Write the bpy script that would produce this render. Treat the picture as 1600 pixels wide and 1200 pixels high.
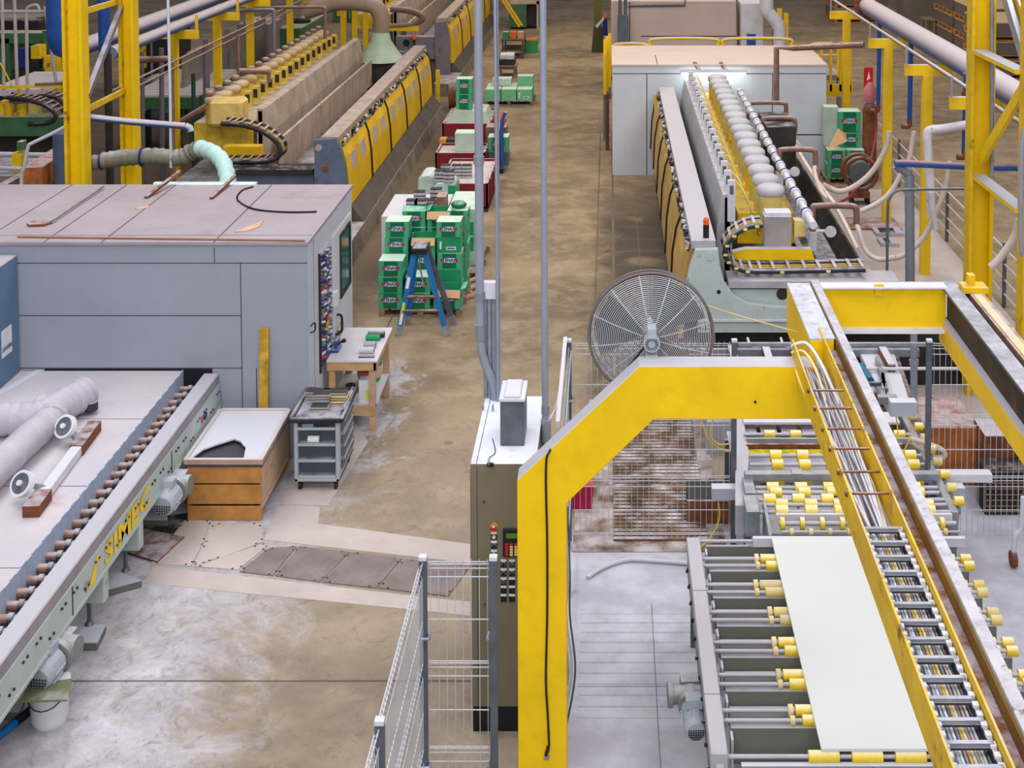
import bpy, bmesh, math, random
from math import sin, cos, pi, radians, sqrt
from mathutils import Vector, Matrix
random.seed(7)
S = bpy.context.scene
for o in list(bpy.data.objects): bpy.data.objects.remove(o)
COL = S.collection
# ------------------------------------------------------------------ camera, world, lights, exposure
F = 2200.0; PX = 952.0; PY = -106.0; PITCH = radians(3.23); CH = 8.0
cd = bpy.data.cameras.new('camera'); cam = bpy.data.objects.new('camera', cd); COL.objects.link(cam)
cam.location = (0, 0, CH); cam.rotation_euler = (radians(90) - PITCH, 0, 0)
cd.sensor_width = 36; cd.lens = F / 1600 * 36
cd.shift_x = -(PX - 800) / 1600; cd.shift_y = -(600 - PY) / 1600
cd.clip_end = 300; cd.clip_start = .5
S.camera = cam
S.view_settings.view_transform = 'Standard'; S.view_settings.look = 'None'
S.view_settings.exposure = 0.07; S.view_settings.gamma = 1.0
W = bpy.data.worlds.new('hall_light'); S.world = W; W.use_nodes = True
bg = W.node_tree.nodes['Background']; bg.inputs[0].default_value = (0.80, 0.84, 1.0, 1); bg.inputs[1].default_value = 0.25
def area(name, loc, sx, sy, e, col, rot=(0, 0, 0)):
    l = bpy.data.lights.new(name, 'AREA'); l.shape = 'RECTANGLE'; l.size = sx; l.size_y = sy; l.energy = e; l.color = col
    o = bpy.data.objects.new(name, l); o.location = loc; o.rotation_euler = rot; COL.objects.link(o); return o
# roof lamps of the hall, well above everything in view, plus an added fill
area('roof_lamp_front', (-1, 7, 14), 14, 6, 1200, (.93, .95, 1.0), (radians(12), 0, 0))
area('added_front_fill', (0, -7, 12), 16, 5, 2300, (.95, .97, 1.0), (radians(58), 0, 0))  # unseen fill added behind the camera to brighten front-facing faces
area('roof_lamp_left', (-8, 20, 13), 5, 14, 1150, (.97, .97, 1.0))
area('roof_lamp_right', (8, 20, 13), 5, 14, 1350, (.97, .97, 1.0))
area('roof_lamp_middle', (0, 34, 13), 18, 8, 1500, (1, .88, .74))
area('roof_lamp_back', (0, 54, 13), 26, 10, 2100, (1, .86, .66))
# ------------------------------------------------------------------ view helpers (photo pixel -> place)
def ray(px, py):
    a = (px - PX) / F; v = -(py - PY) / F
    return a, cos(PITCH) + v * sin(PITCH), -sin(PITCH) + v * cos(PITCH)
def G(px, py, z=0.0):
    a, b, c = ray(px, py); t = (z - CH) / c
    return a * t, b * t
def G3(px, py, z=0.0):
    x, y = G(px, py, z); return (x, y, z)
def Q(px, py, Y):
    a, b, c = ray(px, py); t = Y / b
    return a * t, CH + c * t
def Q3(px, py, Y):
    x, z = Q(px, py, Y); return (x, Y, z)
# ------------------------------------------------------------------ materials
def lin(c):
    return tuple(((v / 255) / 12.92 if v / 255 <= .04045 else ((v / 255 + .055) / 1.055) ** 2.4) for v in c) + (1,)
MATS = {}
DUST = (182, 178, 186)
def paint(name, c, rough=.55, metal=0, var=.12, scale=2.5, dust=0.0, dcol=DUST, rust=0.0, rcol=(110, 62, 38), bump=0, emit=0, dirt=.0, lo=.35, hi=.9):
    if name in MATS: return MATS[name]
    m = bpy.data.materials.new(name); m.use_nodes = True; nt = m.node_tree; N = nt.nodes; L = nt.links
    b = N['Principled BSDF']; b.inputs['Roughness'].default_value = rough; b.inputs['Metallic'].default_value = metal; b.inputs['Specular IOR Level'].default_value = .3
    tc = N.new('ShaderNodeTexCoord')
    def noise(sc, det=5, r=.6):
        n = N.new('ShaderNodeTexNoise'); n.inputs['Scale'].default_value = sc; n.inputs['Detail'].default_value = det
        n.inputs['Roughness'].default_value = r; L.new(tc.outputs['Object'], n.inputs['Vector']); return n.outputs['Fac']
    def mix(f, a, bb):
        x = N.new('ShaderNodeMix'); x.data_type = 'RGBA'
        if isinstance(f, float): x.inputs[0].default_value = f
        else: L.new(f, x.inputs[0])
        for s, k in ((a, 6), (bb, 7)):
            if isinstance(s, tuple): x.inputs[k].default_value = s
            else: L.new(s, x.inputs[k])
        return x.outputs[2]
    def ramp(s, lo, hi):
        r = N.new('ShaderNodeMapRange'); r.inputs[1].default_value = lo; r.inputs[2].default_value = hi; r.clamp = True
        L.new(s, r.inputs[0]); return r.outputs[0]
    def mul(a, bb):
        x = N.new('ShaderNodeMath'); x.operation = 'MULTIPLY'
        for i, s in enumerate((a, bb)):
            if isinstance(s, (int, float)): x.inputs[i].default_value = s
            else: L.new(s, x.inputs[i])
        return x.outputs[0]
    base = lin(c)
    dk = tuple(v * (1 - var * 1.6) for v in base[:3]) + (1,); lt = tuple(min(1, v * (1 + var)) for v in base[:3]) + (1,)
    col = mix(ramp(noise(scale), .3, .7), dk, lt)
    if dirt: col = mix(mul(ramp(noise(scale * 3.3, 8, .7), .5, .72), dirt), col, tuple(v * .35 for v in base[:3]) + (1,))
    if rust: col = mix(mul(ramp(noise(scale * 1.7, 8, .7), .62 - rust * .25, .70 - rust * .25), .9), col, lin(rcol))
    if dust:
        g = N.new('ShaderNodeNewGeometry'); sp = N.new('ShaderNodeSeparateXYZ'); L.new(g.outputs['Normal'], sp.inputs[0])
        up = ramp(sp.outputs[2], lo, hi)
        k = ramp(noise(scale * 1.3, 7, .65), .62 - dust * .45, .78 - dust * .35)
        col = mix(mul(mul(up, k), min(1.0, .55 + dust * .4)), col, lin(dcol))
    L.new(col, b.inputs['Base Color'])
    if bump:
        bm = N.new('ShaderNodeBump'); bm.inputs['Strength'].default_value = bump; bm.inputs['Distance'].default_value = .02
        L.new(noise(scale * 6), bm.inputs['Height']); L.new(bm.outputs[0], b.inputs['Normal'])
    if emit:
        b.inputs['Emission Color'].default_value = base; b.inputs['Emission Strength'].default_value = emit
    MATS[name] = m; return m
YEL = paint('yellow_paint', (232, 190, 0), .45, var=.07, scale=1.2, dust=1.5, dirt=.22, lo=.2, hi=.6)
YELD = paint('yellow_paint_worn', (222, 180, 12), .5, var=.12, dust=.35, dirt=.4, rust=.15)
YELG = paint('yellow_guard', (232, 186, 10), .5, var=.14, scale=1.1, dust=.2, dirt=.15)
CREAM = paint('yellowed_cream', (228, 205, 120), .5, var=.15, dust=.5)
ROLY = paint('yellow_rubber', (240, 206, 50), .55, var=.12, scale=8, dust=.85, dcol=(240, 225, 180))
GRN = paint('pale_green_paint', (178, 190, 184), .5, var=.06, dust=.7, dirt=.12, rust=.04)
GRYG = paint('grey_green_steel', (128, 130, 122), .5, var=.08, dust=.8)
GALV = paint('galvanised_steel', (150, 155, 165), .42, .55, var=.15, scale=6, dust=.5)
GALD = paint('dark_galvanised', (98, 104, 112), .45, .4, var=.15, scale=6, dust=.5)
WIRE = paint('fence_wire', (205, 207, 214), .4, .3, var=.08)
STEEL = paint('dusty_steel', (168, 165, 170), .5, .12, var=.15, dust=1.1, lo=0, hi=.6)
DARK = paint('dark_grime', (48, 44, 42), .7, var=.3, dust=.3)
BLACK = paint('black_rubber', (28, 28, 32), .5, var=.2)
BLKD = paint('black_dusty', (50, 50, 56), .6, var=.2, dust=.7)
RUST = paint('rusted_steel', (122, 72, 44), .75, var=.3, scale=5, dust=.55, rust=.3)
RUSTY = paint('rusty_orange_steel', (170, 98, 48), .7, var=.3, scale=5, dust=.6)
BOOTH = paint('booth_grey_panel', (150, 155, 167), .5, var=.05, scale=.8, dirt=.08, dust=1.0, dcol=(186, 174, 176))
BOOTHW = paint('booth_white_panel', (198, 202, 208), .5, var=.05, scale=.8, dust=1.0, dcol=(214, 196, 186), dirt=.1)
ROOFM = paint('dusty_roof_sheet', (160, 148, 153), .65, var=.08, scale=.6, dirt=.16, rust=.1, rcol=(146, 124, 124))
PINKW = paint('dusty_cover_sheet', (200, 190, 192), .6, var=.07, scale=.7, dirt=.10, dust=.5, rust=.22, rcol=(178, 150, 146))
SEAM = paint('seam_line', (70, 68, 74), .7)
WHITE = paint('white_enamel', (222, 222, 226), .4, var=.05, dust=.3)
WHITD = paint('white_dusty', (206, 204, 210), .55, var=.08, dust=.9, dcol=(206, 204, 212), dirt=.12)
SLABM = paint('white_stone_slab', (208, 209, 207), .35, var=.025, scale=.5)
TAUPE = paint('taupe_cabinet_paint', (118, 110, 90), .5, var=.05, dust=1.0, dcol=(226, 228, 238))
BLUG = paint('blue_grey_panel', (92, 118, 145), .5, var=.08, dust=.9, dcol=(180, 168, 168))
BLUE = paint('blue_paint', (38, 80, 150), .45, var=.15, scale=4, dust=.7)
LADB = paint('blue_fibreglass', (30, 105, 165), .45, var=.1, scale=4)
DUCT = paint('dusty_flexible_duct', (182, 176, 184), .6, var=.08, scale=3, bump=.4)
DUCTG = paint('grey_green_duct', (120, 118, 100), .6, var=.12, scale=3, bump=.3, dust=.5)
WOOD = paint('raw_pine', (196, 156, 112), .65, var=.15, scale=4)
WOODB = paint('brown_crate_board', (184, 128, 66), .55, var=.22, scale=3, dirt=.4)
CRTF = paint('crate_lid_frame', (176, 150, 130), .6, var=.15, dust=1.2, dcol=(206, 196, 196))
WOODP = paint('pale_crate_board', (198, 164, 136), .6, var=.12, scale=3, dirt=.15)
WOODO = paint('stained_plank', (196, 150, 44), .5, var=.3, scale=6, dirt=.35)
PALW = paint('pallet_wood', (150, 118, 88), .7, var=.2, scale=5, dust=.4)
BRWN = paint('brown_scale_pipe', (128, 96, 84), .65, var=.2, scale=6, dust=.7, dcol=(190, 168, 160))
CART = paint('green_carton', (30, 140, 92), .5, var=.08, dust=.55, dcol=(190, 222, 200))
CARTL = paint('light_green_carton', (62, 168, 124), .5, var=.08, dust=.55, dcol=(190, 222, 200))
CARTD = paint('deep_green_carton', (14, 104, 66), .5, var=.08, dust=.5, dcol=(190, 222, 200))
CARDB = paint('brown_cardboard', (196, 156, 116), .7, var=.08)
MINT = paint('mint_wrapped', (150, 190, 165), .45, var=.15, dust=.8, dcol=(210, 222, 208))
LRED = paint('logo_red', (200, 40, 50), .5); LBLU = paint('logo_blue', (24, 38, 110), .5); LWHT = paint('logo_white', (226, 226, 230), .5)
REDD = paint('dark_red_bin', (122, 24, 40), .5, var=.12, dust=.75, dcol=(200, 190, 190))
RED = paint('bright_red', (200, 28, 34), .4)
ORNG = paint('orange_plastic', (226, 96, 36), .45)
GREENM = paint('machine_green', (62, 102, 66), .5, var=.15, dust=.8, dcol=(190, 180, 165))
STONE = paint('stained_cover_stone', (176, 158, 142), .7, var=.18, scale=1.6, dirt=.35, dust=.4)
STONEG = paint('grey_cover_panel', (172, 172, 176), .6, var=.10, scale=1.6, dirt=.15, dust=.8)
CONC = paint('rough_concrete', (128, 118, 104), .85, var=.25, scale=1.8, dust=.6, bump=.3, dirt=.4)
CONCB = paint('pad_concrete', (110, 108, 100), .85, var=.15, dust=1.0, dcol=(196, 196, 206))
PURP = paint('violet_grey_frame', (120, 112, 118), .55, var=.1, dust=.6, rust=.12)
SLATEB = paint('slate_blue_plate', (92, 102, 122), .55, var=.12, rust=.12)
LAMPM = paint('lamp_tube', (235, 250, 255), .4, emit=9)
GLASS = paint('green_tinted_window', (52, 92, 84), .12, var=.15, scale=1.2)
FLAPT = paint('orange_cable', (196, 160, 84), .5, var=.15)
HOSE = paint('translucent_hose', (206, 190, 180), .4, var=.1, scale=6)
GUNM = paint('gunmetal_cart', (88, 92, 100), .5, var=.1, dust=.5)
LGRY = paint('light_grey_plastic', (166, 172, 180), .5, var=.06, dust=.4)
PLATE = paint('checker_plate', (132, 118, 116), .6, .0, var=.2, scale=2.2, dirt=.35, bump=.5)
PLATEL = paint('dusty_floor_plate', (190, 176, 170), .7, var=.09, scale=1.4, dirt=.18)
LCD = paint('green_display', (92, 128, 40), .3)
GLED = paint('green_lamp_lens', (20, 190, 90), .3, emit=1.5)
ABRA = paint('abrasive_block', (172, 168, 172), .7, var=.2, scale=9, dust=.5)
ABRD = paint('abrasive_block_dark', (60, 58, 64), .7, var=.2, scale=9)
SLABG = paint('grey_stone_pack', (112, 98, 92), .6, var=.15, scale=2)
TANW = paint('tan_wrapped_top', (206, 178, 140), .6, var=.06)
# ------------------------------------------------------------------ mesh builder
ORG = {}
class M:
    def __init__(s, mat): s.v = []; s.f = []; s.k = []; s.sm = []; s.mats = [mat]; s.c = 0
    def use(s, mat):
        if mat not in s.mats: s.mats.append(mat)
        s.c = s.mats.index(mat); return s
    def add(s, vs, fs, smooth=False):
        n = len(s.v); s.v += [tuple(p) for p in vs]
        for f in fs: s.f.append(tuple(n + i for i in f)); s.k.append(s.c); s.sm.append(smooth)
        return s
    def hexa(s, p):
        return s.add(p, [(0, 3, 2, 1), (4, 5, 6, 7), (0, 1, 5, 4), (1, 2, 6, 5), (2, 3, 7, 6), (3, 0, 4, 7)])
    def box(s, x0, x1, y0, y1, z0, z1):
        if x0 > x1: x0, x1 = x1, x0
        if y0 > y1: y0, y1 = y1, y0
        if z0 > z1: z0, z1 = z1, z0
        return s.hexa([(x0, y0, z0), (x1, y0, z0), (x1, y1, z0), (x0, y1, z0), (x0, y0, z1), (x1, y0, z1), (x1, y1, z1), (x0, y1, z1)])
    def rbox(s, c, sx, sy, sz, rot):
        ca, sa = cos(rot), sin(rot); P = []
        for z in (0, sz):
            for a, b in ((-1, -1), (1, -1), (1, 1), (-1, 1)):
                x, y = a * sx / 2, b * sy / 2; P.append((c[0] + x * ca - y * sa, c[1] + x * sa + y * ca, c[2] + z))
        return s.hexa(P)
    def beam(s, p, q, w, h, up=(0, 0, 1)):
        p = Vector(p); q = Vector(q); d = (q - p).normalized(); u = Vector(up)
        if abs(d.dot(u)) > .98: u = Vector((0, 1, 0))
        a = d.cross(u).normalized(); b = a.cross(d).normalized(); P = []
        for e in (p, q):
            for i, j in ((-1, -1), (1, -1), (1, 1), (-1, 1)): P.append(e + a * (i * w / 2) + b * (j * h / 2))
        return s.add(P, [(0, 1, 2, 3), (7, 6, 5, 4), (4, 5, 1, 0), (5, 6, 2, 1), (6, 7, 3, 2), (7, 4, 0, 3)])
    def cyl(s, p, q, r, n=12, r2=None, cap=True):
        p = Vector(p); q = Vector(q); r2 = r if r2 is None else r2
        d = (q - p).normalized(); u = Vector((0, 0, 1)) if abs(d.z) < .9 else Vector((1, 0, 0))
        a = d.cross(u).normalized(); b = d.cross(a); A = []; B = []
        for i in range(n):
            t = 2 * pi * i / n; w = a * cos(t) + b * sin(t); A.append(p + w * r); B.append(q + w * r2)
        s.add(A + B, [(i, (i + 1) % n, n + (i + 1) % n, n + i) for i in range(n)], True)
        if cap: s.add(A, [tuple(range(n))[::-1]]); s.add(B, [tuple(range(n))])
        return s
    def tube(s, pts, r, n=8, rs=None):
        pts = [Vector(p) for p in pts]; m = len(pts); R = []; prev = None
        for i, p in enumerate(pts):
            d = (pts[min(i + 1, m - 1)] - pts[max(i - 1, 0)]).normalized()
            if prev is None:
                u = Vector((0, 0, 1)) if abs(d.z) < .9 else Vector((1, 0, 0)); a = d.cross(u).normalized()
            else:
                a = (prev - d * prev.dot(d)).normalized()
            prev = a; b = d.cross(a); rr = rs[i] if rs else r
            R += [p + (a * cos(2 * pi * k / n) + b * sin(2 * pi * k / n)) * rr for k in range(n)]
        fs = [(i * n + k, i * n + (k + 1) % n, (i + 1) * n + (k + 1) % n, (i + 1) * n + k) for i in range(m - 1) for k in range(n)]
        s.add(R, fs, True); s.add(R[:n], [tuple(range(n))[::-1]]); s.add(R[-n:], [tuple(range(n))]); return s
    def prism(s, pts, ax, a, b):
        def P(u, v, t): return {'x': (t, u, v), 'y': (u, t, v), 'z': (u, v, t)}[ax]
        n = len(pts); s.add([P(u, v, a) for u, v in pts] + [P(u, v, b) for u, v in pts],
            [tuple(range(n))[::-1], tuple(range(n, 2 * n))] + [(i, (i + 1) % n, n + (i + 1) % n, n + i) for i in range(n)]); return s
    def lathe(s, prof, c, n=20):
        V = []
        for r, z in prof: V += [(c[0] + r * cos(2 * pi * i / n), c[1] + r * sin(2 * pi * i / n), c[2] + z) for i in range(n)]
        m = len(prof)
        s.add(V, [(j * n + i, j * n + (i + 1) % n, (j + 1) * n + (i + 1) % n, (j + 1) * n + i) for j in range(m - 1) for i in range(n)], True)
        s.add(V[:n], [tuple(range(n))[::-1]]); s.add(V[-n:], [tuple(range(n))]); return s
    def torus(s, c, R, r, ax='y', n=32, k=6):
        P = []
        for i in range(n + 1):
            t = 2 * pi * i / n; u, v = R * cos(t), R * sin(t)
            P.append({'y': (c[0] + u, c[1], c[2] + v), 'z': (c[0] + u, c[1] + v, c[2]), 'x': (c[0], c[1] + u, c[2] + v)}[ax])
        return s.tube(P, r, k)
    def build(s, name, parent=None, bevel=0, label=None):
        org = ORG[parent.name] if parent else getattr(s, 'org', (0, 0, 0))
        me = bpy.data.meshes.new(name); me.from_pydata([(x - org[0], y - org[1], z - org[2]) for x, y, z in s.v], [], s.f)
        for m in s.mats: me.materials.append(m)
        me.polygons.foreach_set('material_index', s.k); me.polygons.foreach_set('use_smooth', s.sm); me.update()
        bm = bmesh.new(); bm.from_mesh(me); bmesh.ops.recalc_face_normals(bm, faces=bm.faces); bm.to_mesh(me); bm.free()
        o = bpy.data.objects.new(name, me); COL.objects.link(o)
        if parent: o.parent = parent
        else: o.location = org
        if bevel:
            b = o.modifiers.new('bevel', 'BEVEL'); b.width = bevel; b.segments = 1; b.limit_method = 'ANGLE'; b.angle_limit = radians(40)
        if label: o['label'] = label
        ORG[o.name] = org; return o
def tag(o, label, cat, group=None, kind=None):
    o['label'] = label; o['category'] = cat
    if group: o['group'] = group
    if kind: o['kind'] = kind
    return o
def single(m, name, label, cat, group=None, kind=None, bevel=0):
    xs = [v[0] for v in m.v]; ys = [v[1] for v in m.v]; zs = [v[2] for v in m.v]
    m.org = ((min(xs) + max(xs)) / 2, (min(ys) + max(ys)) / 2, min(zs))
    return tag(m.build(name, None, bevel), label, cat, group, kind)
def thing(name, label, cat, loc, group=None):
    o = bpy.data.objects.new(name, None); o.empty_display_size = .2; COL.objects.link(o); o.location = loc
    ORG[o.name] = tuple(loc); return tag(o, label, cat, group)
def struct(m, name, parent=None):
    o = m.build(name, parent)
    if not parent: o['kind'] = 'structure'
    return o
def copytree(root, loc, label=None, rot=None, group=None):
    r = root.copy(); COL.objects.link(r); r.location = loc
    if rot is not None: r.rotation_euler = (0, 0, rot)
    if label: r['label'] = label
    if group: r['group'] = group
    for ch in [c for c in root.children]:
        c = ch.copy(); COL.objects.link(c); c.parent = r
        for g in ch.children:
            d = g.copy(); COL.objects.link(d); d.parent = c
    ORG[r.name] = tuple(loc); return r
def smooth(pts, n=6):
    P = [Vector(p) for p in pts]; out = []
    for i in range(len(P) - 1):
        a = P[max(i - 1, 0)]; b = P[i]; c = P[i + 1]; d = P[min(i + 2, len(P) - 1)]
        for k in range(n):
            t = k / n
            out.append(.5 * ((2 * b) + (c - a) * t + (2 * a - 5 * b + 4 * c - d) * t * t + (3 * b - a - 3 * c + d) * t ** 3))
    out.append(P[-1]); return out
TXT = {}
def text_faces(txt):
    if txt in TXT: return TXT[txt]
    c = bpy.data.curves.new('t', 'FONT'); c.body = txt; c.align_x = 'CENTER'; c.align_y = 'CENTER'; c.resolution_u = 2; c.offset = .035
    o = bpy.data.objects.new('t', c); COL.objects.link(o); dg = bpy.context.evaluated_depsgraph_get()
    me = o.evaluated_get(dg).to_mesh(); r = ([tuple(v.co) for v in me.vertices], [tuple(p.vertices) for p in me.polygons])
    bpy.data.objects.remove(o); TXT[txt] = r; return r
def letter(m, txt, c, size, right=(1, 0, 0), up=(0, 0, 1), out=(0, -1, 0), d=.003, sx=1.0):
    V, Fc = text_faces(txt); R = Vector(right); U = Vector(up); O = Vector(out); c = Vector(c) + O * d
    m.add([c + R * (v[0] * size * sx) + U * (v[1] * size) for v in V], Fc); return m
def chain(path, w, ax, name, parent, pitch=.09, h=.07, mats=None, cables=(0.2, .45, .7), zside=True):
    """cable drag chain along path (in a plane), width w along axis ax"""
    a = Vector(ax); P = smooth(path, 8); mA = mats or (BLKD, STEEL, FLAPT)
    m = M(mA[0])
    for e in (0, w):
        m.tube([p + a * e for p in P], h * .42, 4)
    L = 0; last = None; m.use(mA[1])
    for i in range(1, len(P)):
        seg = (P[i] - P[i - 1]).length; L += seg
        if L >= pitch:
            L = 0; d = (P[i] - P[i - 1]).normalized(); n = a.cross(d).normalized()
            for sg in (1, -1):
                q = P[i] + n * h * .45 * sg; m.beam(q, q + a * w, pitch * .38, .012, up=n)
    o = m.build(name, parent)
    m = M(mA[2])
    for t in cables: m.tube([p + a * (w * t) for p in P], h * .16, 5)
    m.build('cable', parent)
    return o
# ------------------------------------------------------------------ floor
def floor_mat():
    m = bpy.data.materials.new('concrete_floor'); m.use_nodes = True; nt = m.node_tree; N = nt.nodes; L = nt.links
    b = N['Principled BSDF']; tc = N.new('ShaderNodeTexCoord'); sp = N.new('ShaderNodeSeparateXYZ'); L.new(tc.outputs['Object'], sp.inputs[0])
    X, Y = sp.outputs[0], sp.outputs[1]
    def op(k, a, bb=0.0, c=None):
        x = N.new('ShaderNodeMath'); x.operation = k
        for i, s in enumerate((a, bb) if c is None else (a, bb, c)):
            if isinstance(s, (int, float)): x.inputs[i].default_value = s
            else: L.new(s, x.inputs[i])
        return x.outputs[0]
    def sstep(s, lo, hi):
        r = N.new('ShaderNodeMapRange'); r.interpolation_type = 'SMOOTHSTEP'; r.clamp = True
        L.new(s, r.inputs[0]); r.inputs[1].default_value = lo; r.inputs[2].default_value = hi; return r.outputs[0]
    def noise(sc, det=6, r=.62, stretch=None, dist=0):
        n = N.new('ShaderNodeTexNoise'); n.inputs['Scale'].default_value = sc; n.inputs['Detail'].default_value = det
        n.inputs['Roughness'].default_value = r; n.inputs['Distortion'].default_value = dist
        if stretch:
            mp = N.new('ShaderNodeMapping'); mp.inputs['Scale'].default_value = stretch; L.new(tc.outputs['Object'], mp.inputs[0]); L.new(mp.outputs[0], n.inputs[0])
        else: L.new(tc.outputs['Object'], n.inputs['Vector'])
        return n.outputs['Fac']
    def mix(f, a, bb):
        x = N.new('ShaderNodeMix'); x.data_type = 'RGBA'; L.new(f, x.inputs[0])
        for s, k in ((a, 6), (bb, 7)):
            if isinstance(s, tuple): x.inputs[k].default_value = s
            else: L.new(s, x.inputs[k])
        return x.outputs[2]
    n1 = noise(.35, 6); n2 = noise(1.6, 9, .7); n3 = noise(6, 6, .7)
    c = mix(sstep(n1, .35, .65), lin((112, 95, 73)), lin((148, 128, 100)))
    c = mix(op('MULTIPLY', sstep(n2, .42, .66), .55), c, lin((172, 152, 126)))
    c = mix(op('MULTIPLY', sstep(noise(2.2, 10, .75, (1, .5, 1), 1.2), .55, .7), .5), c, lin((104, 88, 68)))
    # the aisle towards the back is dusted less and stained brown
    # dust layers near the working area (shapes of their own)
    w = op('MULTIPLY', op('SUBTRACT', n2, .5), 3.2)
    w2 = op('MULTIPLY', op('SUBTRACT', noise(.8, 9, .7, (1, .7, 1), 1.5), .5), 5.0)
    ex = op('ADD', X, w2)
    dl = op('MULTIPLY', sstep(ex, -3.0, -4.6), sstep(Y, 19.5, 17.0))           # beside the left conveyor
    exr = op('ADD', X, op('MULTIPLY', w, .3)); eyr = op('ADD', Y, w)
    dr = op('MULTIPLY', sstep(exr, -.65, -.45), sstep(eyr, 16.6, 15.6))          # inside the fenced cell
    dr2 = op('MULTIPLY', sstep(exr, 3.4, 3.9), sstep(eyr, 19.5, 18.0))
    db = op('MULTIPLY', op('MULTIPLY', sstep(ex, -2.9, -3.4), sstep(ex, -4.9, -4.2)), op('MULTIPLY', sstep(Y, 17.3, 18.2), sstep(Y, 22.2, 21.2)))
    dm = op('MAXIMUM', op('MAXIMUM', dl, dr), op('MAXIMUM', op('MULTIPLY', db, .8), dr2))
    dcol = mix(sstep(n2, .35, .65), lin((178, 180, 200)), lin((214, 218, 234)))
    cell = op('MAXIMUM', dr, dr2)
    c = mix(op('MULTIPLY', dm, op('ADD', op('ADD', .70, op('MULTIPLY', cell, .42)), op('MULTIPLY', op('MULTIPLY', op('SUBTRACT', noise(2.6, 12, .78, None, 1.5), .5), 2.0), op('SUBTRACT', 1.0, op('MULTIPLY', cell, .75))))), c, dcol)
    # general grey dusting of the front aisle
    c = mix(op('MULTIPLY', sstep(op('ADD', Y, w), 23, 15), .34), c, lin((170, 154, 140)))
    sc = sstep(noise(3.2, 12, .78, (1, .8, 1), 2.5), .52, .62); c = mix(op('MULTIPLY', op('MULTIPLY', sc, op('MULTIPLY', sstep(X, -.4, -.7), sstep(Y, 24, 18))), .42), c, lin((104, 90, 72)))
    # wet area at the polishing line
    wet = op('MULTIPLY', op('MULTIPLY', sstep(op('ADD', X, op('MULTIPLY', w2, .35)), -.6, .2), sstep(X, 2.2, 1.6)), op('MULTIPLY', sstep(Y, 17.5, 20), sstep(Y, 35, 29)))
    wet = op('MULTIPLY', wet, sstep(noise(.7, 6, .65, None, .8), .30, .50))
    c = mix(op('MULTIPLY', wet, .88), c, lin((50, 38, 22)))
    vo = N.new('ShaderNodeTexVoronoi'); vo.inputs['Scale'].default_value = 1.5; L.new(tc.outputs['Object'], vo.inputs['Vector'])
    fp = op('MULTIPLY', sstep(vo.outputs['Distance'], .13, .08), op('MULTIPLY', sstep(X, -3.2, -2.2), sstep(X, 0.2, -.2))); fp = op('MULTIPLY', fp, op('MULTIPLY', sstep(Y, 15, 17), sstep(Y, 38, 30)))
    c = mix(op('MULTIPLY', fp, .5), c, lin((84, 66, 44)))
    gr = op('MULTIPLY', sstep(op('ADD', X, op('MULTIPLY', w2, .2)), -3.9, -4.5), op('MULTIPLY', sstep(Y, 21.5, 23), sstep(Y, 50, 42))); c = mix(op('MULTIPLY', gr, .75), c, lin((78, 62, 48)))
    # oil and walking stains
    st = op('MULTIPLY', sstep(noise(1.1, 3, .5, (1, .35, 1)), .66, .74), .35); c = mix(st, c, lin((90, 74, 56)))
    # joints
    def line(s, at, wd, wob=.02):
        return sstep(op('ABSOLUTE', op('SUBTRACT', op('ADD', s, op('MULTIPLY', op('SUBTRACT', n2, .5), wob)), at)), wd, wd * .4)
    def rng(s, lo, hi): return op('MULTIPLY', op('GREATER_THAN', s, lo), op('LESS_THAN', s, hi))
    J = [op('MULTIPLY', line(Y, 13.19, .02), rng(X, -7, -.45)), op('MULTIPLY', line(Y, 13.1, .008), rng(X, -.3, 1)),
         op('MULTIPLY', line(X, .45, .006), rng(Y, 9, 14.6)), op('MULTIPLY', line(X, -.25, .02), rng(Y, 17, 40)), op('MULTIPLY', line(X, .08, .03), rng(Y, 20, 40)),
         op('MULTIPLY', line(X, -3.75, .02), rng(Y, 20, 40)), line(Y, 40, .03), line(Y, 47, .03), line(Y, 55, .04)]
    j = J[0]
    for q in J[1:]: j = op('MAXIMUM', j, q)
    # block paving beside the polishing line and ribbed slab in the cell
    br = op('MAXIMUM', sstep(op('PINGPONG', Y, .45), .03, .012), sstep(op('PINGPONG', X, .3), .02, .008))
    j = op('MAXIMUM', j, op('MULTIPLY', op('MULTIPLY', br, rng(X, .12, 1.3)), op('MULTIPLY', rng(Y, 19, 33), .55)))
    rb = sstep(op('PINGPONG', Y, .09), .02, .008)
    j = op('MAXIMUM', j, op('MULTIPLY', op('MULTIPLY', rb, rng(X, -.3, 1.2)), op('MULTIPLY', rng(Y, 12.6, 14.4), .35)))
    lj = op('MULTIPLY', wet, .9); c = mix(op('MULTIPLY', j, .8), c, mix(lj, lin((66, 58, 52)), lin((128, 106, 78))))
    L.new(c, b.inputs['Base Color'])
    r = op('SUBTRACT', .85, op('MULTIPLY', wet, .2)); L.new(r, b.inputs['Roughness'])
    bp = N.new('ShaderNodeBump'); bp.inputs['Strength'].default_value = .25; bp.inputs['Distance'].default_value = .02; L.new(n3, bp.inputs['Height']); L.new(bp.outputs[0], b.inputs['Normal'])
    return m
m = M(floor_mat()); m.box(-45, 45, 2, 110, -.2, 0); struct(m, 'floor')
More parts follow.
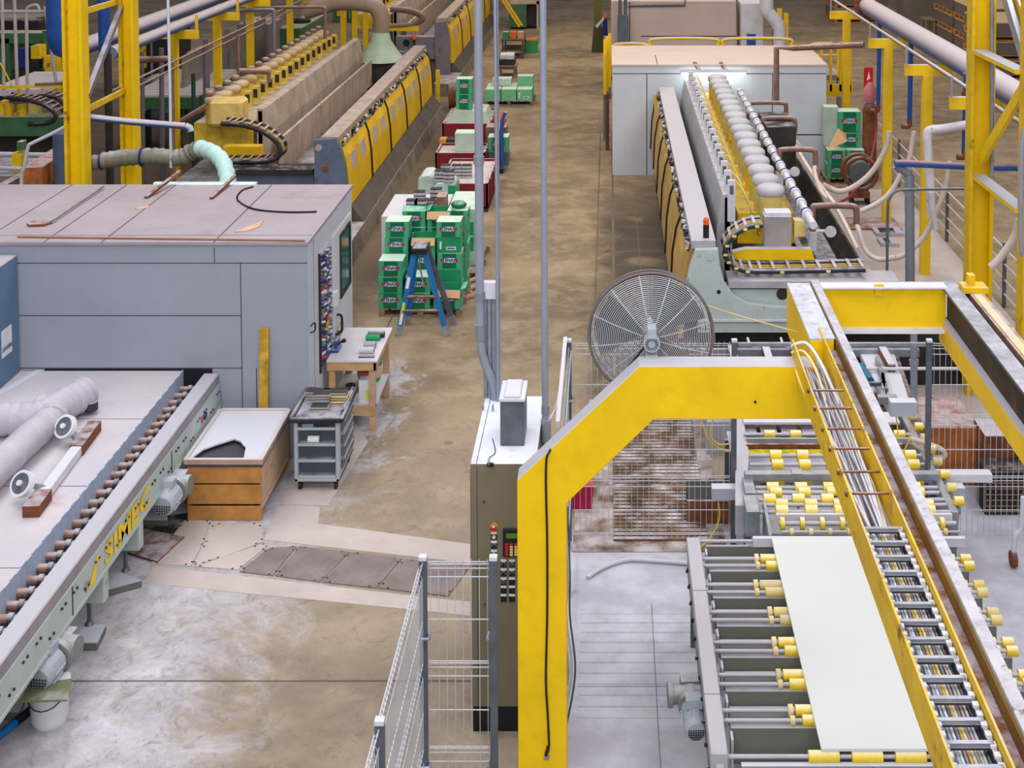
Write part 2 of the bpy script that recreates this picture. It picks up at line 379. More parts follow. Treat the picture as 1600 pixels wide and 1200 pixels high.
# steel plates and lighter floor patches: polygons on the ground
def gpoly(name, mat, px, z=.006, t=.005):
    m = M(mat); m.prism([G(a, b, z) for a, b in px], 'z', z - t, z); return m
def plate(px, label, mat=PLATE, z=.012, group='cover plates let into the floor'):
    m = M(mat); P = [G(a, b, z) for a, b in px]; m.prism(P, 'z', .0005, z)
    m.use(DARK)
    for k in range(len(P)):
        for t in (.12, .88):
            q = P[k]; r = P[(k + 1) % len(P)]; cx = sum(p[0] for p in P) / len(P); cy = sum(p[1] for p in P) / len(P)
            x = q[0] + (r[0] - q[0]) * t; y = q[1] + (r[1] - q[1]) * t; x += (cx - x) * .04; y += (cy - y) * .04
            m.cyl((x, y, z), (x, y, z + .003), .014, 8)
    return single(m, 'floor_plate', label, 'floor plate', group)
plate([(236, 880), (288, 813), (330, 813), (318, 846), (298, 884)], 'small dusty pink steel floor plate at the foot of the wooden crate', PLATEL)
plate([(300, 884), (320, 850), (333, 817), (408, 817), (412, 846), (330, 876)], 'pale rust-scratched floor plate directly in front of the wooden crate', PLATEL)
plate([(302, 884), (412, 849), (418, 853), (371, 890)], 'light floor plate right of the crate-side plates with a diagonal weld', PLATEL)
plate([(374, 893), (420, 856), (464, 853), (427, 899)], 'narrow ribbed floor plate between the pale and the grey plates')
plate([(430, 899), (467, 853), (546, 862), (500, 909)], 'grey checker floor plate in the middle of the row of plates')
plate([(503, 909), (549, 862), (628, 872), (588, 918)], 'grey checker floor plate left of the wire fence corner')
plate([(591, 918), (631, 873), (735, 884), (700, 931)], 'grey checker floor plate running under the wire fence corner')
for k, px in enumerate([[(225, 911), (240, 884), (700, 937), (735, 940), (735, 962), (640, 952)],
                        [(412, 843), (436, 790), (500, 792), (497, 818), (735, 850), (735, 880)],
                        [(455, 745), (540, 640), (575, 690), (512, 790), (440, 788)]]):
    m = gpoly('floor_patch', PLATEL, px, .003 + .0004 * k, .002); o = m.build('trim_%d' % (k + 1)); o['kind'] = 'structure'
m = M(PLATEL); P = [G(*q) for q in ((889, 720), (1140, 720), (1150, 890), (885, 890))]
# pit under the left conveyor, plate leaning over it
m = M(RUST); m.prism([G(a, b, .03) for a, b in ((198, 862), (205, 823), (288, 838), (246, 877))], 'z', .004, .03)
single(m, 'floor_plate', 'rust-brown loose steel plate lying beside the conveyor leg', 'floor plate')
m = M(DARK); m.prism([G(a, b, .004) for a, b in ((205, 815), (300, 800), (300, 830), (262, 880), (240, 878), (200, 850))], 'z', .0005, .004); m.build('trim_4')['kind'] = 'structure'
# ------------------------------------------------------------------ oven booth, left
YB0, YB1 = 18.2, 21.35; XR = -3.96; ZB = 2.88
b1 = thing('oven_booth', 'large grey panelled machine booth with dusty flat roof at left', 'booth', ((-16 + XR) / 2, YB0, 0))
m = M(BOOTH); m.box(-16, XR, YB0, YB1, 0, ZB - .01)
m.use(SEAM)
def seamx(z, xa, xb): m.box(xa, xb, YB0 - .004, YB0 - .001, z - .006, z + .006)
def seamz(x, za, zb): m.box(x - .006, x + .006, YB0 - .004, YB0 - .001, za, zb)
z1 = Q(0, 411, YB0)[1]; z2 = Q(0, 493, YB0)[1]; z3 = Q(0, 575, YB0)[1]
xa = Q(377, 500, YB0)[0]
seamx(z1, -16, XR); seamx(z2, -16, xa); seamx(z3, -16, xa); seamz(xa, .1, z1); seamz(Q(335, 400, YB0)[0], z1, ZB - .05); seamz(Q(401, 600, YB0)[0], .1, z3)
m.box(XR + .004, XR + .007, YB0 + .35, YB0 + .36, .1, ZB - .05)
m.build('wall_panels', b1, .01)
m = M(paint('lit_side_sheet', (190, 194, 206), .5, var=.05, dirt=.1)); m.box(XR, XR + .004, YB0 + .01, YB1 - .01, .05, ZB - .04); m.build('lit_side_sheet', b1)  # thin paler sheet: lamp light on the side wall put into its colour
m = M(ROOFM); m.box(-16.02, XR + .02, YB0 - .03, YB1 + .03, ZB - .01, ZB + .03)
m.use(SEAM)
for px in (-30, 70, 160, 335): 
    x = Q(px, 387, YB0)[0]; m.box(x - .008, x + .008, YB0 - .03, YB1, ZB + .03, ZB + .033)
m.box(-16, XR, YB0 + .3, YB0 + .31, ZB + .03, ZB + .032)
m.build('roof', b1)
# dark slot where the conveyor enters
xs0, xs1 = Q(70, 578, YB0)[0], Q(332, 578, YB0)[0]
m = M(BLACK); m.box(xs0, xs1, YB0 - .006, YB0 - .001, .5, Q(0, 576, YB0)[1]); m.build('slot', b1)
# right side wall: door leaf, window, handle, tool rack
def side(py_, px_): return Q
def sidept(px, py):           # point on plane x = XR
    a, b_, c = ray(px, py); t = XR / a; return (b_ * t, CH + c * t)
y0, zt = sidept(525, 372); y1, _ = sidept(541, 350)
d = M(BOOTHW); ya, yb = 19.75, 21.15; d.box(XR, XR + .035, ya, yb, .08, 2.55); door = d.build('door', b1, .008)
w = M(GLASS); zt = Q(0, 356, 20.9)[1]; zb_ = Q(0, 446, 20.4)[1]
w.box(XR + .035, XR + .04, 20.25, 20.95, 1.55, 2.4); w.use(DARK)
for a_, b_, c_, d_ in ((20.2, 20.25, 1.5, 2.45), (20.95, 21.0, 1.5, 2.45)): w.box(XR + .035, XR + .055, a_, b_, c_, d_)
w.box(XR + .035, XR + .055, 20.25, 20.95, 2.4, 2.45); w.box(XR + .035, XR + .055, 20.25, 20.95, 1.5, 1.55); w.build('pane', door)
h = M(BLACK); h.tube(smooth([(XR + .035, 19.95, 1.35), (XR + .1, 19.95, 1.33), (XR + .1, 19.95, 1.12), (XR + .035, 19.95, 1.1)]), .018); h.box(XR + .035, XR + .07, 19.9, 20.0, 1.0, 1.1); h.build('handle', door)
m = M(DARK); m.box(XR, XR + .03, 18.85, 18.9, .9, 2.55); m.box(XR, XR + .02, 18.9, 19.5, .95, .97)
m.use(WHITD); m.box(XR, XR + .01, 18.9, 19.5, 1.0, 2.55)
rk = thing('tool_rack', 'wall rack of blue and grey drill bits on the booth side wall', 'tool rack', (XR + .03, 19.2, .9))
m.build('backboard', rk)
random.seed(3); mm = M(BLUE); cols = [BLUE, LBLU, GALV, LRED, GALD, LBLU, WHITE]
for i in range(30):
    z = 1.02 + i * .05
    for k in range(5):
        mm.use(random.choice(cols)); yy = 18.93 + k * .115; mm.beam((XR + .03, yy, z + .02), (XR + .05, yy + .10, z - .01 + random.uniform(0, .04)), .02, random.uniform(.018, .032))
o = mm.build('drill_bits', rk); o['kind'] = 'stuff'
m = M(WHITE); m.box(XR + .041, XR + .11, 19.55, 19.68, 1.6, 1.8); m.build('white_box', rk)
m = M(ORNG); m.box(XR + .051, XR + .07, 19.2, 19.28, 1.5, 1.6); m.build('orange_bit', rk)
m = M(YELD); m.box(XR + .051, XR + .07, 19.1, 19.2, 1.42, 1.52); m.build('yellow_bit', rk)
m = M(BLACK); m.tube(smooth([(XR + .01, 18.3, 1.75), (XR + .06, 18.33, 1.78), (XR + .06, 18.33, 1.68), (XR + .01, 18.3, 1.66)]), .01); m.build('handle', b1)
# things on the roof
zr = ZB + .03
def R3(px, py, z=zr): return G3(px, py, z)
t = thing('shovel', 'dusty long-handled shovel lying on the booth roof', 'shovel', R3(100, 330))
m = M(GALD); m.tube([R3(80, 346, zr + .04), R3(162, 285 + 6, zr + .04)], .014); m.build('handle', t)
m = M(RUST); P = [G(42, 352, zr), G(50, 349, zr), G(80, 346, zr), G(81, 350, zr), G(70, 354, zr), G(45, 355, zr)]; m.prism(P, 'z', zr + .002, zr + .035); m.build('blade', t)
m = M(WOOD); m.use(paint('brown_rod', (146, 104, 76), .6)); m.beam(R3(28, 370, zr + .012), R3(476, 376, zr + .012), .035, .018); single(m, 'wooden_rod', 'long thin brown wooden rod lying across the front of the booth roof', 'rod')
m = M(WOODP); m.prism([G(a, b_, zr) for a, b_ in ((366, 363), (395, 352), (412, 345), (405, 355), (385, 362))], 'z', zr + .001, zr + .012); single(m, 'wood_offcut', 'splinter of brown board lying on the booth roof', 'offcut')
m = M(WOODP); m.prism([G(a, b_, zr) for a, b_ in ((212, 325), (232, 322), (234, 325), (214, 328))], 'z', zr + .001, zr + .01); single(m, 'wood_offcut', 'tiny flat wood scrap near the lamp bracket on the roof', 'offcut')
m = M(BLACK); m.tube(smooth([R3(395, 292, zr + .35), R3(378, 298, zr + .2), R3(371, 312, zr + .02), R3(395, 326, zr + .015), R3(440, 331, zr + .015), R3(486, 331, zr + .015), R3(494, 330, zr + .015)]), .014); single(m, 'power_cable', 'black power cable looping from the lamp onto the booth roof', 'cable')
YL = 21.62
lf = thing('fluorescent_fixture', 'mint-white fluorescent lamp hung off the back edge of the booth roof', 'lamp', Q3(320, 296, YL))
xa, za = Q(241, 290, YL); xb, _ = Q(401, 290, YL)
m = M(paint('mint_housing', (196, 226, 214), .4)); m.prism([(YL - .1, za - .05), (YL + .1, za - .05), (YL + .05, za + .05), (YL - .05, za + .05)], 'x', xa, xb); m.build('housing', lf)
m = M(LAMPM); m.cyl((xa + .35, YL - .12, za - .02), (xb - .1, YL - .12, za - .02), .02); m.build('tube', lf)
for k, (a, b_) in enumerate((((228, 309), (281, 268)), ((330, 310), (367, 275)))):
    m = M(RUST); p = Vector(G3(a[0], a[1], zr + .015)); q = Vector(Q3(b_[0], b_[1], YL)); m.beam(p, q, .05, .04); m.build('bracket', lf)
# blue-grey cabinet at the left edge
xc, zc = Q(24, 400, 18.1)
bc = thing('blue_cabinet', 'blue-grey cabinet with a white sign at the left picture edge', 'cabinet', (xc - .8, 17.2, 0))
m = M(BLUG); m.box(xc - 1.6, xc, 16.3, 18.15, 0, zc); m.build('body', bc, .01)
y_, z_ = 17.5, 0
def cpt(px, py):
    a, b2, c = ray(px, py); t = xc / a; return (b2 * t, CH + c * t)
ya, zz = cpt(18, 530); yb_, zz2 = cpt(2, 530)
m = M(WHITE); zA = cpt(10, 512)[1]; zB = cpt(10, 555)[1]; m.box(xc + .001, xc + .006, yb_, ya, zB, zA); m.use(SEAM)
letter(m, 'LEGGERE', (xc + .006, (ya + yb_) / 2, zB + .1), .07, right=(0, 1, 0), out=(1, 0, 0)); m.build('sign', bc)
# ------------------------------------------------------------------ left conveyor (stone calibrating line)
XO = -5.14                                    # outer face of the rail
YA, YE = 9.2, 18.18
zr_ = Q(338, 583, YE)[1]
cv = thing('slab_conveyor', 'long pale green roller conveyor under dusty cover sheets at lower left', 'conveyor', (-6.5, 13.5, 0))
m = M(paint('rail_dusty_top', (150, 142, 146), .55, var=.1, dust=1.1, dirt=.15)); m.box(XO - .20, XO, YA, YE, zr_ - .14, zr_); m.build('top_rail', cv, .012)
m = M(GRN); m.box(XO - .03, XO + .015, YA, YE, zr_ - .44, zr_ - .14)
m.box(XO - .1, XO + .03, YA, YE, zr_ - .46, zr_ - .43)
m.use(DARK)
for k in range(30):
    y = 9.6 + k * .29; z = zr_ - .22 - .12 * (k % 3 == 1)
    m.cyl((XO + .015, y, z), (XO + .03, y, z), .014, 8); m.cyl((XO + .015, y + .09, z), (XO + .03, y + .09, z), .014, 8)
m.use(SEAM)
for y in (11.3, 13.05, 16.1): m.box(XO + .015, XO + .022, y, y + .015, zr_ - .43, zr_ - .15)
m.build('side_panel', cv)
m = M(paint('sign_yellow', (240, 200, 20), .5)); letter(m, 'SIMEC', (XO + .02, 14.62, zr_ - .30), .30, right=(0, 1, 0), out=(1, 0, 0), sx=1.75); m.build('lettering', cv)
m = M(MATS['sign_yellow']); m.prism([(13.45, zr_ - .40), (13.62, zr_ - .40), (13.75, zr_ - .18), (13.7, zr_ - .18)], 'x', XO + .02, XO + .024); m.build('slanted_mark', cv)
m = M(LRED)
y_ = 17.35; m.cyl((XO + .016, y_, zr_ - .28), (XO + .02, y_, zr_ - .28), .05, 14); m.use(LBLU); m.torus((XO + .02, y_ + .12, zr_ - .28), .045, .012, 'x', 16, 5); m.build('round_emblem', cv)
XI = -5.62                                    # inner edge of the cover
zc_ = zr_ + .03
m = M(PINKW); m.box(-12, XI, YA, YE, zc_ - .02, zc_); xl = Q(70, 578, YE)[0]
m.use(SEAM)
for py in (655, 760, 888, 1010):
    y = G(300, py, zc_)[1]; m.box(-12, XI, y, y + .01, zc_, zc_ + .002)
m.build('cover_sheet', cv)
m = M(WHITD); m.prism([(xl, YE - .02), (xl - .75, YE - 3.2), (xl - .9, YE - 3.2), (xl - .1, YE - .02)], 'z', zc_, zc_ + .02); m.build('edge_strip', cv)
m = M(paint('curtain_strip_blue', (172, 184, 205), .5, var=.08))
n = 0; y = YA
while y < YE - .05:
    m.box(XI, XI + .012, y, y + .115, zc_ - .30 , zc_ - .0 + .01 * (n % 2)); y += .125; n += 1
o = m.build('strip_curtain', cv)
m = M(DARK); m.box(XI + .02, XO - .2, YA, YE, zc_ - .42, zc_ - .36); m.build('trough', cv)
k = 0; y = YA + .1
while y < YE - .05:
    m = M(BRWN); m.cyl((XI + .01, y, zr_ - .17), (XO - .2, y, zr_ - .17), .045, 10); m.use(BLKD); m.cyl((XI + .12, y, zr_ - .17), (XI + .17, y, zr_ - .17), .06, 10)
    m.build('roller', cv); y += .23
m = M(GRN); m.box(-12, XO - .03, YA, YE, zc_ - .55, zc_ - .5); m.build('bed_plate', cv)
for py, px, blk in ((903, 183, 1), (988, 126, 1), (790, 232, 0), (1098, 30, 0)):
    y = G(px, py)[1]
    m = M(GRN); m.box(XO - .34, XO - .02, y - .07, y + .07, .34, zr_ - .44); l = m.build('leg', cv, .008)
    m = M(GALD); m.cyl((XO - .2, y, .09), (XO - .2, y, .34), .022, 8); m.cyl((XO - .2, y, .085), (XO - .2, y, .12), .05, 12, .03); m.build('levelling_foot', l)
# concrete blocks under the feet
def block(px, z, label):
    m = M(CONCB); m.prism([G(a, b, z) for a, b in px], 'z', 0, z); single(m, 'concrete_block', label, 'block', 'blocks under the conveyor feet', bevel=.008)
block([(146, 903), (185, 892), (222, 906), (168, 921)], .085, 'dusty concrete block under the farther conveyor foot, set askew')
block([(108, 975), (166, 975), (152, 1004), (92, 1004)], .085, 'dusty concrete block under the nearer conveyor foot')
block([(205, 790), (262, 790), (262, 812), (198, 812)], .085, 'concrete block in the shade beside the wooden crate')
block([(-60, 1085), (40, 1085), (30, 1112), (-70, 1112)], .085, 'concrete block at the left picture edge behind the white bucket')
# gear motors (parts of the conveyor drive)
def gearmotor(parent, c, d, r=.14, L=.22, mat=LGRY):
    """motor barrel pointing along d from c"""
    c = Vector(c); d = Vector(d).normalized(); u = Vector((0, 0, 1)); s_ = d.cross(u).normalized()
    m = M(mat); m.cyl(c, c + d * L, r, 18); m.cyl(c + d * L, c + d * (L + .05), r, 18, r * .8)
    for k in range(10):
        t = 2 * pi * k / 10; w = (s_ * cos(t) + u * sin(t)); m.beam(c + w * r + d * .03, c + w * r + d * (L - .03), .012, .02, up=w)
    g = m.build('motor', parent)
    m = M(mat); e = c + d * (L * .35) + u * (r + .03); m.beam(e - s_ * .07, e + s_ * .07, .13, .08, up=u); m.build('terminal_box', g)
    m = M(DARK); e = c + d * (L + .051)
    for k in range(-3, 4):
        hh = sqrt(max(0, (r * .7) ** 2 - (k * r * .2) ** 2)); m.beam(e + s_ * (k * r * .2) - u * hh, e + s_ * (k * r * .2) + u * hh, .008, .003, up=d); m.beam(e + u * (k * r * .2) - s_ * hh, e + u * (k * r * .2) + s_ * hh, .008, .003, up=d)
    m.build('fan_grille', g)
    m = M(GRYG); e = c - d * .02; m.cyl(e - d * .06, e, r * 1.25, 18); m.cyl(e - d * .22, e - d * .06, r * .85, 12); m.cyl(e - d * .15 - s_ * .16, e - d * .15 + s_ * .16, r * .8, 12)
    m.cyl(e - d * .15 + s_ * .16, e - d * .15 + s_ * .2, r * 1.05, 14); m.beam(e - d * .3 + u * .02, e - d * .18 + u * .02, .16, .16, up=u)
    m.build('gearbox', parent); return g
gearmotor(cv, G3(268, 770, .62)[:2] + (.62,), (-.1, -1, -.15))
gearmotor(cv, G3(82, 1030, .55)[:2] + (.55,), (-.15, -1, -.15))
# ducts lying on the covers
def C3(px, py, h=0): return G3(px, py, zc_ + h)
dk = thing('exhaust_duct', 'fat dusty silver flexible duct bending over the conveyor covers', 'duct', C3(40, 640))
def ribbed(pts, r, mat, name, parent, pitch=.12, amp=.012, n=14):
    P = smooth(pts, 10); rs = []; L = 0
    for i, p in enumerate(P):
        if i: L += (P[i] - P[i - 1]).length
        rs.append(r + amp * sin(2 * pi * L / pitch))
    m = M(mat); m.tube(P, r, n, rs); return m.build(name, parent)
ribbed([C3(-60, 655, .2), C3(10, 655, .2), C3(60, 652, .2), C3(105, 630, .2), C3(135, 612, .22)], .19, DUCT, 'branch_hose', dk)
ribbed([C3(78, 655, .2), C3(52, 679, .2), C3(16, 712, .2), C3(-60, 785, .2)], .17, DUCT, 'main_hose', dk)
ribbed([C3(62, 640, .2), C3(82, 644, .2), C3(79, 658, .2)], .18, DUCT, 'bend', dk)
m = M(BLKD); q = Vector(C3(140, 640, .05)); m.cyl(q, q + Vector((0, 0, .1)), .1, 12); m.build('clamp', dk)
# rusty beam with two caster wheels lying on the covers
rb = thing('wheel_frame', 'rusty steel beam carrying two white wheels, lying on the conveyor covers', 'wheel frame', C3(90, 740))
p = Vector(C3(48, 800, .06)); q = Vector(C3(148, 665, .06))
m = M(RUST); m.beam(p, p.lerp(q, .18), .17, .12); m.build('end_channel', rb)
m = M(RUST); m.beam(p.lerp(q, .68), q, .15, .12); m.build('end_channel', rb)
m = M(WHITD); m.beam(p.lerp(q, .16) , p.lerp(q, .72), .12, .1); m.build('centre_beam', rb, .006)
for k, (px, py) in enumerate(((38, 757), (105, 668))):
    c = Vector(C3(px, py, .2)); d = Vector((-.35, -.75, .55)).normalized()
    m = M(WHITE); m.cyl(c, c + d * .06, .135, 24); m.use(GALD); m.cyl(c + d * .06, c + d * .065, .105, 24); m.use(WHITE); m.cyl(c + d * .06, c + d * .09, .03, 12); w = m.build('wheel', rb)
    m = M(GALV); e = p.lerp(q, .25 + .52 * k); m.beam(c, e, .07, .05); m.beam(c - Vector((0, 0, .02)), c - Vector((0, 0, .12)), .06, .05); m.build('axle_bracket', rb)
# bucket with a board on top, blue hose
by = G(78, 1128)[1]; bx = G(78, 1128)[0]; r0 = .165
bk = thing('bucket', 'white plastic bucket under the motor at lower left', 'bucket', (bx, by, 0))
m = M(WHITE); m.lathe([(.14, 0), (.165, .05), (.175, .36), (.19, .37), (.19, .40), (.178, .41)], (bx, by, 0), 24); m.build('tub', bk)
m = M(DARK); P = [(bx + .18 * cos(t), by - .18 * abs(sin(t)) - .02, .34 - .12 * sin(t)) for t in [pi * k / 10 for k in range(11)]]; m.tube(P, .006, 6); m.build('handle', bk)
m = M(paint('olive_board', (112, 116, 84), .3, var=.1, dust=.3)); m.prism([G(a, b, .43) for a, b in ((45, 1070), (112, 1060), (105, 1093), (31, 1095))], 'z', .412, .43); single(m, 'board', 'olive glossy board lying on the white bucket', 'board')
m = M(paint('hose_blue', (20, 120, 200), .4)); m.tube(smooth([G3(-20, 1160, .04), G3(0, 1148, .04), G3(26, 1127, .05)]), .035, 10)
t = thing('water_hose', 'bright blue hose with dark end by the white bucket', 'hose', G3(20, 1130)); m.build('tube', t)
m = M(BLACK); m.tube([G3(25, 1128, .05), G3(52, 1106, .08)], .04, 10); m.build('nozzle', t)
# ------------------------------------------------------------------ wooden crate
zc = 1.02
P0 = [G(293, 712, zc), G(410, 712, zc), G(458, 637, zc), G(352, 637, zc)]
xl, yf = G(293, 814); xr = G(409, 814)[0]; yb = 17.95
cr = thing('wooden_crate', 'brown boarded wooden crate with a hole broken in its white lid', 'crate', ((xl + xr) / 2, (yf + yb) / 2, 0))
zc = Q(350, 716, yf)[1]
hs = [.02, .2, .24, .44, .48, .70, .74, zc - .12]
for a, b_ in ((.0, .18), (.205, .44), (.46, .70), (.72, zc - .10)):
    m = M(WOODB); m.box(xl, xr, yf, yf + .03, a, b_); m.build('front_board', cr, .004)
    m = M(WOODP); m.box(xr - .03, xr, yf + .03, yb, a + (.12 if a == 0 else 0), b_); m.build('side_board', cr, .004)
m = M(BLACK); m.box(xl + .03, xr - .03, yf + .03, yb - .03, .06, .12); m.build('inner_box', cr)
m = M(WOODB); m.box(xl, xl + .03, yf + .03, yb, .0, zc - .1); m.box(xl, xr, yb - .03, yb, 0, zc - .1); m.build('rear_wall', cr)
m = M(SEAM); m.box(xl - .02, xr + .02, yf - .02, yb + .02, zc - .10, zc - .075); m.build('dark_band', cr)
m = M(CRTF); m.box(xl - .03, xr + .03, yf - .03, yf + .02, zc - .07, zc); m.box(xl - .03, xl + .02, yf, yb, zc - .07, zc + .005); m.box(xr - .02, xr + .03, yf, yb, zc - .07, zc + .005); m.box(xl, xr, yb - .03, yb + .03, zc - .07, zc + .005); m.build('lid_frame', cr, .006)
# lid with a broken opening
hole = [G(a, b_, zc) for a, b_ in ((305, 705), (318, 700), (340, 692), (366, 684), (376, 688), (380, 694), (384, 696), (383, 702), (386, 706))]
hx = [(x, max(y, yf + .03)) for x, y in hole]; hx[0] = (hx[0][0], yf + .02); hx[-1] = (hx[-1][0], yf + .02)
m = M(WHITD)
bmh = bmesh.new(); ring = [(xl, yf + .02)] + hx + [(xr, yf + .02), (xr, yb), (xl, yb)]
m.prism(ring, 'z', zc - .03, zc - .01); m.build('lid', cr)
m = M(WOODP)
for x in (xl + .02, xr - .2): m.box(x, x + .1, yf + .1, yb - .1, .0, .06)
m.build('skid', cr)
# ------------------------------------------------------------------ tool cart
yf = G(500, 768)[1]; xl = Q(459, 700, yf)[0]; xr = Q(530, 700, yf)[0]; zt = Q(500, 652, yf)[1]; yb = yf + .95
tc_ = thing('tool_cart', 'grey wheeled tool cart with open front shelves', 'cart', ((xl + xr) / 2, (yf + yb) / 2, 0))
zb_ = .12
m = M(LGRY); m.box(xl, xl + .05, yf, yb, zb_, zt - .06); m.box(xr - .05, xr, yf, yb, zb_, zt - .06); m.box(xl, xr, yb - .03, yb, zb_, zt - .06); m.box(xl, xr, yf, yb, zb_, zb_ + .05); m.build('body', tc_, .012)
m = M(GUNM); m.box(xl + .05, xr - .05, yf + .12, yf + .14, zb_ + .05, zt - .06); m.build('back_panel', tc_)
for k in range(4):
    z = zb_ + .05 + k * .205; m = M(GUNM); m.box(xl + .05, xr - .05, yf + .01, yf + .12, z, z + .02); m.use(LGRY); m.box(xl + .05, xr - .05, yf, yf + .015, z + .0, z + .035); m.build('shelf', tc_)
for k in range(5):
    z = zb_ + .12 + k * .16; m = M(GUNM); m.box(xr, xr + .02, yf + .12, yb - .05, z, z + .12); d = m.build('drawer', tc_, .006)
    m = M(LGRY); m.box(xr + .02, xr + .035, yf + .2, yb - .15, z + .09, z + .11); m.build('drawer_pull', d)
m = M(BLKD); m.box(xl - .03, xr + .04, yf - .04, yb + .03, zt - .06, zt - .03)
m.tube([(xl - .03, yf - .03, zt - .02), (xr + .04, yf - .03, zt - .02), (xr + .04, yb + .03, zt - .02), (xl - .03, yb + .03, zt - .02), (xl - .03, yf - .03, zt - .02)], .035, 8); m.build('top_tray', tc_)
for x in (xl + .06, xr - .06):
    for y in (yf + .08, yb - .08):
        m = M(BLACK); m.cyl((x - .02, y, .05), (x + .02, y, .05), .05, 14); m.box(x - .015, x + .015, y - .02, y + .02, .05, .12); m.build('caster', tc_)
ctx = (xl, xr, yf, yb, zt)
m = M(WHITE); c = (xl + .24, yf + .05, zb_ + .05 + 2 * .205 - .0); m.cyl((c[0] - .07, c[1], c[2] - .13 + .0), (c[0] + .07, c[1], c[2] - .13), .045, 16)
for v in range(len(m.v)): pass
zz = zb_ + .07 + .205 * 2 + .047; m = M(WHITE); m.cyl((xl + .17, yf + .055, zz), (xl + .31, yf + .055, zz), .045, 16); single(m, 'tape_roll', 'white paper roll on the second shelf of the tool cart', 'roll')
zz = zb_ + .07 + .205 * 3 + .02; m = M(paint('pale_blue', (150, 190, 215), .5)); m.beam((xl + .1, yf + .06, zz), (xl + .24, yf + .06, zz + .003), .04, .035); single(m, 'marker', 'pale blue tool on the top shelf of the cart', 'tool')
def stack(x, y, z, n, label, w=.22, d=.13, h=.034, lean=0, mats=None, rot=0, cat='abrasive block', grp='blocks stacked on the tool cart'):
    names = ['bottom', 'second', 'third', 'fourth', 'fifth', 'sixth', 'seventh']
    for k in range(n):
        m = M((mats or (ABRA, STONE))[k % 2]); m.rbox((x + random.uniform(-.008, .008) + lean * k, y, z + k * (h + .002)), w, d, h * .72, rot + random.uniform(-.05, .05))
        m.use(ABRD); m.rbox((x + lean * k, y, z + k * (h + .002) + h * .72), w * .96, d * .96, h * .28, rot)
        pos = 'topmost' if k == n - 1 else names[k]
        single(m, 'abrasive_block', label % pos, cat, grp)
zt2 = zt - .03
stack(xl + .27, yf + .30, zt2, 2, '%s block of the short front stack on the tool cart')
stack(xl + .27, yf + .44, zt2, 5, '%s block of the middle stack on the tool cart')
stack(xl + .14, yf + .62, zt2, 4, '%s block of the rear left stack on the tool cart')
stack(xl + .48, yf + .50, zt2, 5, '%s block of the right stack on the tool cart', mats=(STONE, CREAM))
# plank
yp = YB0 - .1; x0, z0 = Q(404, 516, yp); x1, _ = Q(418, 516, yp)
m = M(WOODO); xs = (x0 + x1) / 2; m.hexa([(x0, 17.99, 0), (x1, 17.99, 0), (x1, 18.03, 0), (x0, 18.03, 0), (x0, YB0 - .045, z0), (x1, YB0 - .045, z0), (x1, YB0 - .005, z0), (x0, YB0 - .005, z0)])
single(m, 'wooden_plank', 'stained yellow-brown plank leaning upright against the grey booth', 'plank')
# ------------------------------------------------------------------ workbench
yf = G(590, 675)[1]; xr = Q(588, 620, yf)[0]; zt = Q(540, 563, yf)[1]; xl = XR + .06; yb = yf + 1.35
wb = thing('workbench', 'raw pine workbench with pale top beside the booth door', 'workbench', ((xl + xr) / 2, (yf + yb) / 2, 0))
m = M(paint('bench_top', (206, 204, 208), .3, var=.05)); m.box(xl, xr + .02, yf - .02, yb, zt - .03, zt); m.build('tabletop', wb, .004)
m = M(WOOD); m.box(xl, xr, yf, yf + .04, zt - .15, zt - .03); m.box(xr - .04, xr, yf, yb, zt - .15, zt - .03); m.build('apron', wb, .004)
for x in (xl + .02, xr - .11):
    for y in (yf + .04, yb - .12): m = M(WOODP if x > xl + .1 else WOOD); m.box(x, x + .09, y, y + .09, 0, zt - .03); m.build('leg', wb, .004)
m = M(WHITD); m.box(xl, xr - .02, yf + .05, yb - .1, .33, .36); m.use(WOOD); m.box(xl, xr - .02, yf + .02, yf + .05, .22, .36); m.build('lower_shelf', wb)
# things on and under the bench
def BT(px, py): return G(px, py, zt)
m = M(BLUE); x, y = BT(513, 552); bt = thing('blue_machine', 'small blue bench tool at the left end of the workbench', 'tool', (x + .05, y, zt))
m.box(x - .06, x + .14, y, y + .26, zt, zt + .05); m.box(x - .05, x + .0, y + .02, y + .24, zt + .05, zt + .2); m.box(x + .08, x + .12, y + .02, y + .24, zt + .05, zt + .17); m.build('body', bt, .01)
m = M(GALV); m.cyl((x - .0, y + .1, zt + .14), (x + .08, y + .1, zt + .14), .06, 14); m.build('wheel', bt)
m = M(BLACK); m.tube(smooth([(x + .12, y + .05, zt + .1), (x + .2, y + .1, zt + .16), (x + .2, y + .2, zt + .1), (x + .14, y + .22, zt + .08)]), .015); m.build('handle', bt)
x, y = BT(526, 532); j = thing('glue_jar', 'amber jar with a brush on the workbench', 'jar', (x, y, zt))
m = M(paint('amber_glue', (168, 112, 40), .2)); m.cyl((x, y, zt), (x, y, zt + .09), .045, 14); m.use(BLACK); m.cyl((x, y, zt + .09), (x, y, zt + .11), .047, 14); m.build('jar_body', j)
m = M(WOODO); m.cyl((x, y, zt + .1), (x + .05, y + .02, zt + .26), .008, 6); m.build('brush', j)
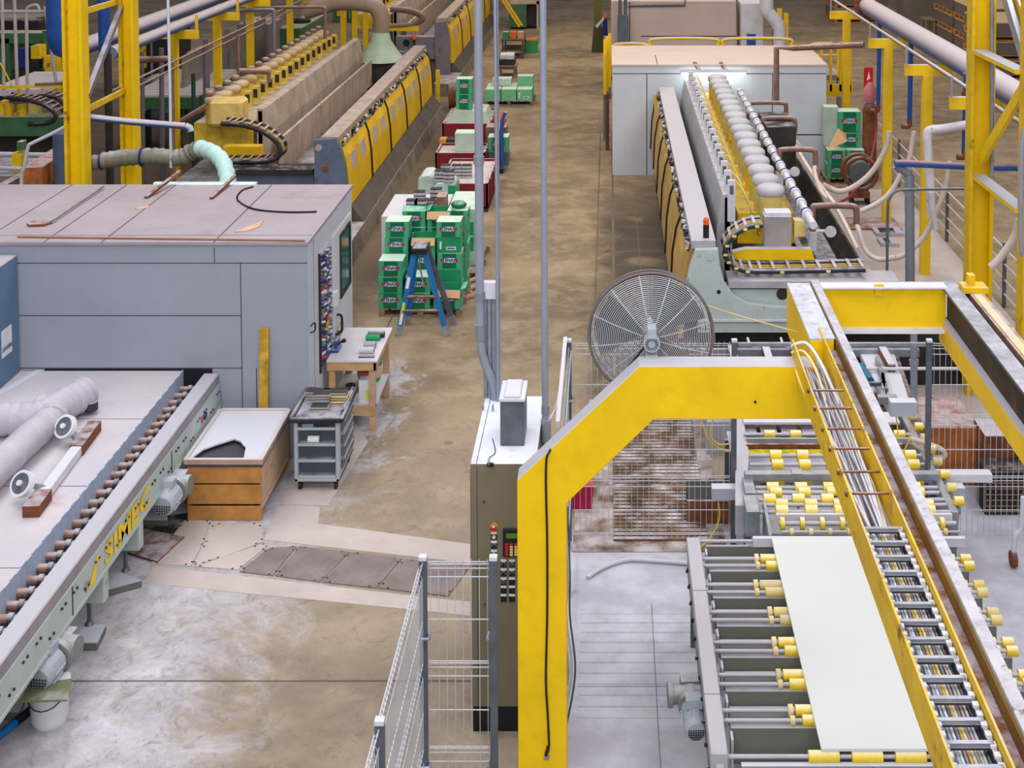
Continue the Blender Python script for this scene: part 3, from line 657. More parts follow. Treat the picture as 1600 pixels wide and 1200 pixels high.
for px, py, mt, lb, L in ((588, 527, BLKD, 'black roll at the far edge of the workbench', .24), (583, 532, paint('green_roll', (30, 160, 90), .4), 'green roll next to the black roll on the workbench', .2), (578, 543, LGRY, 'grey foil roll on the workbench behind the white roll', .17), (573, 552, WHITD, 'crumpled white roll nearest the bench front', .2)):
    x, y = BT(px, py); m = M(mt); m.cyl((x - L / 2, y, zt + .045), (x + L / 2, y, zt + .045), .045, 14); m.use(DARK); m.cyl((x + L / 2, y, zt + .045), (x + L / 2 + .004, y, zt + .045), .025, 10); single(m, 'roll', lb, 'roll', 'rolls on the workbench')
m = M(BLKD); x, y = BT(566, 558); m.box(x - .05, x + .17, y - .03, y + .03, zt, zt + .015); single(m, 'flat_tool', 'dark flat tool lying before the white roll on the bench', 'tool')
x, y = G(575, 622, .36); y = yf + .98; x = xr - .26; z = .36; g = thing('bucket', 'green-rimmed bucket wrapped in pale paper under the workbench', 'bucket', (x, y, z))
m = M(paint('bucket_green', (20, 150, 100), .4)); m.lathe([(.15, 0), (.16, .05), (.16, .06), (.19, .34), (.2, .35), (.2, .4)], (x, y, z), 22); m.build('tub', g)
m = M(WOODP); m.lathe([(.175, .07), (.19, .24), (.15, .24)], (x, y, z), 22); m.build('paper_wrap', g)
m = M(paint('brick_orange', (178, 92, 60), .6)); m.box(xl + .36, xl + .54, yf + .5, yf + .75, .36, .66); single(m, 'orange_box', 'brick-orange box on the shelf under the workbench', 'box')
m = M(DARK); m.cyl((xl + .25, yf + .4, .36), (xl + .25, yf + .4, .52), .07, 12); single(m, 'dark_can', 'small dark can on the shelf under the workbench', 'can')
m = M(WHITE); m.box(xl + .42, xl + .6, yf + .12, yf + .3, .36, .68); m.use(paint('label_yellow', (226, 224, 40), .5)); m.box(xl + .52, xl + .59, yf + .115, yf + .12, .40, .55); single(m, 'white_canister', 'white canister with yellow label at the front of the bench shelf', 'canister')
# ------------------------------------------------------------------ control cabinet and its conduits
yc0, yc1, zc1 = 12.4, 13.98, 2.5
x0, x1 = Q(736, 900, yc0)[0], -.66
cc = thing('control_cabinet', 'tall taupe electrical control cabinet with dusty white top and push buttons', 'cabinet', ((x0 + x1) / 2, 13.2, 0))
m = M(TAUPE); m.box(x0, x1, yc0, yc1, .24, zc1); m.use(SEAM); m.box(x0 + .055, x0 + .062, yc0 - .003, yc0, .24, zc1 - .02); m.box(x0 - .003, x0, yc0, yc1, .24, zc1 - .05)
m.box(x0 + .05, x0 + .056, yc0, yc1, zc1, zc1 + .003); m.cyl((x0 + .12, yc0, 2.15), (x0 + .12, yc0 - .008, 2.15), .012, 8); m.cyl((x0 + .12, yc0, 1.2), (x0 + .12, yc0 - .008, 1.2), .012, 8); m.build('body', cc, .008)
m = M(BLACK); m.box(x0 + .01, x1, yc0 + .01, yc1, 0, .24); m.build('plinth', cc)
for (px, py), in zip([(764, 728), (755, 640), (770, 642)]):
    x, y = G(px, py, zc1); m = M(GALV); m.torus((x, y, zc1 + .035), .028, .008, 'x', 14, 6); m.build('lifting_eye', cc)
m = M(BLACK); x, y = G(766, 730, zc1); m.box(x - .03, x + .03, y, y + .03, zc1, zc1 + .03); m.tube(smooth([(x, y, zc1 + .01), (x - .03, y + .15, zc1 + .01), (x + .02, y + .3, zc1 + .01), (x - .03, y + .6, zc1 + .01)]), .004, 5)
o = m.build('loose_wire', cc)
def cq(px, py): return Q(px, py, yc0)
px_ = lambda v: cq(v, 850)[0]
# emergency stop, buttons
x, z = cq(772, 822); m = M(paint('stop_yellow', (206, 150, 10), .5)); m.cyl((x, yc0 - .001, z), (x, yc0 - .01, z), .035, 18); m.use(RED); m.cyl((x, yc0 - .01, z), (x, yc0 - .035, z), .012, 12); m.cyl((x, yc0 - .035, z), (x, yc0 - .06, z), .026, 16, .024); m.use(WHITE); m.box(x - .014, x + .014, yc0 - .061, yc0 - .055, z + .015, z + .03); m.build('emergency_stop', cc)
def button(px, py, kind):
    x, z = cq(px, py); m = M(BLACK); m.box(x - .027, x + .027, yc0 - .006, yc0 - .001, z - .03, z + .022); m.use(WHITE); m.box(x - .026, x + .026, yc0 - .009, yc0 - .001, z + .024, z + .044)
    if kind:
        m.use(GALV); m.torus((x, yc0 - .01, z), .017, .004, 'y', 14, 5); m.use({'w': WHITE, 'g': GLED, 'k': BLACK, 'd': paint('dark_green_lens', (20, 90, 50), .3)}[kind]); m.cyl((x, yc0 - .006, z), (x, yc0 - .022, z), .014, 12)
        if kind == 'k': m.box(x - .004, x + .004, yc0 - .03, yc0 - .02, z - .014, z + .014)
    m.build('push_button', cc)
for a, b_, k in ((772, 838, 'w'), (772, 852, 'k'), (772, 866, 'g'), (787, 881, 'k'), (800, 881, 'd'), (787, 895, 'k'), (800, 895, 'k'), (787, 909, 'd'), (800, 909, ''), (787, 922, ''), (800, 922, ''), (787, 935, ''), (800, 935, '')): button(a, b_, k)
xa, za = cq(786, 825); xb, zb = cq(815, 868)
m = M(BLACK); m.box(xa, xb, yc0 - .03, yc0, zb, za); pn = m.build('operator_panel', cc, .004)
m = M(LCD); m.box(xa + .03, xb - .01, yc0 - .034, yc0 - .03, za - .08, za - .035); m.build('display', pn)
m = M(LRED)
for i in range(3):
    for j in range(5):
        m.use(LRED if i == 0 or j == 0 else CREAM); m.box(xa + .02 + i * .042, xa + .048 + i * .042, yc0 - .034, yc0 - .03, zb + .015 + (4 - j) * .024, zb + .032 + (4 - j) * .024)
m.build('keypad', pn)
# transformer box on the roof of the cabinet
xt0, xt1 = G(780, 697, zc1)[0], G(821, 697, zc1)[0]; yt = G(800, 697, zc1)[1]; zt = Q(800, 627, yt)[1]
tb = thing('junction_box', 'grey upright junction box on top of the control cabinet', 'box', ((xt0 + xt1) / 2, yt + .2, zc1 + .003))
m = M(GALD); m.box(xt0 + .01, xt1 - .01, yt, yt + .42, zc1 + .003, zt); m.build('body', tb, .004)
m = M(WHITD); m.box(xt0, xt1, yt - .02, yt + .44, zt, zt + .03); m.box(xt0 + .05, xt1 - .05, yt, yt + .42, zt + .03, zt + .05); m.build('lid', tb, .004)
# conduits rising from the cabinet towards the roof
def riser(name, pts, r, mat, label, cat='pipe', joints=()):
    t = thing(name, label, cat, pts[0]); m = M(mat); m.tube(pts, r, 12); m.build('pipe', t)
    for j in joints: m = M(GALV); m.cyl((j[0], j[1], j[2] - .04), (j[0], j[1], j[2] + .04), r * 1.25, 12); m.build('coupling', t)
    return t
PIPE = paint('grey_conduit', (150, 154, 168), .38, .25, var=.08)
Yp = 13.9
top = Q(742, -60, Yp)
riser('conduit', smooth([Q3(775, 632, Yp), Q3(770, 600, Yp), Q3(757, 565, Yp), Q3(751, 535, Yp), Q3(750, 480, Yp)], 6) + [Q3(748, 200, Yp), Q3(747, -60, Yp)], .043, PIPE, 'thick grey conduit curving down onto the back of the control cabinet', joints=[Q3(751, 525, Yp), Q3(750, 513, Yp), Q3(748, 250, Yp), Q3(750, 462, Yp)])
Yq = 13.85
t = thing('thin_conduit', 'pair of thin shiny rods running up beside the thick conduit', 'pipe', Q3(776, 640, Yq))
m = M(PIPE); m.tube([Q3(778, 640, Yq), Q3(776, 300, Yq), Q3(774, 60, Yq), Q3(773, -60, Yq)], .016, 8); m.build('rod', t)
m = M(GALV); m.tube([Q3(781, 640, Yq), Q3(779, 300, Yq), Q3(778, 60, Yq), Q3(777, -60, Yq)], .009, 8); m.build('rod', t)
Yr = 13.3
t = riser('conduit', [Q3(852, 1010, Yr), Q3(852, 690, Yr), Q3(850, 300, Yr), Q3(848, -60, Yr)], .032, PIPE, 'slim straight grey conduit passing right of the control cabinet', joints=[Q3(852, 640, Yr)])
m = M(PIPE); m.tube([Q3(853, 655, Yr), Q3(853, 690, Yr)], .05, 12); m.build('sleeve', t)
m = M(GALV); a, b_ = Q(755, 465, 13.95), Q(776, 465, 13.95)
xw0, xw1 = a[0], b_[0]
t = thing('cable_trunking', 'ribbed grey cable trunking with white cap rising behind the thick conduit', 'trunking', (xw0 + .06, 13.9, zc1 + .003))
m = M(GALV); zz = Q(760, 465, 13.95)[1]
for k in range(3): m.box(xw0 + k * .045, xw0 + .036 + k * .045, 13.93, 13.97, zc1 + .003, zz)
m.box(xw0, xw1, 13.97, 13.98, zc1 + .003, zz); m.build('channel', t)
m = M(WHITD); m.box(xw0 - .01, xw1 + .005, 13.9, 14.0, zz, Q(760, 440, 13.95)[1]); m.build('cap', t)
# ------------------------------------------------------------------ yellow portal
yp0, yp1 = 11.0, 11.22
o1 = [Q(808, 750, yp0), Q(999, 572, yp0), Q(1282, 563, yp0)]
i1 = [Q(1282, 650, yp0), Q(1022, 655, yp0), Q(885, 787, yp0)]
xo, xi = o1[0][0], i1[2][0]
pt = thing('yellow_portal', 'big yellow steel portal frame bent at the corner beside the control cabinet', 'portal frame', ((xo + xi) / 2, 11.1, 0))
m = M(YEL); m.prism([(xo, 0), o1[0], o1[1], (1.63, o1[1][1])] + [(1.63, i1[1][1]), i1[1], i1[2], (xi, 0)], 'y', yp0, yp1)
m.build('frame', pt, .006)
m = M(BLACK)
x, z = Q(1180, 628, yp0); m.cyl((x, yp0, z), (x, yp0 - .004, z), .012, 8); m.build('bolt', pt)
m = M(YELD); m.box(xo - .1, xi + .1, yp0 - .1, yp1 + .1, 0, .02); m.build('foot_plate', pt)
# black power lead hanging on the portal
t = thing('power_lead', 'thin black power lead with plug hanging down the yellow portal', 'cable', Q3(854, 1150, yp0 - .01))
pp = [(1010, 538), (985, 570), (952, 612), (920, 645), (880, 688), (858, 706), (853, 740), (855, 850), (855, 960), (853, 1060), (856, 1120), (858, 1165)]
P = [Q3(a, b_, yp0 - .02 if k > 4 else yp1 + .02 - .04 * (k > 2)) for k, (a, b_) in enumerate(pp)]
m = M(BLACK); m.tube(smooth(P), .009, 6); m.build('cable', t)
x, z = Q(857, 1172, yp0); m = M(BLACK); m.beam((x, yp0 - .02, z + .04), (x - .02, yp0 - .02, z - .03), .03, .025); m.use(GALV); m.beam((x - .02, yp0 - .02, z - .03), (x - .03, yp0 - .02, z - .07), .006, .02); m.beam((x - .0, yp0 - .02, z - .03), (x - .01, yp0 - .02, z - .07), .006, .02); m.build('plug', t)
# ------------------------------------------------------------------ drum fan
Yf = 11.42; xf, zf = Q(1017, 521, Yf); R = .505
fn = thing('industrial_fan', 'large round wire-caged industrial fan mounted on the yellow portal', 'fan', (xf, Yf, zf - R))
m = M(WIRE); random.seed(1)
for k in range(31):
    r = .06 + k * (R - .06) / 30; y = Yf - .12 * (1 - (r / R) ** 2) - .02
    m.torus((xf, y, zf), r, .0030, 'y', 56, 4)
for k in range(12):
    t = 2 * pi * k / 12 + .2; m.tube([(xf + r * cos(t), Yf - .12 * (1 - (r / R) ** 2) - .014, zf + r * sin(t)) for r in (.07, .2, .35, R)], .004, 4)
m.build('front_grille', fn)
m = M(paint('dark_grille', (52, 44, 42), .6))
for k in range(10):
    r = .1 + k * (R - .1) / 9; m.torus((xf, Yf + .10 + .06 * (1 - (r / R) ** 2), zf), r, .003, 'y', 40, 4)
for k in range(12):
    t = 2 * pi * k / 12; m.tube([(xf + r * cos(t), Yf + .10 + .06 * (1 - (r / R) ** 2), zf + r * sin(t)) for r in (.1, .3, R)] + [(xf + R * cos(t), Yf - .02, zf + R * sin(t))], .004, 4)
m.build('rear_grille', fn)
m = M(paint('fan_rim', (112, 100, 100), .5, .2)); m.torus((xf, Yf - .02, zf), R + .008, .012, 'y', 60, 6); m.torus((xf, Yf + .10, zf), R - .004, .010, 'y', 60, 6); m.build('rim', fn)
m = M(paint('fan_blade_grey', (58, 50, 50), .6)); 
for k in range(3):
    t0 = 2 * pi * k / 3 + .9; V = []
    for r in (.08, .22, .36, .47):
        for a, dy in ((-.62, -.04), (0, 0), (.62, .04)):
            V.append((xf + r * cos(t0 + a), Yf + .04 + dy, zf + r * sin(t0 + a)))
    n0 = len(V); V2 = [(a, b_ + .006, c) for a, b_, c in V]
    fs = []
    for i in range(3):
        for j in range(2): q = (i * 3 + j, i * 3 + j + 1, (i + 1) * 3 + j + 1, (i + 1) * 3 + j); fs += [q, tuple(n0 + w for w in q[::-1])]
    mb = M(m.mats[0]); mb.add(V + V2, fs, True); mb.build('blade', fn)
m = M(LGRY); m.cyl((xf, Yf - .26, zf), (xf, Yf - .16, zf), .068, 22); m.cyl((xf, Yf - .16, zf), (xf, Yf + .08, zf), .05, 14); m.box(xf - .035, xf + .035, Yf - .28, Yf - .14, zf + .05, zf + .13)
m.use(DARK)
for k in range(18):
    t = 2 * pi * k / 18; m.beam((xf + .03 * cos(t), Yf - .262, zf + .03 * sin(t)), (xf + .056 * cos(t), Yf - .262, zf + .056 * sin(t)), .006, .003, up=(0, 1, 0))
m.build('motor', fn)
m = M(LGRY); m.beam((xf, Yf + .1, zf - R), (xf, Yf - .06, zf - R - .1), .1, .03); m.box(xf - .05, xf + .05, yp1 - .04, Yf + .1, o1[1][1] + .001, o1[1][1] + .02); m.box(xf - .02, xf + .02, Yf - .02, Yf + .14, o1[1][1] + .02, zf - R + .6); m.build('bracket', fn)
m = M(CREAM); m.tube(smooth([Q3(1092, 473, 11.42), Q3(1150, 492, 11.7), (1.645, 12.05, Q(1245, 519, 12.05)[1])], 4), .006, 5); single(m, 'taut_cord', 'thin pale cord stretched from the fan to the gantry beam', 'cord')
# ------------------------------------------------------------------ gantry runway beams
ZG = 4.03; YG0, YG1 = 4.6, 12.79
gr = thing('gantry_crane_frame', 'dusty yellow overhead runway frame with two beams and a cross beam at right', 'gantry', (1.9, YG0, 3.3))
m = M(YEL); m.box(1.64, 1.84, 11.3, YG1, 3.58, ZG); m.box(1.775, 1.93, YG0, 11.3, 3.58, 3.93); m.build('runway_beam', gr, .01)
m = M(paint('flecked_dust', (196, 194, 202), .6, var=.12, scale=5, dirt=.75)); m.box(1.64, 1.845, 11.3, YG1, ZG, ZG + .006); m.build('beam_top', gr)
m = M(paint('dusty_flange', (188, 183, 188), .6, var=.14, scale=5, dirt=.6, rust=.08)); m.box(1.865, 1.935, YG0, YG1 + .05, ZG - .005, ZG + .02); m.build('crane_rail', gr)
m = M(paint('web_dark_ochre', (118, 88, 30), .7, var=.3, rust=.3)); m.box(1.85, 1.875, YG0, YG1, ZG - .11, ZG - .005); m.build('rail_web', gr)
m = M(RUST); m.box(1.76, 1.85, YG0, 11.3, 3.93, 3.94); m.use(paint('pale_orange_rust', (190, 130, 84), .7, var=.3, scale=6, dust=.4, rust=.3)); m.box(1.77, 1.80, YG0, 9.2, 3.94, 3.95); m.build('rusty_ledge', gr)  # narrow strip of paler orange rust along the ledge
m = M(YEL); m.box(1.94, 3.08, 12.68, 12.70, 3.66, ZG); m.use(paint('flange_white', (210, 206, 212), .6, var=.06, dirt=.2)); m.box(1.94, 3.08, 12.58, 12.79, 3.63, 3.66); m.box(1.94, 3.08, 12.62, 12.79, ZG, ZG + .015); m.build('cross_beam', gr)
x, z = Q(1373, 452, 12.68); m = M(YELD); m.box(x - .04, x + .04, 12.65, 12.68, z - .05, z + .05); m.build('lug', gr)
m = M(YEL); m.box(3.05, 3.2, YG0, YG1, 3.5, 3.70); m.use(paint('web_dark_brown', (60, 48, 36), .7, var=.3, rust=.1)); m.box(3.12, 3.15, YG0, YG1, 3.70, ZG - .02); m.use(GALD); m.box(3.05, 3.2, YG0, YG1 + .06, ZG - .02, ZG); m.use(paint('flange_steel_mottled', (164, 164, 172), .5, .1, var=.25, scale=5, dirt=.7)); m.box(3.052, 3.198, YG0, YG1, ZG, ZG + .004); m.build('far_runway_beam', gr)
m = M(RUST); m.box(3.2, 3.25, YG0, YG1, ZG - .12, ZG - .1); m.use(BRWN); m.box(3.25, 3.38, YG0, YG1, ZG - .15, ZG); m.build('channel', gr)
m = M(CREAM); m.box(3.27, 3.34, YG0, YG1 - .35, ZG, ZG + .012); m.build('wear_strip', gr)
m = M(YELD); m.box(3.2, 3.42, YG1 - .3, YG1 - .1, ZG, ZG + .05); m.box(3.26, 3.32, YG1 - .22, YG1 - .12, ZG + .05, ZG + .14); m.build('end_stop', gr)
# cable tray beside the beam
ct = thing('cable_tray', 'yellow-sided cable tray packed with dusty cables along the gantry beam', 'cable tray', (1.6, YG0, 3.84))
m = M(YELD); m.box(1.485, 1.497, YG0, 11.25, 3.82, ZG + .02); m.build('side_rail', ct)
m = M(YELD); m.box(1.745, 1.757, YG0, 11.55, 3.82, ZG + .02); m.build('side_rail', ct)
m = M(STEEL); m.box(1.497, 1.745, YG0, 11.2, 3.82, 3.835); m.build('tray_floor', ct)
for py in (610, 638, 670, 701, 737, 771):
    y = G(1300, py, ZG - .02)[1]; m = M(RUST); m.cyl((1.49, y, ZG - .02), (1.75, y, ZG - .02), .009, 8); m.cyl((1.47, y, ZG - .02), (1.485, y, ZG - .02), .02, 6); m.build('rung', ct)
random.seed(5)
cm = [STEEL, WHITD, CREAM, GALD, STEEL]
ys = G(1300, 815, ZG)[1]
for k in range(17):
    ph = random.uniform(0, 6); x = 1.515 + .215 * (k / 16); P = []
    for j in range(12):
        t = j / 11; y = 11.2 - t * (11.2 - ys); sq = 1 - .55 * max(0, t - .75) * 4
        P.append((1.62 + (x - 1.62) * sq + .035 * sin(ph + t * 7) * (1 - t), y, 3.86 + .03 * sin(ph * 2 + t * 5) + .02 * (k % 3)))
    m = M(random.choice(cm)); m.tube(smooth(P, 3), random.choice((.007, .009, .012)), 6); m.build('cable', ct)
m = M(CREAM); m.tube(smooth([(1.46, 11.1, 3.99), (1.56, 11.1, 4.0), (1.62, 10.85, 3.95), (1.63, 10.4, 3.88)]), .011, 8); m.use(WHITD); m.tube(smooth([(1.47, 11.15, 4.03), (1.6, 11.2, 4.03), (1.68, 10.9, 3.96), (1.72, 10.3, 3.88)]), .013, 8); m.build('entry_cable', ct)
chain([(1.53, ys, 3.94), (1.53, ys - 1, 3.94), (1.53, YG0, 3.94)], .19, (1, 0, 0), 'chain_links', ct, pitch=.001, h=.001) if False else None
dc = thing('drag_chain', 'grey ladder-like cable drag chain lying in the yellow cable tray', 'drag chain', (1.62, YG0, 3.9))
m = M(BLKD)
for x in (1.515, 1.725): m.box(x - .012, x + .012, YG0, ys, 3.90, 3.99)
m.use(WHITD)
y = YG0
while y < ys: 
    for x in (1.515, 1.725): m.box(x - .014, x + .014, y, y + .035, 3.985, 4.0)
    y += .075
m.build('side_links', dc)
y = ys - .02; n = 0
while y > YG0:
    m = M(GALV); m.beam((1.51, y, 3.995), (1.73, y, 3.995), .026, .018); m.use(BLKD); m.beam((1.51, y, 3.98), (1.73, y, 3.98), .034, .012); m.build('crossbar', dc); y -= .168
random.seed(9)
for k in range(11):
    x = 1.535 + k * .017; m = M([STEEL, GALD, LGRY, WHITD, GALD, FLAPT, CREAM, GALD, BRWN, STEEL, DARK][k]); m.tube([(x + .004 * sin(j * 2 + k), YG0 + j * (ys - YG0) / 10, 3.94) for j in range(11)], .0085, 6); m.build('cable', dc)
# ------------------------------------------------------------------ wire mesh fences
def fence(name, p, q, z1, label, pitch=.066, posts=(0, 1), z0=.12, group='wire mesh safety fences', capm=WHITD, panel=True, w=.06):
    p = Vector((p[0], p[1], 0)); q = Vector((q[0], q[1], 0)); L = (q - p).length; d = (q - p) / L; nrm = Vector((-d.y, d.x, 0))
    t = thing(name, label, 'fence', tuple((p + q) / 2), group)
    for k, e in enumerate((p, q)):
        if k in posts:
            m = M(GALD if w > .055 else GALV); m.beam(e, e + Vector((0, 0, z1)), w, w, up=d); m.use(GALV); m.beam(e - Vector((0, 0, 0)), e + Vector((0, 0, .01)), w * 2.4, w * 2.4, up=d); po = m.build('post', t)
            m = M(capm); m.beam(e + Vector((0, 0, z1)), e + Vector((0, 0, z1 + .03)), w * 1.05, w * 1.05, up=d); m.build('post_cap', po)
    if not panel: return t
    m = M(WIRE); H = z1 - .02
    lv = []
    zz = H
    for base in (0, .83, 1.55, 2.22):
        for dz, off in ((0, 0), (.035, .03), (.07, .03), (.125, 0)):
            if H - base - dz > z0: lv.append((H - base - dz, off))
    for base in (.48, 1.24, 1.95): lv.append((H - base, 0))
    lv.sort()
    for z, off in lv:
        if abs(off) > 0 or True:
            m.beam(p + d * .04 + nrm * off + Vector((0, 0, z)), q - d * .04 + nrm * off + Vector((0, 0, z)), .007, .007)
    zs = [(z0, 0)] + [(z, o) for z, o in lv if o or True] + [(H + .02, 0)]
    x = .06
    while x < L - .04:
        pr = [p + d * x + nrm * o + Vector((0, 0, z)) for z, o in zs]
        m.tube(pr, .003, 4); x += pitch
    m.build('mesh_panel', t)
    for e, sg in ((p, 1), (q, -1)):
        for z in (H - .62, H - 1.7):
            m = M(GALV); c = e + d * (.045 * sg) + Vector((0, 0, z)); m.cyl(c - nrm * .05, c + nrm * .05, .014, 8); m.build('panel_clip', t)
    return t
zf1 = 2.42
# front-left corner
fz = Q(660, 874, 11.1)[1]
pA = (Q(661, 900, 11.1)[0], 11.1); pB = (Q(771, 900, 11.1)[0], 11.1); pC = (Q(592, 1150, 8.98)[0] , 8.98); pC = (pA[0], 8.95)
fence('mesh_fence', pA, pB, fz, 'narrow wire fence panel in front of the control cabinet', posts=(1,))
fence('mesh_fence', pC, pA, fz, 'wire fence seen end-on running towards the viewer at lower centre', posts=(0, 1), pitch=.066)
fence('mesh_fence', (pA[0], 6.9), pC, fz, 'nearest wire fence section cut by the bottom picture edge', posts=(), pitch=.066)
# middle
YFm = 15.8; xm0 = Q(889, 600, YFm)[0]; xm1 = Q(1147, 600, YFm)[0]; xm2 = Q(1451, 600, YFm)[0]
fence('mesh_fence', (xm0, YFm), (xm1, YFm), zf1, 'wire fence panel behind the yellow portal, left of the rollers', posts=(0, 1))
fence('mesh_fence', (xm2, YFm), (xm2 + 2.55, YFm), zf1, 'wire fence panel at the right picture edge beyond the gantry', posts=(0, 1))
fence('mesh_fence', (xm0, YFm - .1), (xm0, 13.3), zf1, 'wire fence seen end-on between the fan and the control cabinet', posts=())
fence('mesh_fence', (xm0, 13.2), (xm0, 11.9), zf1, 'wire fence seen end-on just right of the yellow portal leg', posts=(0, 1), capm=WHITD)
m = M(WHITD); z = 2.46; m.box(xm0 - .06, xm0 - .02, 13.4, YFm, z - .04, z + .02); single(m, 'cable_channel', 'white cable channel on top of the end-on fence behind the cabinet', 'channel')
m = M(WHITD); m.tube([(xm0 - .04, 14.6, 2.42), (xm0 - .1, 14.4, 2.2), (-.63, 14.0, 2.2)], .012, 8); single(m, 'short_pipe', 'short white pipe from the end-on fence to the cabinet', 'pipe')
m = M(GALV); m.box(xm1 + .04, xm2 - .04, YFm - .02, YFm + .02, zf1 - .05, zf1 - .01); single(m, 'fence_rail', 'horizontal dusty rail bridging the gap over the rollers between fences', 'rail')
# floor grate and red bucket behind the fence
random.seed(11)
m = M(paint('grate_wood', (112, 84, 64), .7, var=.4, scale=2, dust=.4, dcol=(214, 208, 210)))
y = 15.95
while y < 20.0: m.box(.05, 1.15, y, y + .07, .0, .03); y += .098
single(m, 'floor_grate', 'slatted dusty floor grate behind the middle wire fence', 'grate')
x, y = G(907, 798); m = M(paint('magenta_bin', (172, 24, 70), .4)); m.prism([(x - .18, 0), (x + .14, 0), (x + .16, .3), (x - .2, .3)], 'y', y, y + .28); single(m, 'red_crate', 'small magenta-red bin on the floor behind the portal leg', 'bin')
m = M(WHITD); m.tube(smooth([G3(918, 903, .02), G3(940, 888, .03), G3(978, 875, .03), G3(1020, 876, .03), G3(1075, 880, .03)]), .022, 8); single(m, 'white_hose', 'white hose curving over the dusty floor inside the fence', 'hose')
random.seed(4)
for k in range(3):
    m = M([STEEL, WHITD, GALD][k]); m.tube(smooth([(xm0 + .05 + .02 * k, 12.2, 2.2), (xm0 + .09 + .01 * k, 12.2, 1.6), (xm0 + .05 + .03 * k, 12.2, 1.2), (xm0 + .1 + .03 * k, 12.1, .75), (xm0 + .04 + .02 * k, 12.1, .45 - .1 * k)]), .010, 6); single(m, 'hanging_cable', ['grey cable hanging along the fence right of the portal leg', 'white cable hanging along the fence right of the portal leg', 'dark cable hanging along the fence right of the portal leg'][k], 'cable', 'cables hanging by the portal leg')
m = M(SLATEB); m.box(xm0 - .02, xm0 + .06, 12.0, 12.04, .3, 2.38); single(m, 'dark_channel', 'dark blue-grey upright channel directly right of the yellow portal leg', 'channel')
# brown mud around the grate behind the middle fence
mud = paint('dried_mud', (112, 84, 64), .75, var=.35, scale=1.6, dust=.5, dcol=(206, 198, 198), dirt=.5)
m = M(mud); m.prism([(-.42, 15.7), (1.35, 15.7), (1.35, 20.2), (-.3, 20.2), (-.1, 18), (-.42, 17)], 'z', .001, .006); m.build('trim_6')['kind'] = 'structure'
m = M(BLACK); m.box(.95, 1.4, 16.4, 17.0, .0, .25); m.use(RUST); m.box(.93, 1.42, 16.38, 16.42, .0, .28); single(m, 'sump_box', 'dark rusty sump box on the floor left of the transfer rollers', 'box')
# ------------------------------------------------------------------ roller conveyor with stone slab, right foreground
rc = thing('roller_conveyor', 'grey roller conveyor carrying the big white slab at lower right', 'conveyor', (2.2, 12.7, 0))
YN, YFR = 10.58, 14.05; XL0, XL1, XRR = .79, .925, 3.56
m = M(STEEL); m.box(XL0, XL1, YN, YFR, .86, 1.0); m.use(SEAM); m.box(XL0 - .001, XL1 + .001, 13.0, 13.015, .9, 1.002); m.box(XL0, XL1, 11.35, 11.365, .9, 1.002); m.build('side_rail', rc, .006)
m = M(GALD); m.box(XL0 + .01, XL1 - .01, YN, YFR, .62, .86)
m.use(DARK)
for k in range(22): y = YN + .1 + k * .155; m.cyl((XL0 + .01, y, .8 - .1 * (k % 2)), (XL0 - .012, y, .8 - .1 * (k % 2)), .016, 8)
m.build('chain_guard', rc)
m = M(STEEL); m.box(XRR - .1, XRR - .06, YN, YFR, .62, .8); m.build('right_rail', rc)
ybe = [G(1300, py, .9)[1] for py in (854, 893, 935, 979, 1028, 1080.5, 1138)]
TR = paint('trough_grey', (150, 150, 146), .5, var=.06, dust=.8)
BEAMF = paint('beam_grey', (112, 112, 102), .5, var=.05, dust=.95)
def sleeve(m, x0, x1, y, z, r=.052): m.cyl((x0, y, z), (x1, y, z), r, 16)
def sub_sleeve(mt, x0, x1, y, z, r, parent):
    m = M(mt); m.cyl((x0, y, z), (x1, y, z), r, 16); m.build('roller_sleeve', parent)
xs_ = 1.655
for k, y in enumerate(ybe):
    m = M(BEAMF); m.box(.99, XRR, y, y + .04, .60, .90); m.use(SEAM)
    m.build('cross_beam', rc)
    m = M(TR); m.box(1.0, XRR - .1, y + .05, y + (.27 if k else .02), .79, .80)
    if k: m.box(1.0, XRR - .1, y + .27, y + .285, .79, .905)
    m.build('roller_trough', rc)
    for j, dy in enumerate((.19, .055)):
        yy = y + dy; z = .93
        if k == 0 and j == 0: continue
        m = M(STEEL); m.cyl((XL1, yy, z), (XRR + .02, yy, z), .018, 10); r_ = m.build('roller_shaft', rc)
        off = random.choice((-.16, -.1, -.05)) if 0 else (-.20 if k in (2,) else -.12 - .02 * (k % 3))
        mt = ROLY if k not in (2, 3) else CREAM
        for a_, b_ in ((xs_ + off + .04 * j, xs_ + off + .28 + .04 * j), (XRR - .22, XRR - .1), (XRR - .04, XRR + .06)): sub_sleeve(mt, a_, b_, yy, z, .046, r_)
        m = M(paint('collar_cream', (226, 206, 150), .5)); m.cyl((xs_ + off - .06, yy, z), (xs_ + off - .02, yy, z), .05 - .012 * j, 14); m.build('collar', r_)
    m = M(WHITD); m.box(.98, 1.0, y - .12, y + .0, .62, .88); m.build('bracket', rc)
y = 10.59
m = M(GRN); m.box(1.03, XRR, y - .02, y, .3, .9); m.use(WHITD); m.box(1.03, XRR, y - .02, y + .03, .895, .905); m.build('end_panel', rc)
m = M(STEEL); m.cyl((XL1, y + .06, .93), (XRR, y + .06, .93), .018, 10); r_ = m.build('roller_shaft', rc)
for i in range(6): sub_sleeve(ROLY, 1.56 + i * .34, 1.80 + i * .34, y + .06, .93, .046, r_)
m = M(YEL); m.box(XL0 + .04, XL0 + .1, YN - .1, YN, .84, .92); m.build('end_cap', rc)
for x in (.86, 3.42):
    for y in (10.9, 12.4, 13.8): m = M(GALD); m.box(x - .04, x + .04, y - .04, y + .04, 0, .62); m.build('leg', rc)
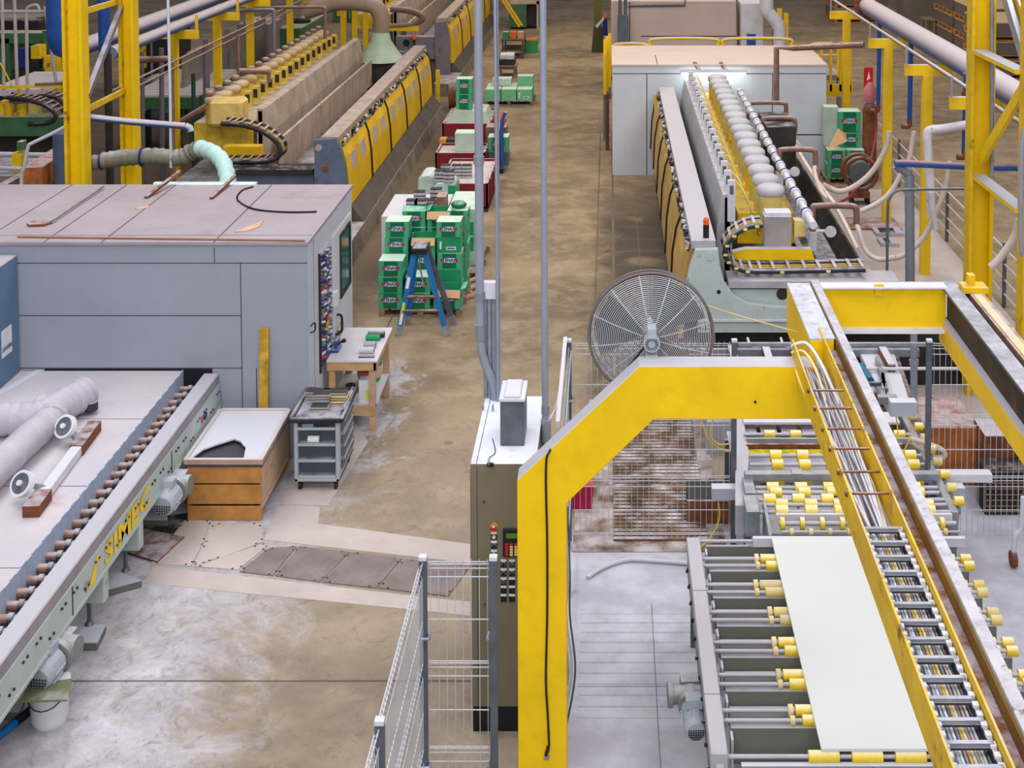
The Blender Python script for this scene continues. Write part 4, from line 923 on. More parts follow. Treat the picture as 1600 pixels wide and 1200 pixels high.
gearmotor(rc, G3(1082, 1103, .62)[:2] + (.60,), (.05, -1, -.12), r=.10, L=.24)
m = M(SLABM); m.box(1.66, 3.25, 10.64, 14.05, .978, 1.0); m.use(SEAM)
single(m, 'stone_slab', 'large white polished stone slab lying on the rollers', 'slab')
# ------------------------------------------------------------------ second roller section behind it
s2 = thing('transfer_conveyor', 'crowded transfer conveyor with rows of yellow roller sleeves behind the white slab', 'conveyor', (2.6, 16.2, 0))
z = .95
def Y2(py, zz=z): return G(1250, py, zz)[1]
def X2(px, py, zz=z): return G(px, py, zz)[0]
m = M(WHITD); a = Y2(661); m.box(X2(1162, 661), 3.6, a, a + .32, .93, .96); m.build('white_plate', s2)
for k in range(6):
    x = X2(1160, 676) + k * .255; a = Y2(676, .85); m = M(paint('dusty_tile', (198, 182, 186), .6, var=.1)); m.box(x, x + .2, a, Y2(663, .85), .82, .85); m.build('tile', s2)
m = M(DARK); m.box(X2(1165, 676), 3.5, Y2(690, .8), Y2(662, .8), .76, .80); m.build('tray', s2)
def rollrow(py, px0, sl, r=.045, zz=z, mt=ROLY, shaft_r=.022, sw=.13, pitch=.315, px_end=None):
    y = Y2(py, zz); m = M(STEEL); m.cyl((X2(px0, py, zz), y, zz), (3.65, y, zz), shaft_r, 10); sh = m.build('roller_shaft', s2)
    x = X2(sl, py, zz)
    while x < 3.55:
        if not (2.75 < x < 3.2): sub_sleeve(mt, x, x + sw, y, zz, r * 1.18, sh)
        x += pitch
rollrow(679, 1162, 1194); rollrow(712, 1170, 1203, r=.055); rollrow(726, 1172, 1206, r=.05, zz=.92)
rollrow(748, 1177, 1198, r=.035); rollrow(751, 1178, 1206, r=.05, zz=.93); rollrow(762, 1180, 1198, r=.05); rollrow(770, 1182, 1203, r=.048, zz=.93)
rollrow(781, 1186, 1193, r=.055); rollrow(789, 1190, 1212, r=.05); rollrow(800, 1186, 1212, r=.06)
rollrow(818, 1217, 1219, r=.055, sw=.045, pitch=.21, shaft_r=.025); rollrow(831, 1222, 1234, r=.03, sw=.04, pitch=.2, mt=CREAM, shaft_r=.012)
m = M(STEEL); a = Y2(685); m.box(X2(1165, 687), 3.6, a - .03, a, .9, .96); m.build('cross_bar', s2)
m = M(paint('yellow_grime', (190, 180, 20), .6, var=.4, scale=12, dirt=.6)); a = Y2(700); m.box(X2(1168, 698), 3.5, a - .06, a + .08, .86, .90); m.use(RUST); m.box(X2(1166, 693), 3.5, a + .1, a + .14, .86, .95); m.build('stained_guard', s2)
m = M(GALV); a = Y2(742, 1.05); m.box(X2(1162, 735, 1.05), 3.7, a, a + .1, .98, 1.06); cb = m.build('heavy_cross_bar', s2, .004)
x = X2(1245, 735, 1.05); m = M(GALV); m.prism([(x - .06, .98), (x + .05, .98), (x + .06, .75), (x, .68), (x - .05, .72)], 'y', a - .05, a - .03); m.box(x - .07, x + .05, a - .03, a + .11, 1.06, 1.075); m.build('hanger_plate', cb)
x = X2(1318, 770, 1.05); m = M(GALD); m.box(x - .04, x + .04, a - .35, a - .31, .72, 1.0); m.use(BLACK); m.box(x - .12, x - .04, a - .3, a - .2, .82, .92); m.build('stop_finger', cb)
m = M(GALV); a0, a1 = Y2(830, .9), Y2(742, .9); xx = X2(1165, 800); 
m.box(X2(1165, 772, 1.0), X2(1182, 772, 1.0), Y2(770, 1.0), Y2(745, 1.0), .8, 1.0); m.box(X2(1166, 798, 1.0), X2(1187, 798, 1.0), Y2(799, 1.0), Y2(773, 1.0), .72, 1.0)
m.build('bearing_block', s2, .005)
m = M(GALV); x = X2(1200, 830, .95); m.prism([(Y2(836), .7), (Y2(836), .95), (Y2(795), 1.05), (Y2(795), .7)], 'x', x, x + .03); m.box(X2(1168, 830), X2(1215, 830), Y2(836), Y2(815), .68, .72); m.build('wedge_plate', s2)
m = M(WHITD); m.box(X2(1212, 806), 3.65, Y2(807), Y2(804), .9, .97); m.box(X2(1175, 838), 3.65, Y2(840, 1.0), Y2(836, 1.0), .9, .99); m.build('edge_strip', s2)
m = M(STEEL); xl = 1.47; m.prism([(X2(1152, 655, .9), 17.6), (X2(1162, 655, .9), 17.6), (X2(1172, 720, .9), 16.2), (X2(1165, 800, .9), 14.9), (X2(1150, 800, .9), 14.9)], 'z', .6, .93); m.build('side_frame', s2)
m = M(WHITD); m.box(1.5, 3.6, 14.9, 17.6, .60, .62); m.use(DARK); m.box(1.5, 3.6, 16.0, 16.4, .62, .63); m.build('drip_pan', s2)
m = M(GALV); m.box(3.66, 3.74, 14.7, 17.8, .55, .95); m.build('side_rail', s2)
for x in (1.5, 3.68):
    for y in (14.9, 17.4): m = M(GALD); m.box(x - .04, x + .04, y - .04, y + .04, 0, .6); m.build('leg', s2)
for k in range(9):
    y = 14.9 + k * .33; m = M(CREAM if k % 2 else ROLY); m.cyl((3.74, y, .98), (3.84, y, .98), .05, 14); m.use(GALV); m.box(3.72, 3.8, y - .05, y + .05, .85, .92); m.build('guide_wheel', s2)
m = M(WHITD); a = Y2(737, 1.0); m.box(3.74, 4.35, Y2(742, .95), Y2(733, .95), .86, .95); m.build('outrigger', s2)
# junction boxes with yellow leads
def jbox(px, py, Y, w, h, label, leads=1):
    x, z = Q(px, py, Y); t = thing('sensor_box', label, 'box', (x, Y, z - h / 2))
    m = M(LGRY); m.box(x - w / 2, x + w / 2, Y - .08, Y + .06, z - h / 2, z + h / 2); m.use(WHITD); m.box(x - w / 2, x + w / 2, Y - .08, Y + .06, z + h / 2, z + h / 2 + .004); m.build('housing', t, .006)
    m = M(paint('lead_yellow', (222, 186, 60), .5))
    for k in range(leads):
        a = x - w / 4 + k * w / 2; m.tube(smooth([(a, Y, z - h / 2), (a + .02, Y, z - h / 2 - .25), (a - .1, Y, z - h / 2 - .5), (a - .25, Y, z - h / 2 - .62)]), .008, 6)
    m.build('lead', t); return t
jbox(1410, 636, 15.6, .3, .16, 'white junction box with yellow leads right of the gantry', 2)
jbox(1486, 768, 15.5, .28, .14, 'white junction box low on the right fence beside a blue valve', 2)
jbox(1131, 768, 15.65, .28, .13, 'grey junction box with yellow lead left of the transfer rollers', 1)
t = jbox(1050, 660, 20.8, .01, .01, 'tiny', 0) if False else None
m = M(BLUE); x, z = Q(1468, 765, 15.5); m.beam((x, 15.45, z + .12), (x - .02, 15.45, z - .05), .05, .1); m.cyl((x - .14, 15.45, z - .02), (x, 15.45, z - .02), .04, 10); single(m, 'blue_valve', 'blue valve handle next to the low junction box', 'valve')
m = M(paint('lead_yellow', (222, 186, 60), .5)); m.tube(smooth([Q3(1095, 655, 16.2), Q3(1110, 690, 16.2), Q3(1135, 705, 16.2), Q3(1150, 700, 16.2)]), .01, 6); m.tube(smooth([Q3(1115, 655, 16.2), Q3(1110, 680, 16.2), Q3(1125, 695, 16.2), Q3(1150, 690, 16.2)]), .01, 6); single(m, 'yellow_lead', 'loose yellow cable hanging behind the middle fence', 'cable')
# rusty tank, frames and posts between the fence and the polishing line
tk = thing('rusty_tank', 'rust-brown water tank block behind the right wire fence', 'tank', (5.0, 18.6, 0))
m = M(RUSTY); x0, y0 = G(1425, 668, .75); m.box(x0, X2(1530, 668, .75), y0, y0 + 1.0, .0, .75); m.build('tank_body', tk, .01)
m = M(RUST); xa = X2(1538, 680, .8); m.box(xa, xa + 1.3, Y2(682, .8), Y2(655, .8), .1, .8); m.use(PINKW); m.box(xa, xa + 1.3, Y2(682, .8), Y2(655, .8), .8, .81); m.build('side_chest', tk)
m = M(DARK); m.box(xa - .1, xa + 1.2, Y2(682, .8) - .4, Y2(682, .8) - .05, .0, .55); m.build('sump', tk)
m = M(paint('drain_mesh', (150, 120, 104), .6))
for k in range(20): m.beam((xa - .1 + k * .065, Y2(682, .8) - .42, .05), (xa - .1 + k * .065, Y2(682, .8) - .42, .62), .01, .01)
for k in range(9): m.beam((xa - .1, Y2(682, .8) - .42, .05 + k * .07), (xa + 1.15, Y2(682, .8) - .42, .05 + k * .07), .01, .01)
m.build('guard_mesh', tk)
m = M(HOSE); m.tube(smooth([Q3(1420, 685, 16.3), Q3(1445, 692, 16.3), Q3(1470, 702, 16.3), Q3(1476, 712, 16.3), Q3(1462, 715, 16.3), Q3(1440, 702, 16.3), Q3(1424, 690, 16.3)]), .032, 10); single(m, 'bent_hose', 'looped translucent hose by the right fence post', 'hose')
m = M(GALV); m.tube([Q3(1428, 690, 17.5), Q3(1428, 500, 17.5)], .045, 12); m.cyl(Q3(1428, 570, 17.5), Q3(1428, 562, 17.5), .06, 12); single(m, 'standpipe', 'grey vertical water pipe just right of the gantry', 'pipe')
st = thing('pipe_stand_wheel', 'small wheeled stand at the right picture edge by the fence', 'stand', G3(1583, 885))
x, y = G(1583, 885); m = M(RUST); m.cyl((x - .03, y, .09), (x + .03, y, .09), .09, 16); m.build('wheel', st)
m = M(WHITD); m.tube(smooth([(x, y, .12), (x + .02, y, .35), (x + .08, y, .45), (x + .1, y, .8)]), .03, 8); m.build('stem', st)
# cross tables right behind the fence (dusty)
tb2 = thing('infeed_table', 'dusty white infeed table with pipes and levers right of the gantry', 'table', (3.6, 19, 0))
m = M(WHITD); m.prism([G(a, b_, .9) for a, b_ in ((1340, 545), (1395, 545), (1425, 640), (1390, 640))], 'z', .82, .9); m.build('table_plate', tb2)
m = M(RUST); m.prism([G(a, b_, .8) for a, b_ in ((1385, 545), (1400, 545), (1440, 660), (1395, 660))], 'z', .2, .8); m.build('table_frame', tb2)
m = M(GALD)
for k, (a, b_, c, d_) in enumerate(((1370, 560, 1385, 610), (1335, 575, 1360, 620), (1345, 600, 1385, 600), (1380, 585, 1380, 625))): m.beam(G3(a, b_, .96), G3(c, d_, .96), .05, .05)
m.build('lever', tb2)
m = M(paint('teal_cyl', (20, 110, 140), .4)); m.cyl(G3(1345, 572, .97), G3(1360, 595, .97), .05, 12); m.build('teal_cylinder', tb2)
m = M(GALV); m.box(*[G(1370, 622, 1.0)[0], G(1400, 622, 1.0)[0]], G(1370, 622, 1.0)[1] - .1, G(1370, 622, 1.0)[1], .95, 1.05); m.build('clamp', tb2)
# ------------------------------------------------------------------ polishing lines
def polisher(name, label, Xo, s, Y0, Y1, zg, pal, npan, nheads, hb, front=True, hu=1.35, bu=.62, bedw=3.0, zb=1.05, cap_r=.21, lowwall=False, sleek=False):
    """Xo outer face of the guards, s=+1: guards face +X"""
    U = lambda u: Xo - s * u
    r = thing(name, label, 'stone polishing machine', (U(1.5), Y0, 0)); L = Y1 - Y0
    CB, GUARD, TOP, COV, MOT, CAP = pal
    # bed and plinth
    m = M(CB); m.prism([(U(-.55 if not sleek else -.12), 0), (U(-.47 if not sleek else -.1), .38), (U(.2), .38), (U(.2), 0)], 'y', Y0 - (2.2 if not sleek else -.3), Y1); m.build('plinth', r)
    m = M(CONC if not sleek else GALD); m.box(U(.2), U(bedw), Y0 + .2, Y1, 0, zb - .2); m.build('bed', r)
    m = M(paint('skirt_grime', (86, 78, 72), .6, var=.2, scale=2, dirt=.3) if not sleek else DARK); m.prism([(U(-.46 if not sleek else -.14), .38), (U(-.2 if not sleek else -.12), .70), (U(.05), .70), (U(.05), .38)], 'y', Y0 + .25, Y1); m.build('drip_skirt', r)
    # guard top beam and outer wall
    m = M(TOP); m.box(U(0), U(.36), Y0, Y1, zg - .12, zg); m.box(U(.30), U(.36), Y0, Y1, .7, zg - .12); m.build('guard_beam', r)
    pl = L / npan
    prof = [(U(.02), zg - .12), (U(-.10), zg - .45), (U(-.16), zg - .85), (U(-.19), .72), (U(-.10), .72), (U(-.06), zg - .8), (U(.10), zg - .12)]
    for k in range(npan):
        a, b_ = Y0 + .18 + k * pl, Y0 + .18 + (k + 1) * pl - .10
        m = M(GUARD)
        m.prism(prof, 'y', a, min(b_, Y1)); m.use(BLACK); m.prism([(u_ + s * .03, z_) for u_, z_ in prof], 'y', min(b_, Y1), min(b_, Y1) + .08)
        g = m.build('guard_door', r)
        for j in (.27, .68):
            c = a + pl * j
            if c + .3 < Y1 and not sleek:
                m = M(paint('clouded_pane', (188, 172, 160), .3)); z0, z1 = zg - .80, zg - .48
                m.hexa([(U(-.145), c - .3, z0), (U(-.145), c + .3, z0), (U(-.168), c + .3, z0), (U(-.168), c - .3, z0), (U(-.09), c - .3, z1), (U(-.09), c + .3, z1), (U(-.118), c + .3, z1), (U(-.118), c - .3, z1)]); m.build('window', g)
    # hinge strip: black/white bits
    m = M(BLACK); random.seed(int(L * 10)); y = Y0 + .2
    while y < Y1 - .1:
        m.use(random.choice((BLACK, WHITE, GALD, DARK, STONE))); m.rbox((U(random.uniform(-.05, .0)), y, zg - .13 - random.uniform(0, .14)), .04, random.uniform(.04, .12), .05, random.uniform(-.6, .6)); y += .075
    m.tube([(U(-.04), Y0 + .2 + j * .3, zg - .2 - .03 * (j % 3)) for j in range(int(L / .3))], .014, 5)
    o = m.build('hinge_hardware', r)
    # inner covers
    n = int(L / .62); z2 = zg + .22
    for k in range(n):
        a = Y0 + 1.9 + k * (L - 1.9) / n; b_ = a + (L - 1.9) / n - .03
        if k == 0: mm_ = M(DARK); mm_.box(U(bu + .03), U(bu + .12), Y0 + 1.9, Y1, 1.0, z2 - .04); mm_.build('cover_backing', r)
        m = M(COV); m.prism([(U(bu), z2), (U(bu + .15), z2 + .02), (U(bu + .15), 1.0), (U(bu - .1), 1.0), (U(bu - .1), z2 - .55)], 'y', a, b_); m.build('splash_cover', r)
        if lowwall: m = M(COV); m.prism([(U(bu - .35), zg - .45), (U(bu - .3), zg - .43), (U(bu - .3), 1.0), (U(bu - .35), 1.0)], 'y', a + .1, b_ + .1); m.build('lower_cover', r)
    # carriage beam with heads
    m = M(MOT); m.box(U(bu + .25), U(hu + .45), Y0 + 2.0, Y1 - .2, zg - .6, zg - .1); m.build('head_beam', r)
    for k in range(nheads):
        y = hb[0] + (hb[1] - hb[0]) * k / (nheads - 1); c = (U(hu), y)
        worn = (k % 5 == 3) or k > nheads - 3
        m = M(MOT if (worn or not sleek) else paint('motor_yellow_dusty', (196, 176, 90), .5, var=.2, dust=.3)); m.cyl((c[0], y, zg - .1), (c[0], y, zg + .34), cap_r * .92, 18); h = m.build('grinding_head', r)
        m = M(CAP); m.lathe([(cap_r * .95, 0), (cap_r * 1.05, .02), (cap_r * 1.06, .09), (cap_r * .98, .13), (cap_r * .7, .16), (.01, .17)], (c[0], y, zg + .33), 20); m.build('motor_cap', h)
        xx = U(hu - .62)
        if sleek:
            m = M(WHITD); m.box(xx - .06, xx + .06, y - .04, y + .04, zg - .1, zg + .56); m.use(GALD); m.box(xx - .03, xx + .03, y - .045, y - .04, zg + .34, zg + .48); m.build('air_cylinder', h)
            m = M(CREAM); m.tube(smooth([(xx, y, zg + .5), (U(hu - .5), y - .05, zg + .5), (U(hu - .35), y - .1, zg + .2), (U(hu - .3), y, zg)], 4), .012, 5); m.build('air_hose', h)
        else:
            m = M(MOT); m.box(U(hu - .38) - .07, U(hu - .38) + .07, y - .1, y + .1, zg, zg + .36); m.use(DARK); m.box(U(hu - .38) - .05, U(hu - .38) + .05, y - .105, y - .1, zg + .1, zg + .3); m.build('gear_case', h)
            m = M(BRWN); m.lathe([(.10, 0), (.11, .05), (.06, .09), (.01, .1)], (U(hu + .1), y, zg + .52), 12); m.build('spindle_cap', h)
    return r
# right hand line
YR0, YR1 = 20.6, 34.3; zg = 2.25
PR = polisher('polishing_line', 'long white and yellow stone polishing machine with a row of capped motors at right', 1.22, -1, YR0, YR1, zg,
    (GALD, paint('guard_ochre', (196, 158, 84), .5, var=.2, scale=1.5, dust=.3, dirt=.35), STEEL, STONEG, YELD, paint('cap_grey', (184, 182, 186), .6, var=.1, scale=3, dust=.5)), 6, 17, (22.1, 33.2), hu=1.34, bu=.62, sleek=True)
# front end plate: curved white casting
prof = [Q(a, b_, YR0) for a, b_ in ((1086, 387), (1121, 386), (1124, 412), (1131, 438), (1146, 458), (1168, 470), (1200, 475), (1232, 476), (1420, 476), (1420, 497), (1090, 497), (1073, 470), (1071, 440), (1078, 410))]
m = M(GRN); m.prism(prof, 'y', YR0 - .12, YR0); m.use(BLACK); x, z = Q(1122, 452, YR0); m.cyl((x, YR0 - .13, z), (x, YR0 - .12, z), .03, 14); m.use(GRN); x, z = Q(1108, 397, YR0); m.cyl((x, YR0 - .135, z), (x, YR0 - .12, z), .06, 18); m.build('end_frame', PR, .006)
m = M(GRN); xa, za = Q(1128, 443, 20.9); xb, zb = Q(1440, 478, 20.9); m.box(xa, xb, 20.62, 21.0, zb, za); m.use(DARK); x, z = Q(1222, 459, 20.62); m.cyl((x, 20.6, z), (x, 20.62, z), .085, 18); m.build('front_bridge', PR)
m = M(STEEL); xa, za = Q(1136, 432, 20.8); m.box(xa, Q(1400, 440, 20.8)[0], 20.55, 21.1, za - .1, za); m.build('slide_rail', PR)
m = M(GRN); m.box(Q(1090, 500, 20.6)[0], Q(1420, 500, 20.6)[0], 20.5, 20.62, Q(0, 516, 20.6)[1], Q(0, 497, 20.6)[1]); m.use(WHITD); m.box(Q(1090, 500, 20.6)[0], Q(1420, 500, 20.6)[0], 20.46, 20.62, Q(0, 497, 20.6)[1] - .01, Q(0, 497, 20.6)[1] + .02); m.build('lower_beam', PR)
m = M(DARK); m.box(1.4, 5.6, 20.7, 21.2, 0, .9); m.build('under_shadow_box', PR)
m = M(YEL); ca = Q(1144, 405, 21.2); cb_ = Q(1272, 405, 21.2); zt = Q(1200, 388, 21.2)[1]; m.prism([(ca[0], ca[1]), (cb_[0], cb_[1]), (cb_[0] - .05, zt), (ca[0] + .2, zt), (ca[0], zt - .05)], 'y', 21.15, 21.3); m.build('carriage_plate', PR)
x0, z0 = Q(1194, 387, 21.3); x1, z1 = Q(1237, 338, 21.3)
m = M(paint('pinkish_grey_box', (158, 146, 144), .5, dust=1.0, dcol=(225, 225, 232))); m.box(x0, x1, 21.3, 21.6, z0, z1); m.build('terminal_box', PR, .008)
z1t = z1 + .02
m = M(WHITD); m.box(x0 + .02, x1, 21.32, 21.6, z1, z1 + .05); m.build('terminal_lid', PR, .008)
m = M(CREAM); x0, z0 = Q(1241, 370, 21.4); m.box(x0, x0 + .16, 21.4, 21.6, z0, z0 + .25); m.build('yellow_block', PR)
Yk = 20.75
cpath = [Q3(1192, 352, Yk), Q3(1170, 355, Yk), Q3(1147, 368, Yk), Q3(1134, 388, Yk), Q3(1136, 405, Yk), Q3(1150, 418, Yk), Q3(1180, 424, Yk), Q3(1270, 423, Yk), Q3(1355, 421, Yk)]
chain(cpath, .42, (0, 1, 0), 'cable_chain', PR, pitch=.12, h=.10)
m = M(CREAM)
for p in [Vector(v) for v in smooth(cpath, 4)][2::3]: m.beam(p + Vector((0, -.052, 0)) - Vector((.03, 0, 0)), p + Vector((0, -.052, 0)) + Vector((.03, 0, 0)), .03, .03)
m.build('chain_marks', PR)
x, z = Q(1103, 380, 20.8); bc2 = thing('warning_beacon', 'orange-topped warning beacon on the front end of the right polishing machine', 'beacon', (x, 20.78, zg + .001))
m = M(BLACK); m.cyl((x, 20.78, zg + .001), (x, 20.78, zg + .20), .045, 16); m.build('base', bc2); m = M(ORNG); m.cyl((x, 20.78, zg + .20), (x, 20.78, zg + .27), .045, 16); m.lathe([(.045, .27), (.03, .3), (.01, .31)], (x, 20.78, zg), 16); m.build('lens', bc2)
# manifold, pipes with valves, trough
UX = lambda u: 1.22 + u
m = M(WHITD); y = 21.0; m.tube([(UX(1.85), 20.9, zg + .15), (UX(1.85), 33, zg + .15)], .06, 12)
for k in range(17): m.cyl((UX(1.85), 21.5 + k * .68, zg + .15), (UX(1.85), 21.6 + k * .68, zg + .15), .085, 12)
m.build('air_manifold', PR)
for k in range(17): m = M(BLUE); m.cyl((UX(1.85), 21.65 + k * .68, zg + .15), (UX(1.85), 21.68 + k * .68, zg + .15), .09, 12); m.build('blue_ring', PR)
m = M(DARK); m.prism([(UX(2.15), 1.0), (UX(2.35), 1.0), (UX(2.5), .75), (UX(2.75), .75), (UX(2.95), 1.2), (UX(3.0), 1.2), (UX(2.95), .5), (UX(2.15), .5)], 'y', 20.9, YR1); m.build('drain_trough', PR)
m = M(paint('trough_lip', (150, 140, 136), .6)); m.box(UX(2.97), UX(3.06), 20.9, YR1, 1.19, 1.23); m.box(UX(2.1), UX(2.2), 20.9, YR1, .98, 1.04); m.build('trough_edge', PR)
m = M(DARK); m.box(UX(2.0), UX(2.6), 28.5, 30.2, 1.2, 2.4); m.build('motor_cabinet', PR)
def upipe(Yv, zt, xa, xb, label, hosept=None):
    t = PR
    m = M(BRWN); m.tube(smooth([(xa, Yv, zt - .6), (xa, Yv, zt - .08), (xa + .08, Yv, zt), (xb - .08, Yv, zt), (xb, Yv, zt - .08), (xb, Yv, zt - .3)], 5), .05, 10); t = m.build('valve_pipe', t, label=label)
    m = M(WHITD); m.cyl((xa, Yv, zt - .7), (xa, Yv, zt - .4), .075, 12); m.cyl((xa + .05, Yv, zt - .4), (xa + .28, Yv, zt - .4), .03, 8); m.cyl((xa + .28, Yv - .05, zt - .4), (xa + .28, Yv - .02, zt - .4), .09, 14); m.build('valve', t)
    if hosept: m = M(HOSE); m.tube(smooth([(xb, Yv, zt - .3)] + hosept, 8), .04, 8); m.build('hose', t)
    return t
upipe(21.9, Q(0, 322, 21.9)[1], Q(1270, 322, 21.9)[0], Q(1338, 322, 21.9)[0], 'nearest arched water pipe with dusty valve on the polishing machine', [Q3(1342, 360, 21.8), Q3(1352, 390, 21.7), Q3(1372, 405, 21.6), Q3(1400, 402, 21.5)])
upipe(25.6, Q(0, 234, 25.6)[1], Q(1218, 234, 25.6)[0], Q(1274, 234, 25.6)[0], 'second arched water pipe with dusty valve from the front', [Q3(1273, 270, 25.4), Q3(1284, 300, 25), Q3(1310, 330, 24.5), Q3(1340, 390, 22.5)])
upipe(29.2, Q(0, 185, 29.2)[1], Q(1192, 185, 29.2)[0], Q(1242, 185, 29.2)[0], 'third arched water pipe with dusty valve from the front', [Q3(1240, 215, 29), Q3(1250, 240, 28), Q3(1275, 280, 26), Q3(1305, 320, 24.4)])
upipe(32.2, Q(0, 161, 32.2)[1], Q(1170, 161, 32.2)[0], Q(1228, 161, 32.2)[0], 'farthest arched water pipe near the grey booth', [Q3(1228, 180, 32), Q3(1236, 210, 31), Q3(1250, 228, 29)])
# machinery at the foot of the line, seen over the fence
ft = thing('discharge_table', 'rusty and dusty discharge table with rails below the polishing machine front', 'table', (2.2, 18.8, 0))
m = M(GALV); m.box(1.3, 4.4, 19.6, 19.7, .86, .96); m.build('front_rail', ft)
m = M(RUST); m.box(1.3, 3.9, 18.4, 18.5, .62, .8); m.use(WHITD); m.box(1.3, 3.9, 18.4, 18.75, .8, .83); m.build('rusty_beam', ft)
m = M(WHITD); m.tube([(1.3, 18.9, .95), (5.2, 18.9, .95)], .025, 8); m.build('round_bar', ft)
for px in (1146, 1200, 1245, 1385): 
    x = Q(px, 530, 19.3)[0]; m = M(RUST); m.box(x - .05, x + .05, 18.9, 19.65, .5, 1.0); m.use(WHITD); m.box(x - .05, x + .05, 18.9, 19.65, 1.0, 1.02); m.build('support', ft)
m = M(WHITD)
for px in (1180, 1232): m.tube(smooth([Q3(px - 12, 528, 19.2), Q3(px - 8, 538, 19.1), Q3(px, 541, 19.1), Q3(px + 14, 539, 19.1)]), .018, 6)
m.build('small_hose', ft)
m = M(STEEL); m.box(1.3, 2.6, 18.3, 20.0, .0, .45); m.build('table_base', ft)
# grey booth behind it
m = M(BOOTHW)
YB = 34.6; x0 = Q(957, 150, YB)[0]; x1 = Q(1291, 150, YB)[0]; zt = Q(1000, 103, YB)[1]
b2 = thing('machine_booth', 'white-grey panelled booth with lamp over the polishing machine', 'booth', ((x0 + x1) / 2, YB, 0))
m = M(BOOTHW); m.box(x0, x1, YB, 38.0, 0, zt); m.use(SEAM)
zs = Q(1000, 115, YB)[1]
m.box(x0, x1, YB - .004, YB - .001, zs - .01, zs + .01); m.box(Q(1010, 200, YB)[0], Q(1010, 200, YB)[0] + .02, YB - .004, YB - .001, 0, zs); m.box(Q(1206, 200, YB)[0], Q(1206, 200, YB)[0] + .02, YB - .004, YB - .001, 1, zs)
m.box(x1 - 1.6, x1, YB - .004, YB - .001, 1.0, 1.03); m.build('wall_panels', b2)
m = M(paint('roof_pinkish', (204, 186, 178), .65, var=.05, scale=.7)); m.box(x0 - .02, x1 + .02, YB - .03, 38.02, zt, zt + .04); m.use(SEAM); m.box(x0 + 1.1, x0 + 1.12, YB, YB + 1.6, zt + .04, zt + .045); m.build('roof', b2)
xa, z = Q(1062, 113, YB - .25); xb, _ = Q(1168, 113, YB - .25)
lf = thing('fluorescent_fixture', 'glowing double fluorescent lamp hung before the white-grey booth', 'lamp', ((xa + xb) / 2, YB - .25, z))
m = M(LGRY); m.prism([(YB - .35, z), (YB - .15, z), (YB - .2, z + .07), (YB - .3, z + .07)], 'x', xa, xb); m.build('housing', lf)
m = M(LAMPM); m.cyl((xa + .05, YB - .28, z - .03), (xb - .05, YB - .28, z - .03), .03, 10); m.build('tube', lf); m = M(LAMPM); m.cyl((xa + .05, YB - .2, z - .03), (xb - .05, YB - .2, z - .03), .03, 10); m.build('tube', lf)
for px in (1092, 1133): x = Q(px, 105, YB)[0]; m = M(RUST); m.beam((x, YB - .25, z + .05), (x - .1, YB + .15, zt + .06), .08, .05); m.build('bracket', lf)
m = M(BRWN); Yb = 30.0; m.tube([Q3(1213, 160, 32.5), Q3(1213, 75, 32.5), Q3(1240, 75, 32.4), Q3(1350, 70, 31.5)], .07, 10); single(m, 'brown_pipe', 'brown elbow pipe rising from the machine over the booth roof', 'pipe')
m = M(YELG); m.beam((x0 + 1.05, YB - .4, 0), (x0 + 1.05, YB - .4, 2.1), .06, .06); single(m, 'yellow_post', 'slender yellow post between booth and polishing machine guard', 'post')
# left hand lines
PALL = (CONC, YELG, paint('guard_top_stained', (170, 150, 136), .6, var=.15, scale=3, dirt=.3, dust=.3), STONE, paint('motor_yellow_old', (214, 180, 60), .5, var=.25, scale=3, dust=.7, dirt=.3), paint('cap_stained', (190, 160, 110), .6, var=.2, dust=.5))
PL = polisher('polishing_line', 'middle yellow-guarded stone polishing machine left of the aisle', -5.53, 1, 28.5, 42.2, 2.2, PALL, 5, 17, (30.5, 42.0), hu=3.1, bu=2.0, bedw=3.95, cap_r=.2, lowwall=True)
x = lambda px, py, Y: Q(px, py, Y)[0]
m = M(SLATEB); m.prism([Q(a, b_, 28.4) for a, b_ in ((491, 218), (525, 215), (533, 230), (541, 262), (545, 330), (492, 330), (492, 300), (493, 240))], 'y', 28.3, 28.45); m.use(STONE); xx, zz = Q(498, 231, 28.3); m.cyl((xx, 28.28, zz), (xx, 28.3, zz), .07, 14); m.use(RUST); xx, zz = Q(508, 264, 28.3); m.cyl((xx, 28.29, zz), (xx, 28.3, zz), .07, 9); m.build('end_frame', PL)
m = M(SLATEB); a, z = Q(345, 262, 28.6); b_, z2 = Q(492, 300, 28.6); m.box(a, b_, 28.5, 28.9, z2 - .3, z - .02); m.use(DARK); m.box(a, b_, 28.4, 29.0, z - .1, z); m.build('front_bridge', PL)
Yk = 28.9
cpath = [Q3(345, 193, Yk), Q3(380, 196, Yk), Q3(410, 206, Yk), Q3(432, 222, Yk), Q3(438, 238, Yk), Q3(428, 249, Yk), Q3(400, 253, Yk), Q3(350, 253, Yk)]
chain(cpath, .45, (0, 1, 0), 'cable_chain', PL, pitch=.13, h=.12, mats=(DARK, BRWN, FLAPT))
m = M(YELG); m.box(Q(350, 240, 29.6)[0], Q(408, 240, 29.6)[0], 29.5, 29.8, Q(0, 246, 29.6)[1], Q(0, 228, 29.6)[1]); m.build('carriage_plate', PL)
m = M(paint('yellow_cover_pale', (222, 190, 110), .5, var=.15)); m.box(Q(330, 190, 30)[0], Q(382, 190, 30)[0], 29.8, 30.4, Q(0, 195, 30)[1], Q(0, 155, 30)[1]); m.build('head_cover', PL, .06)
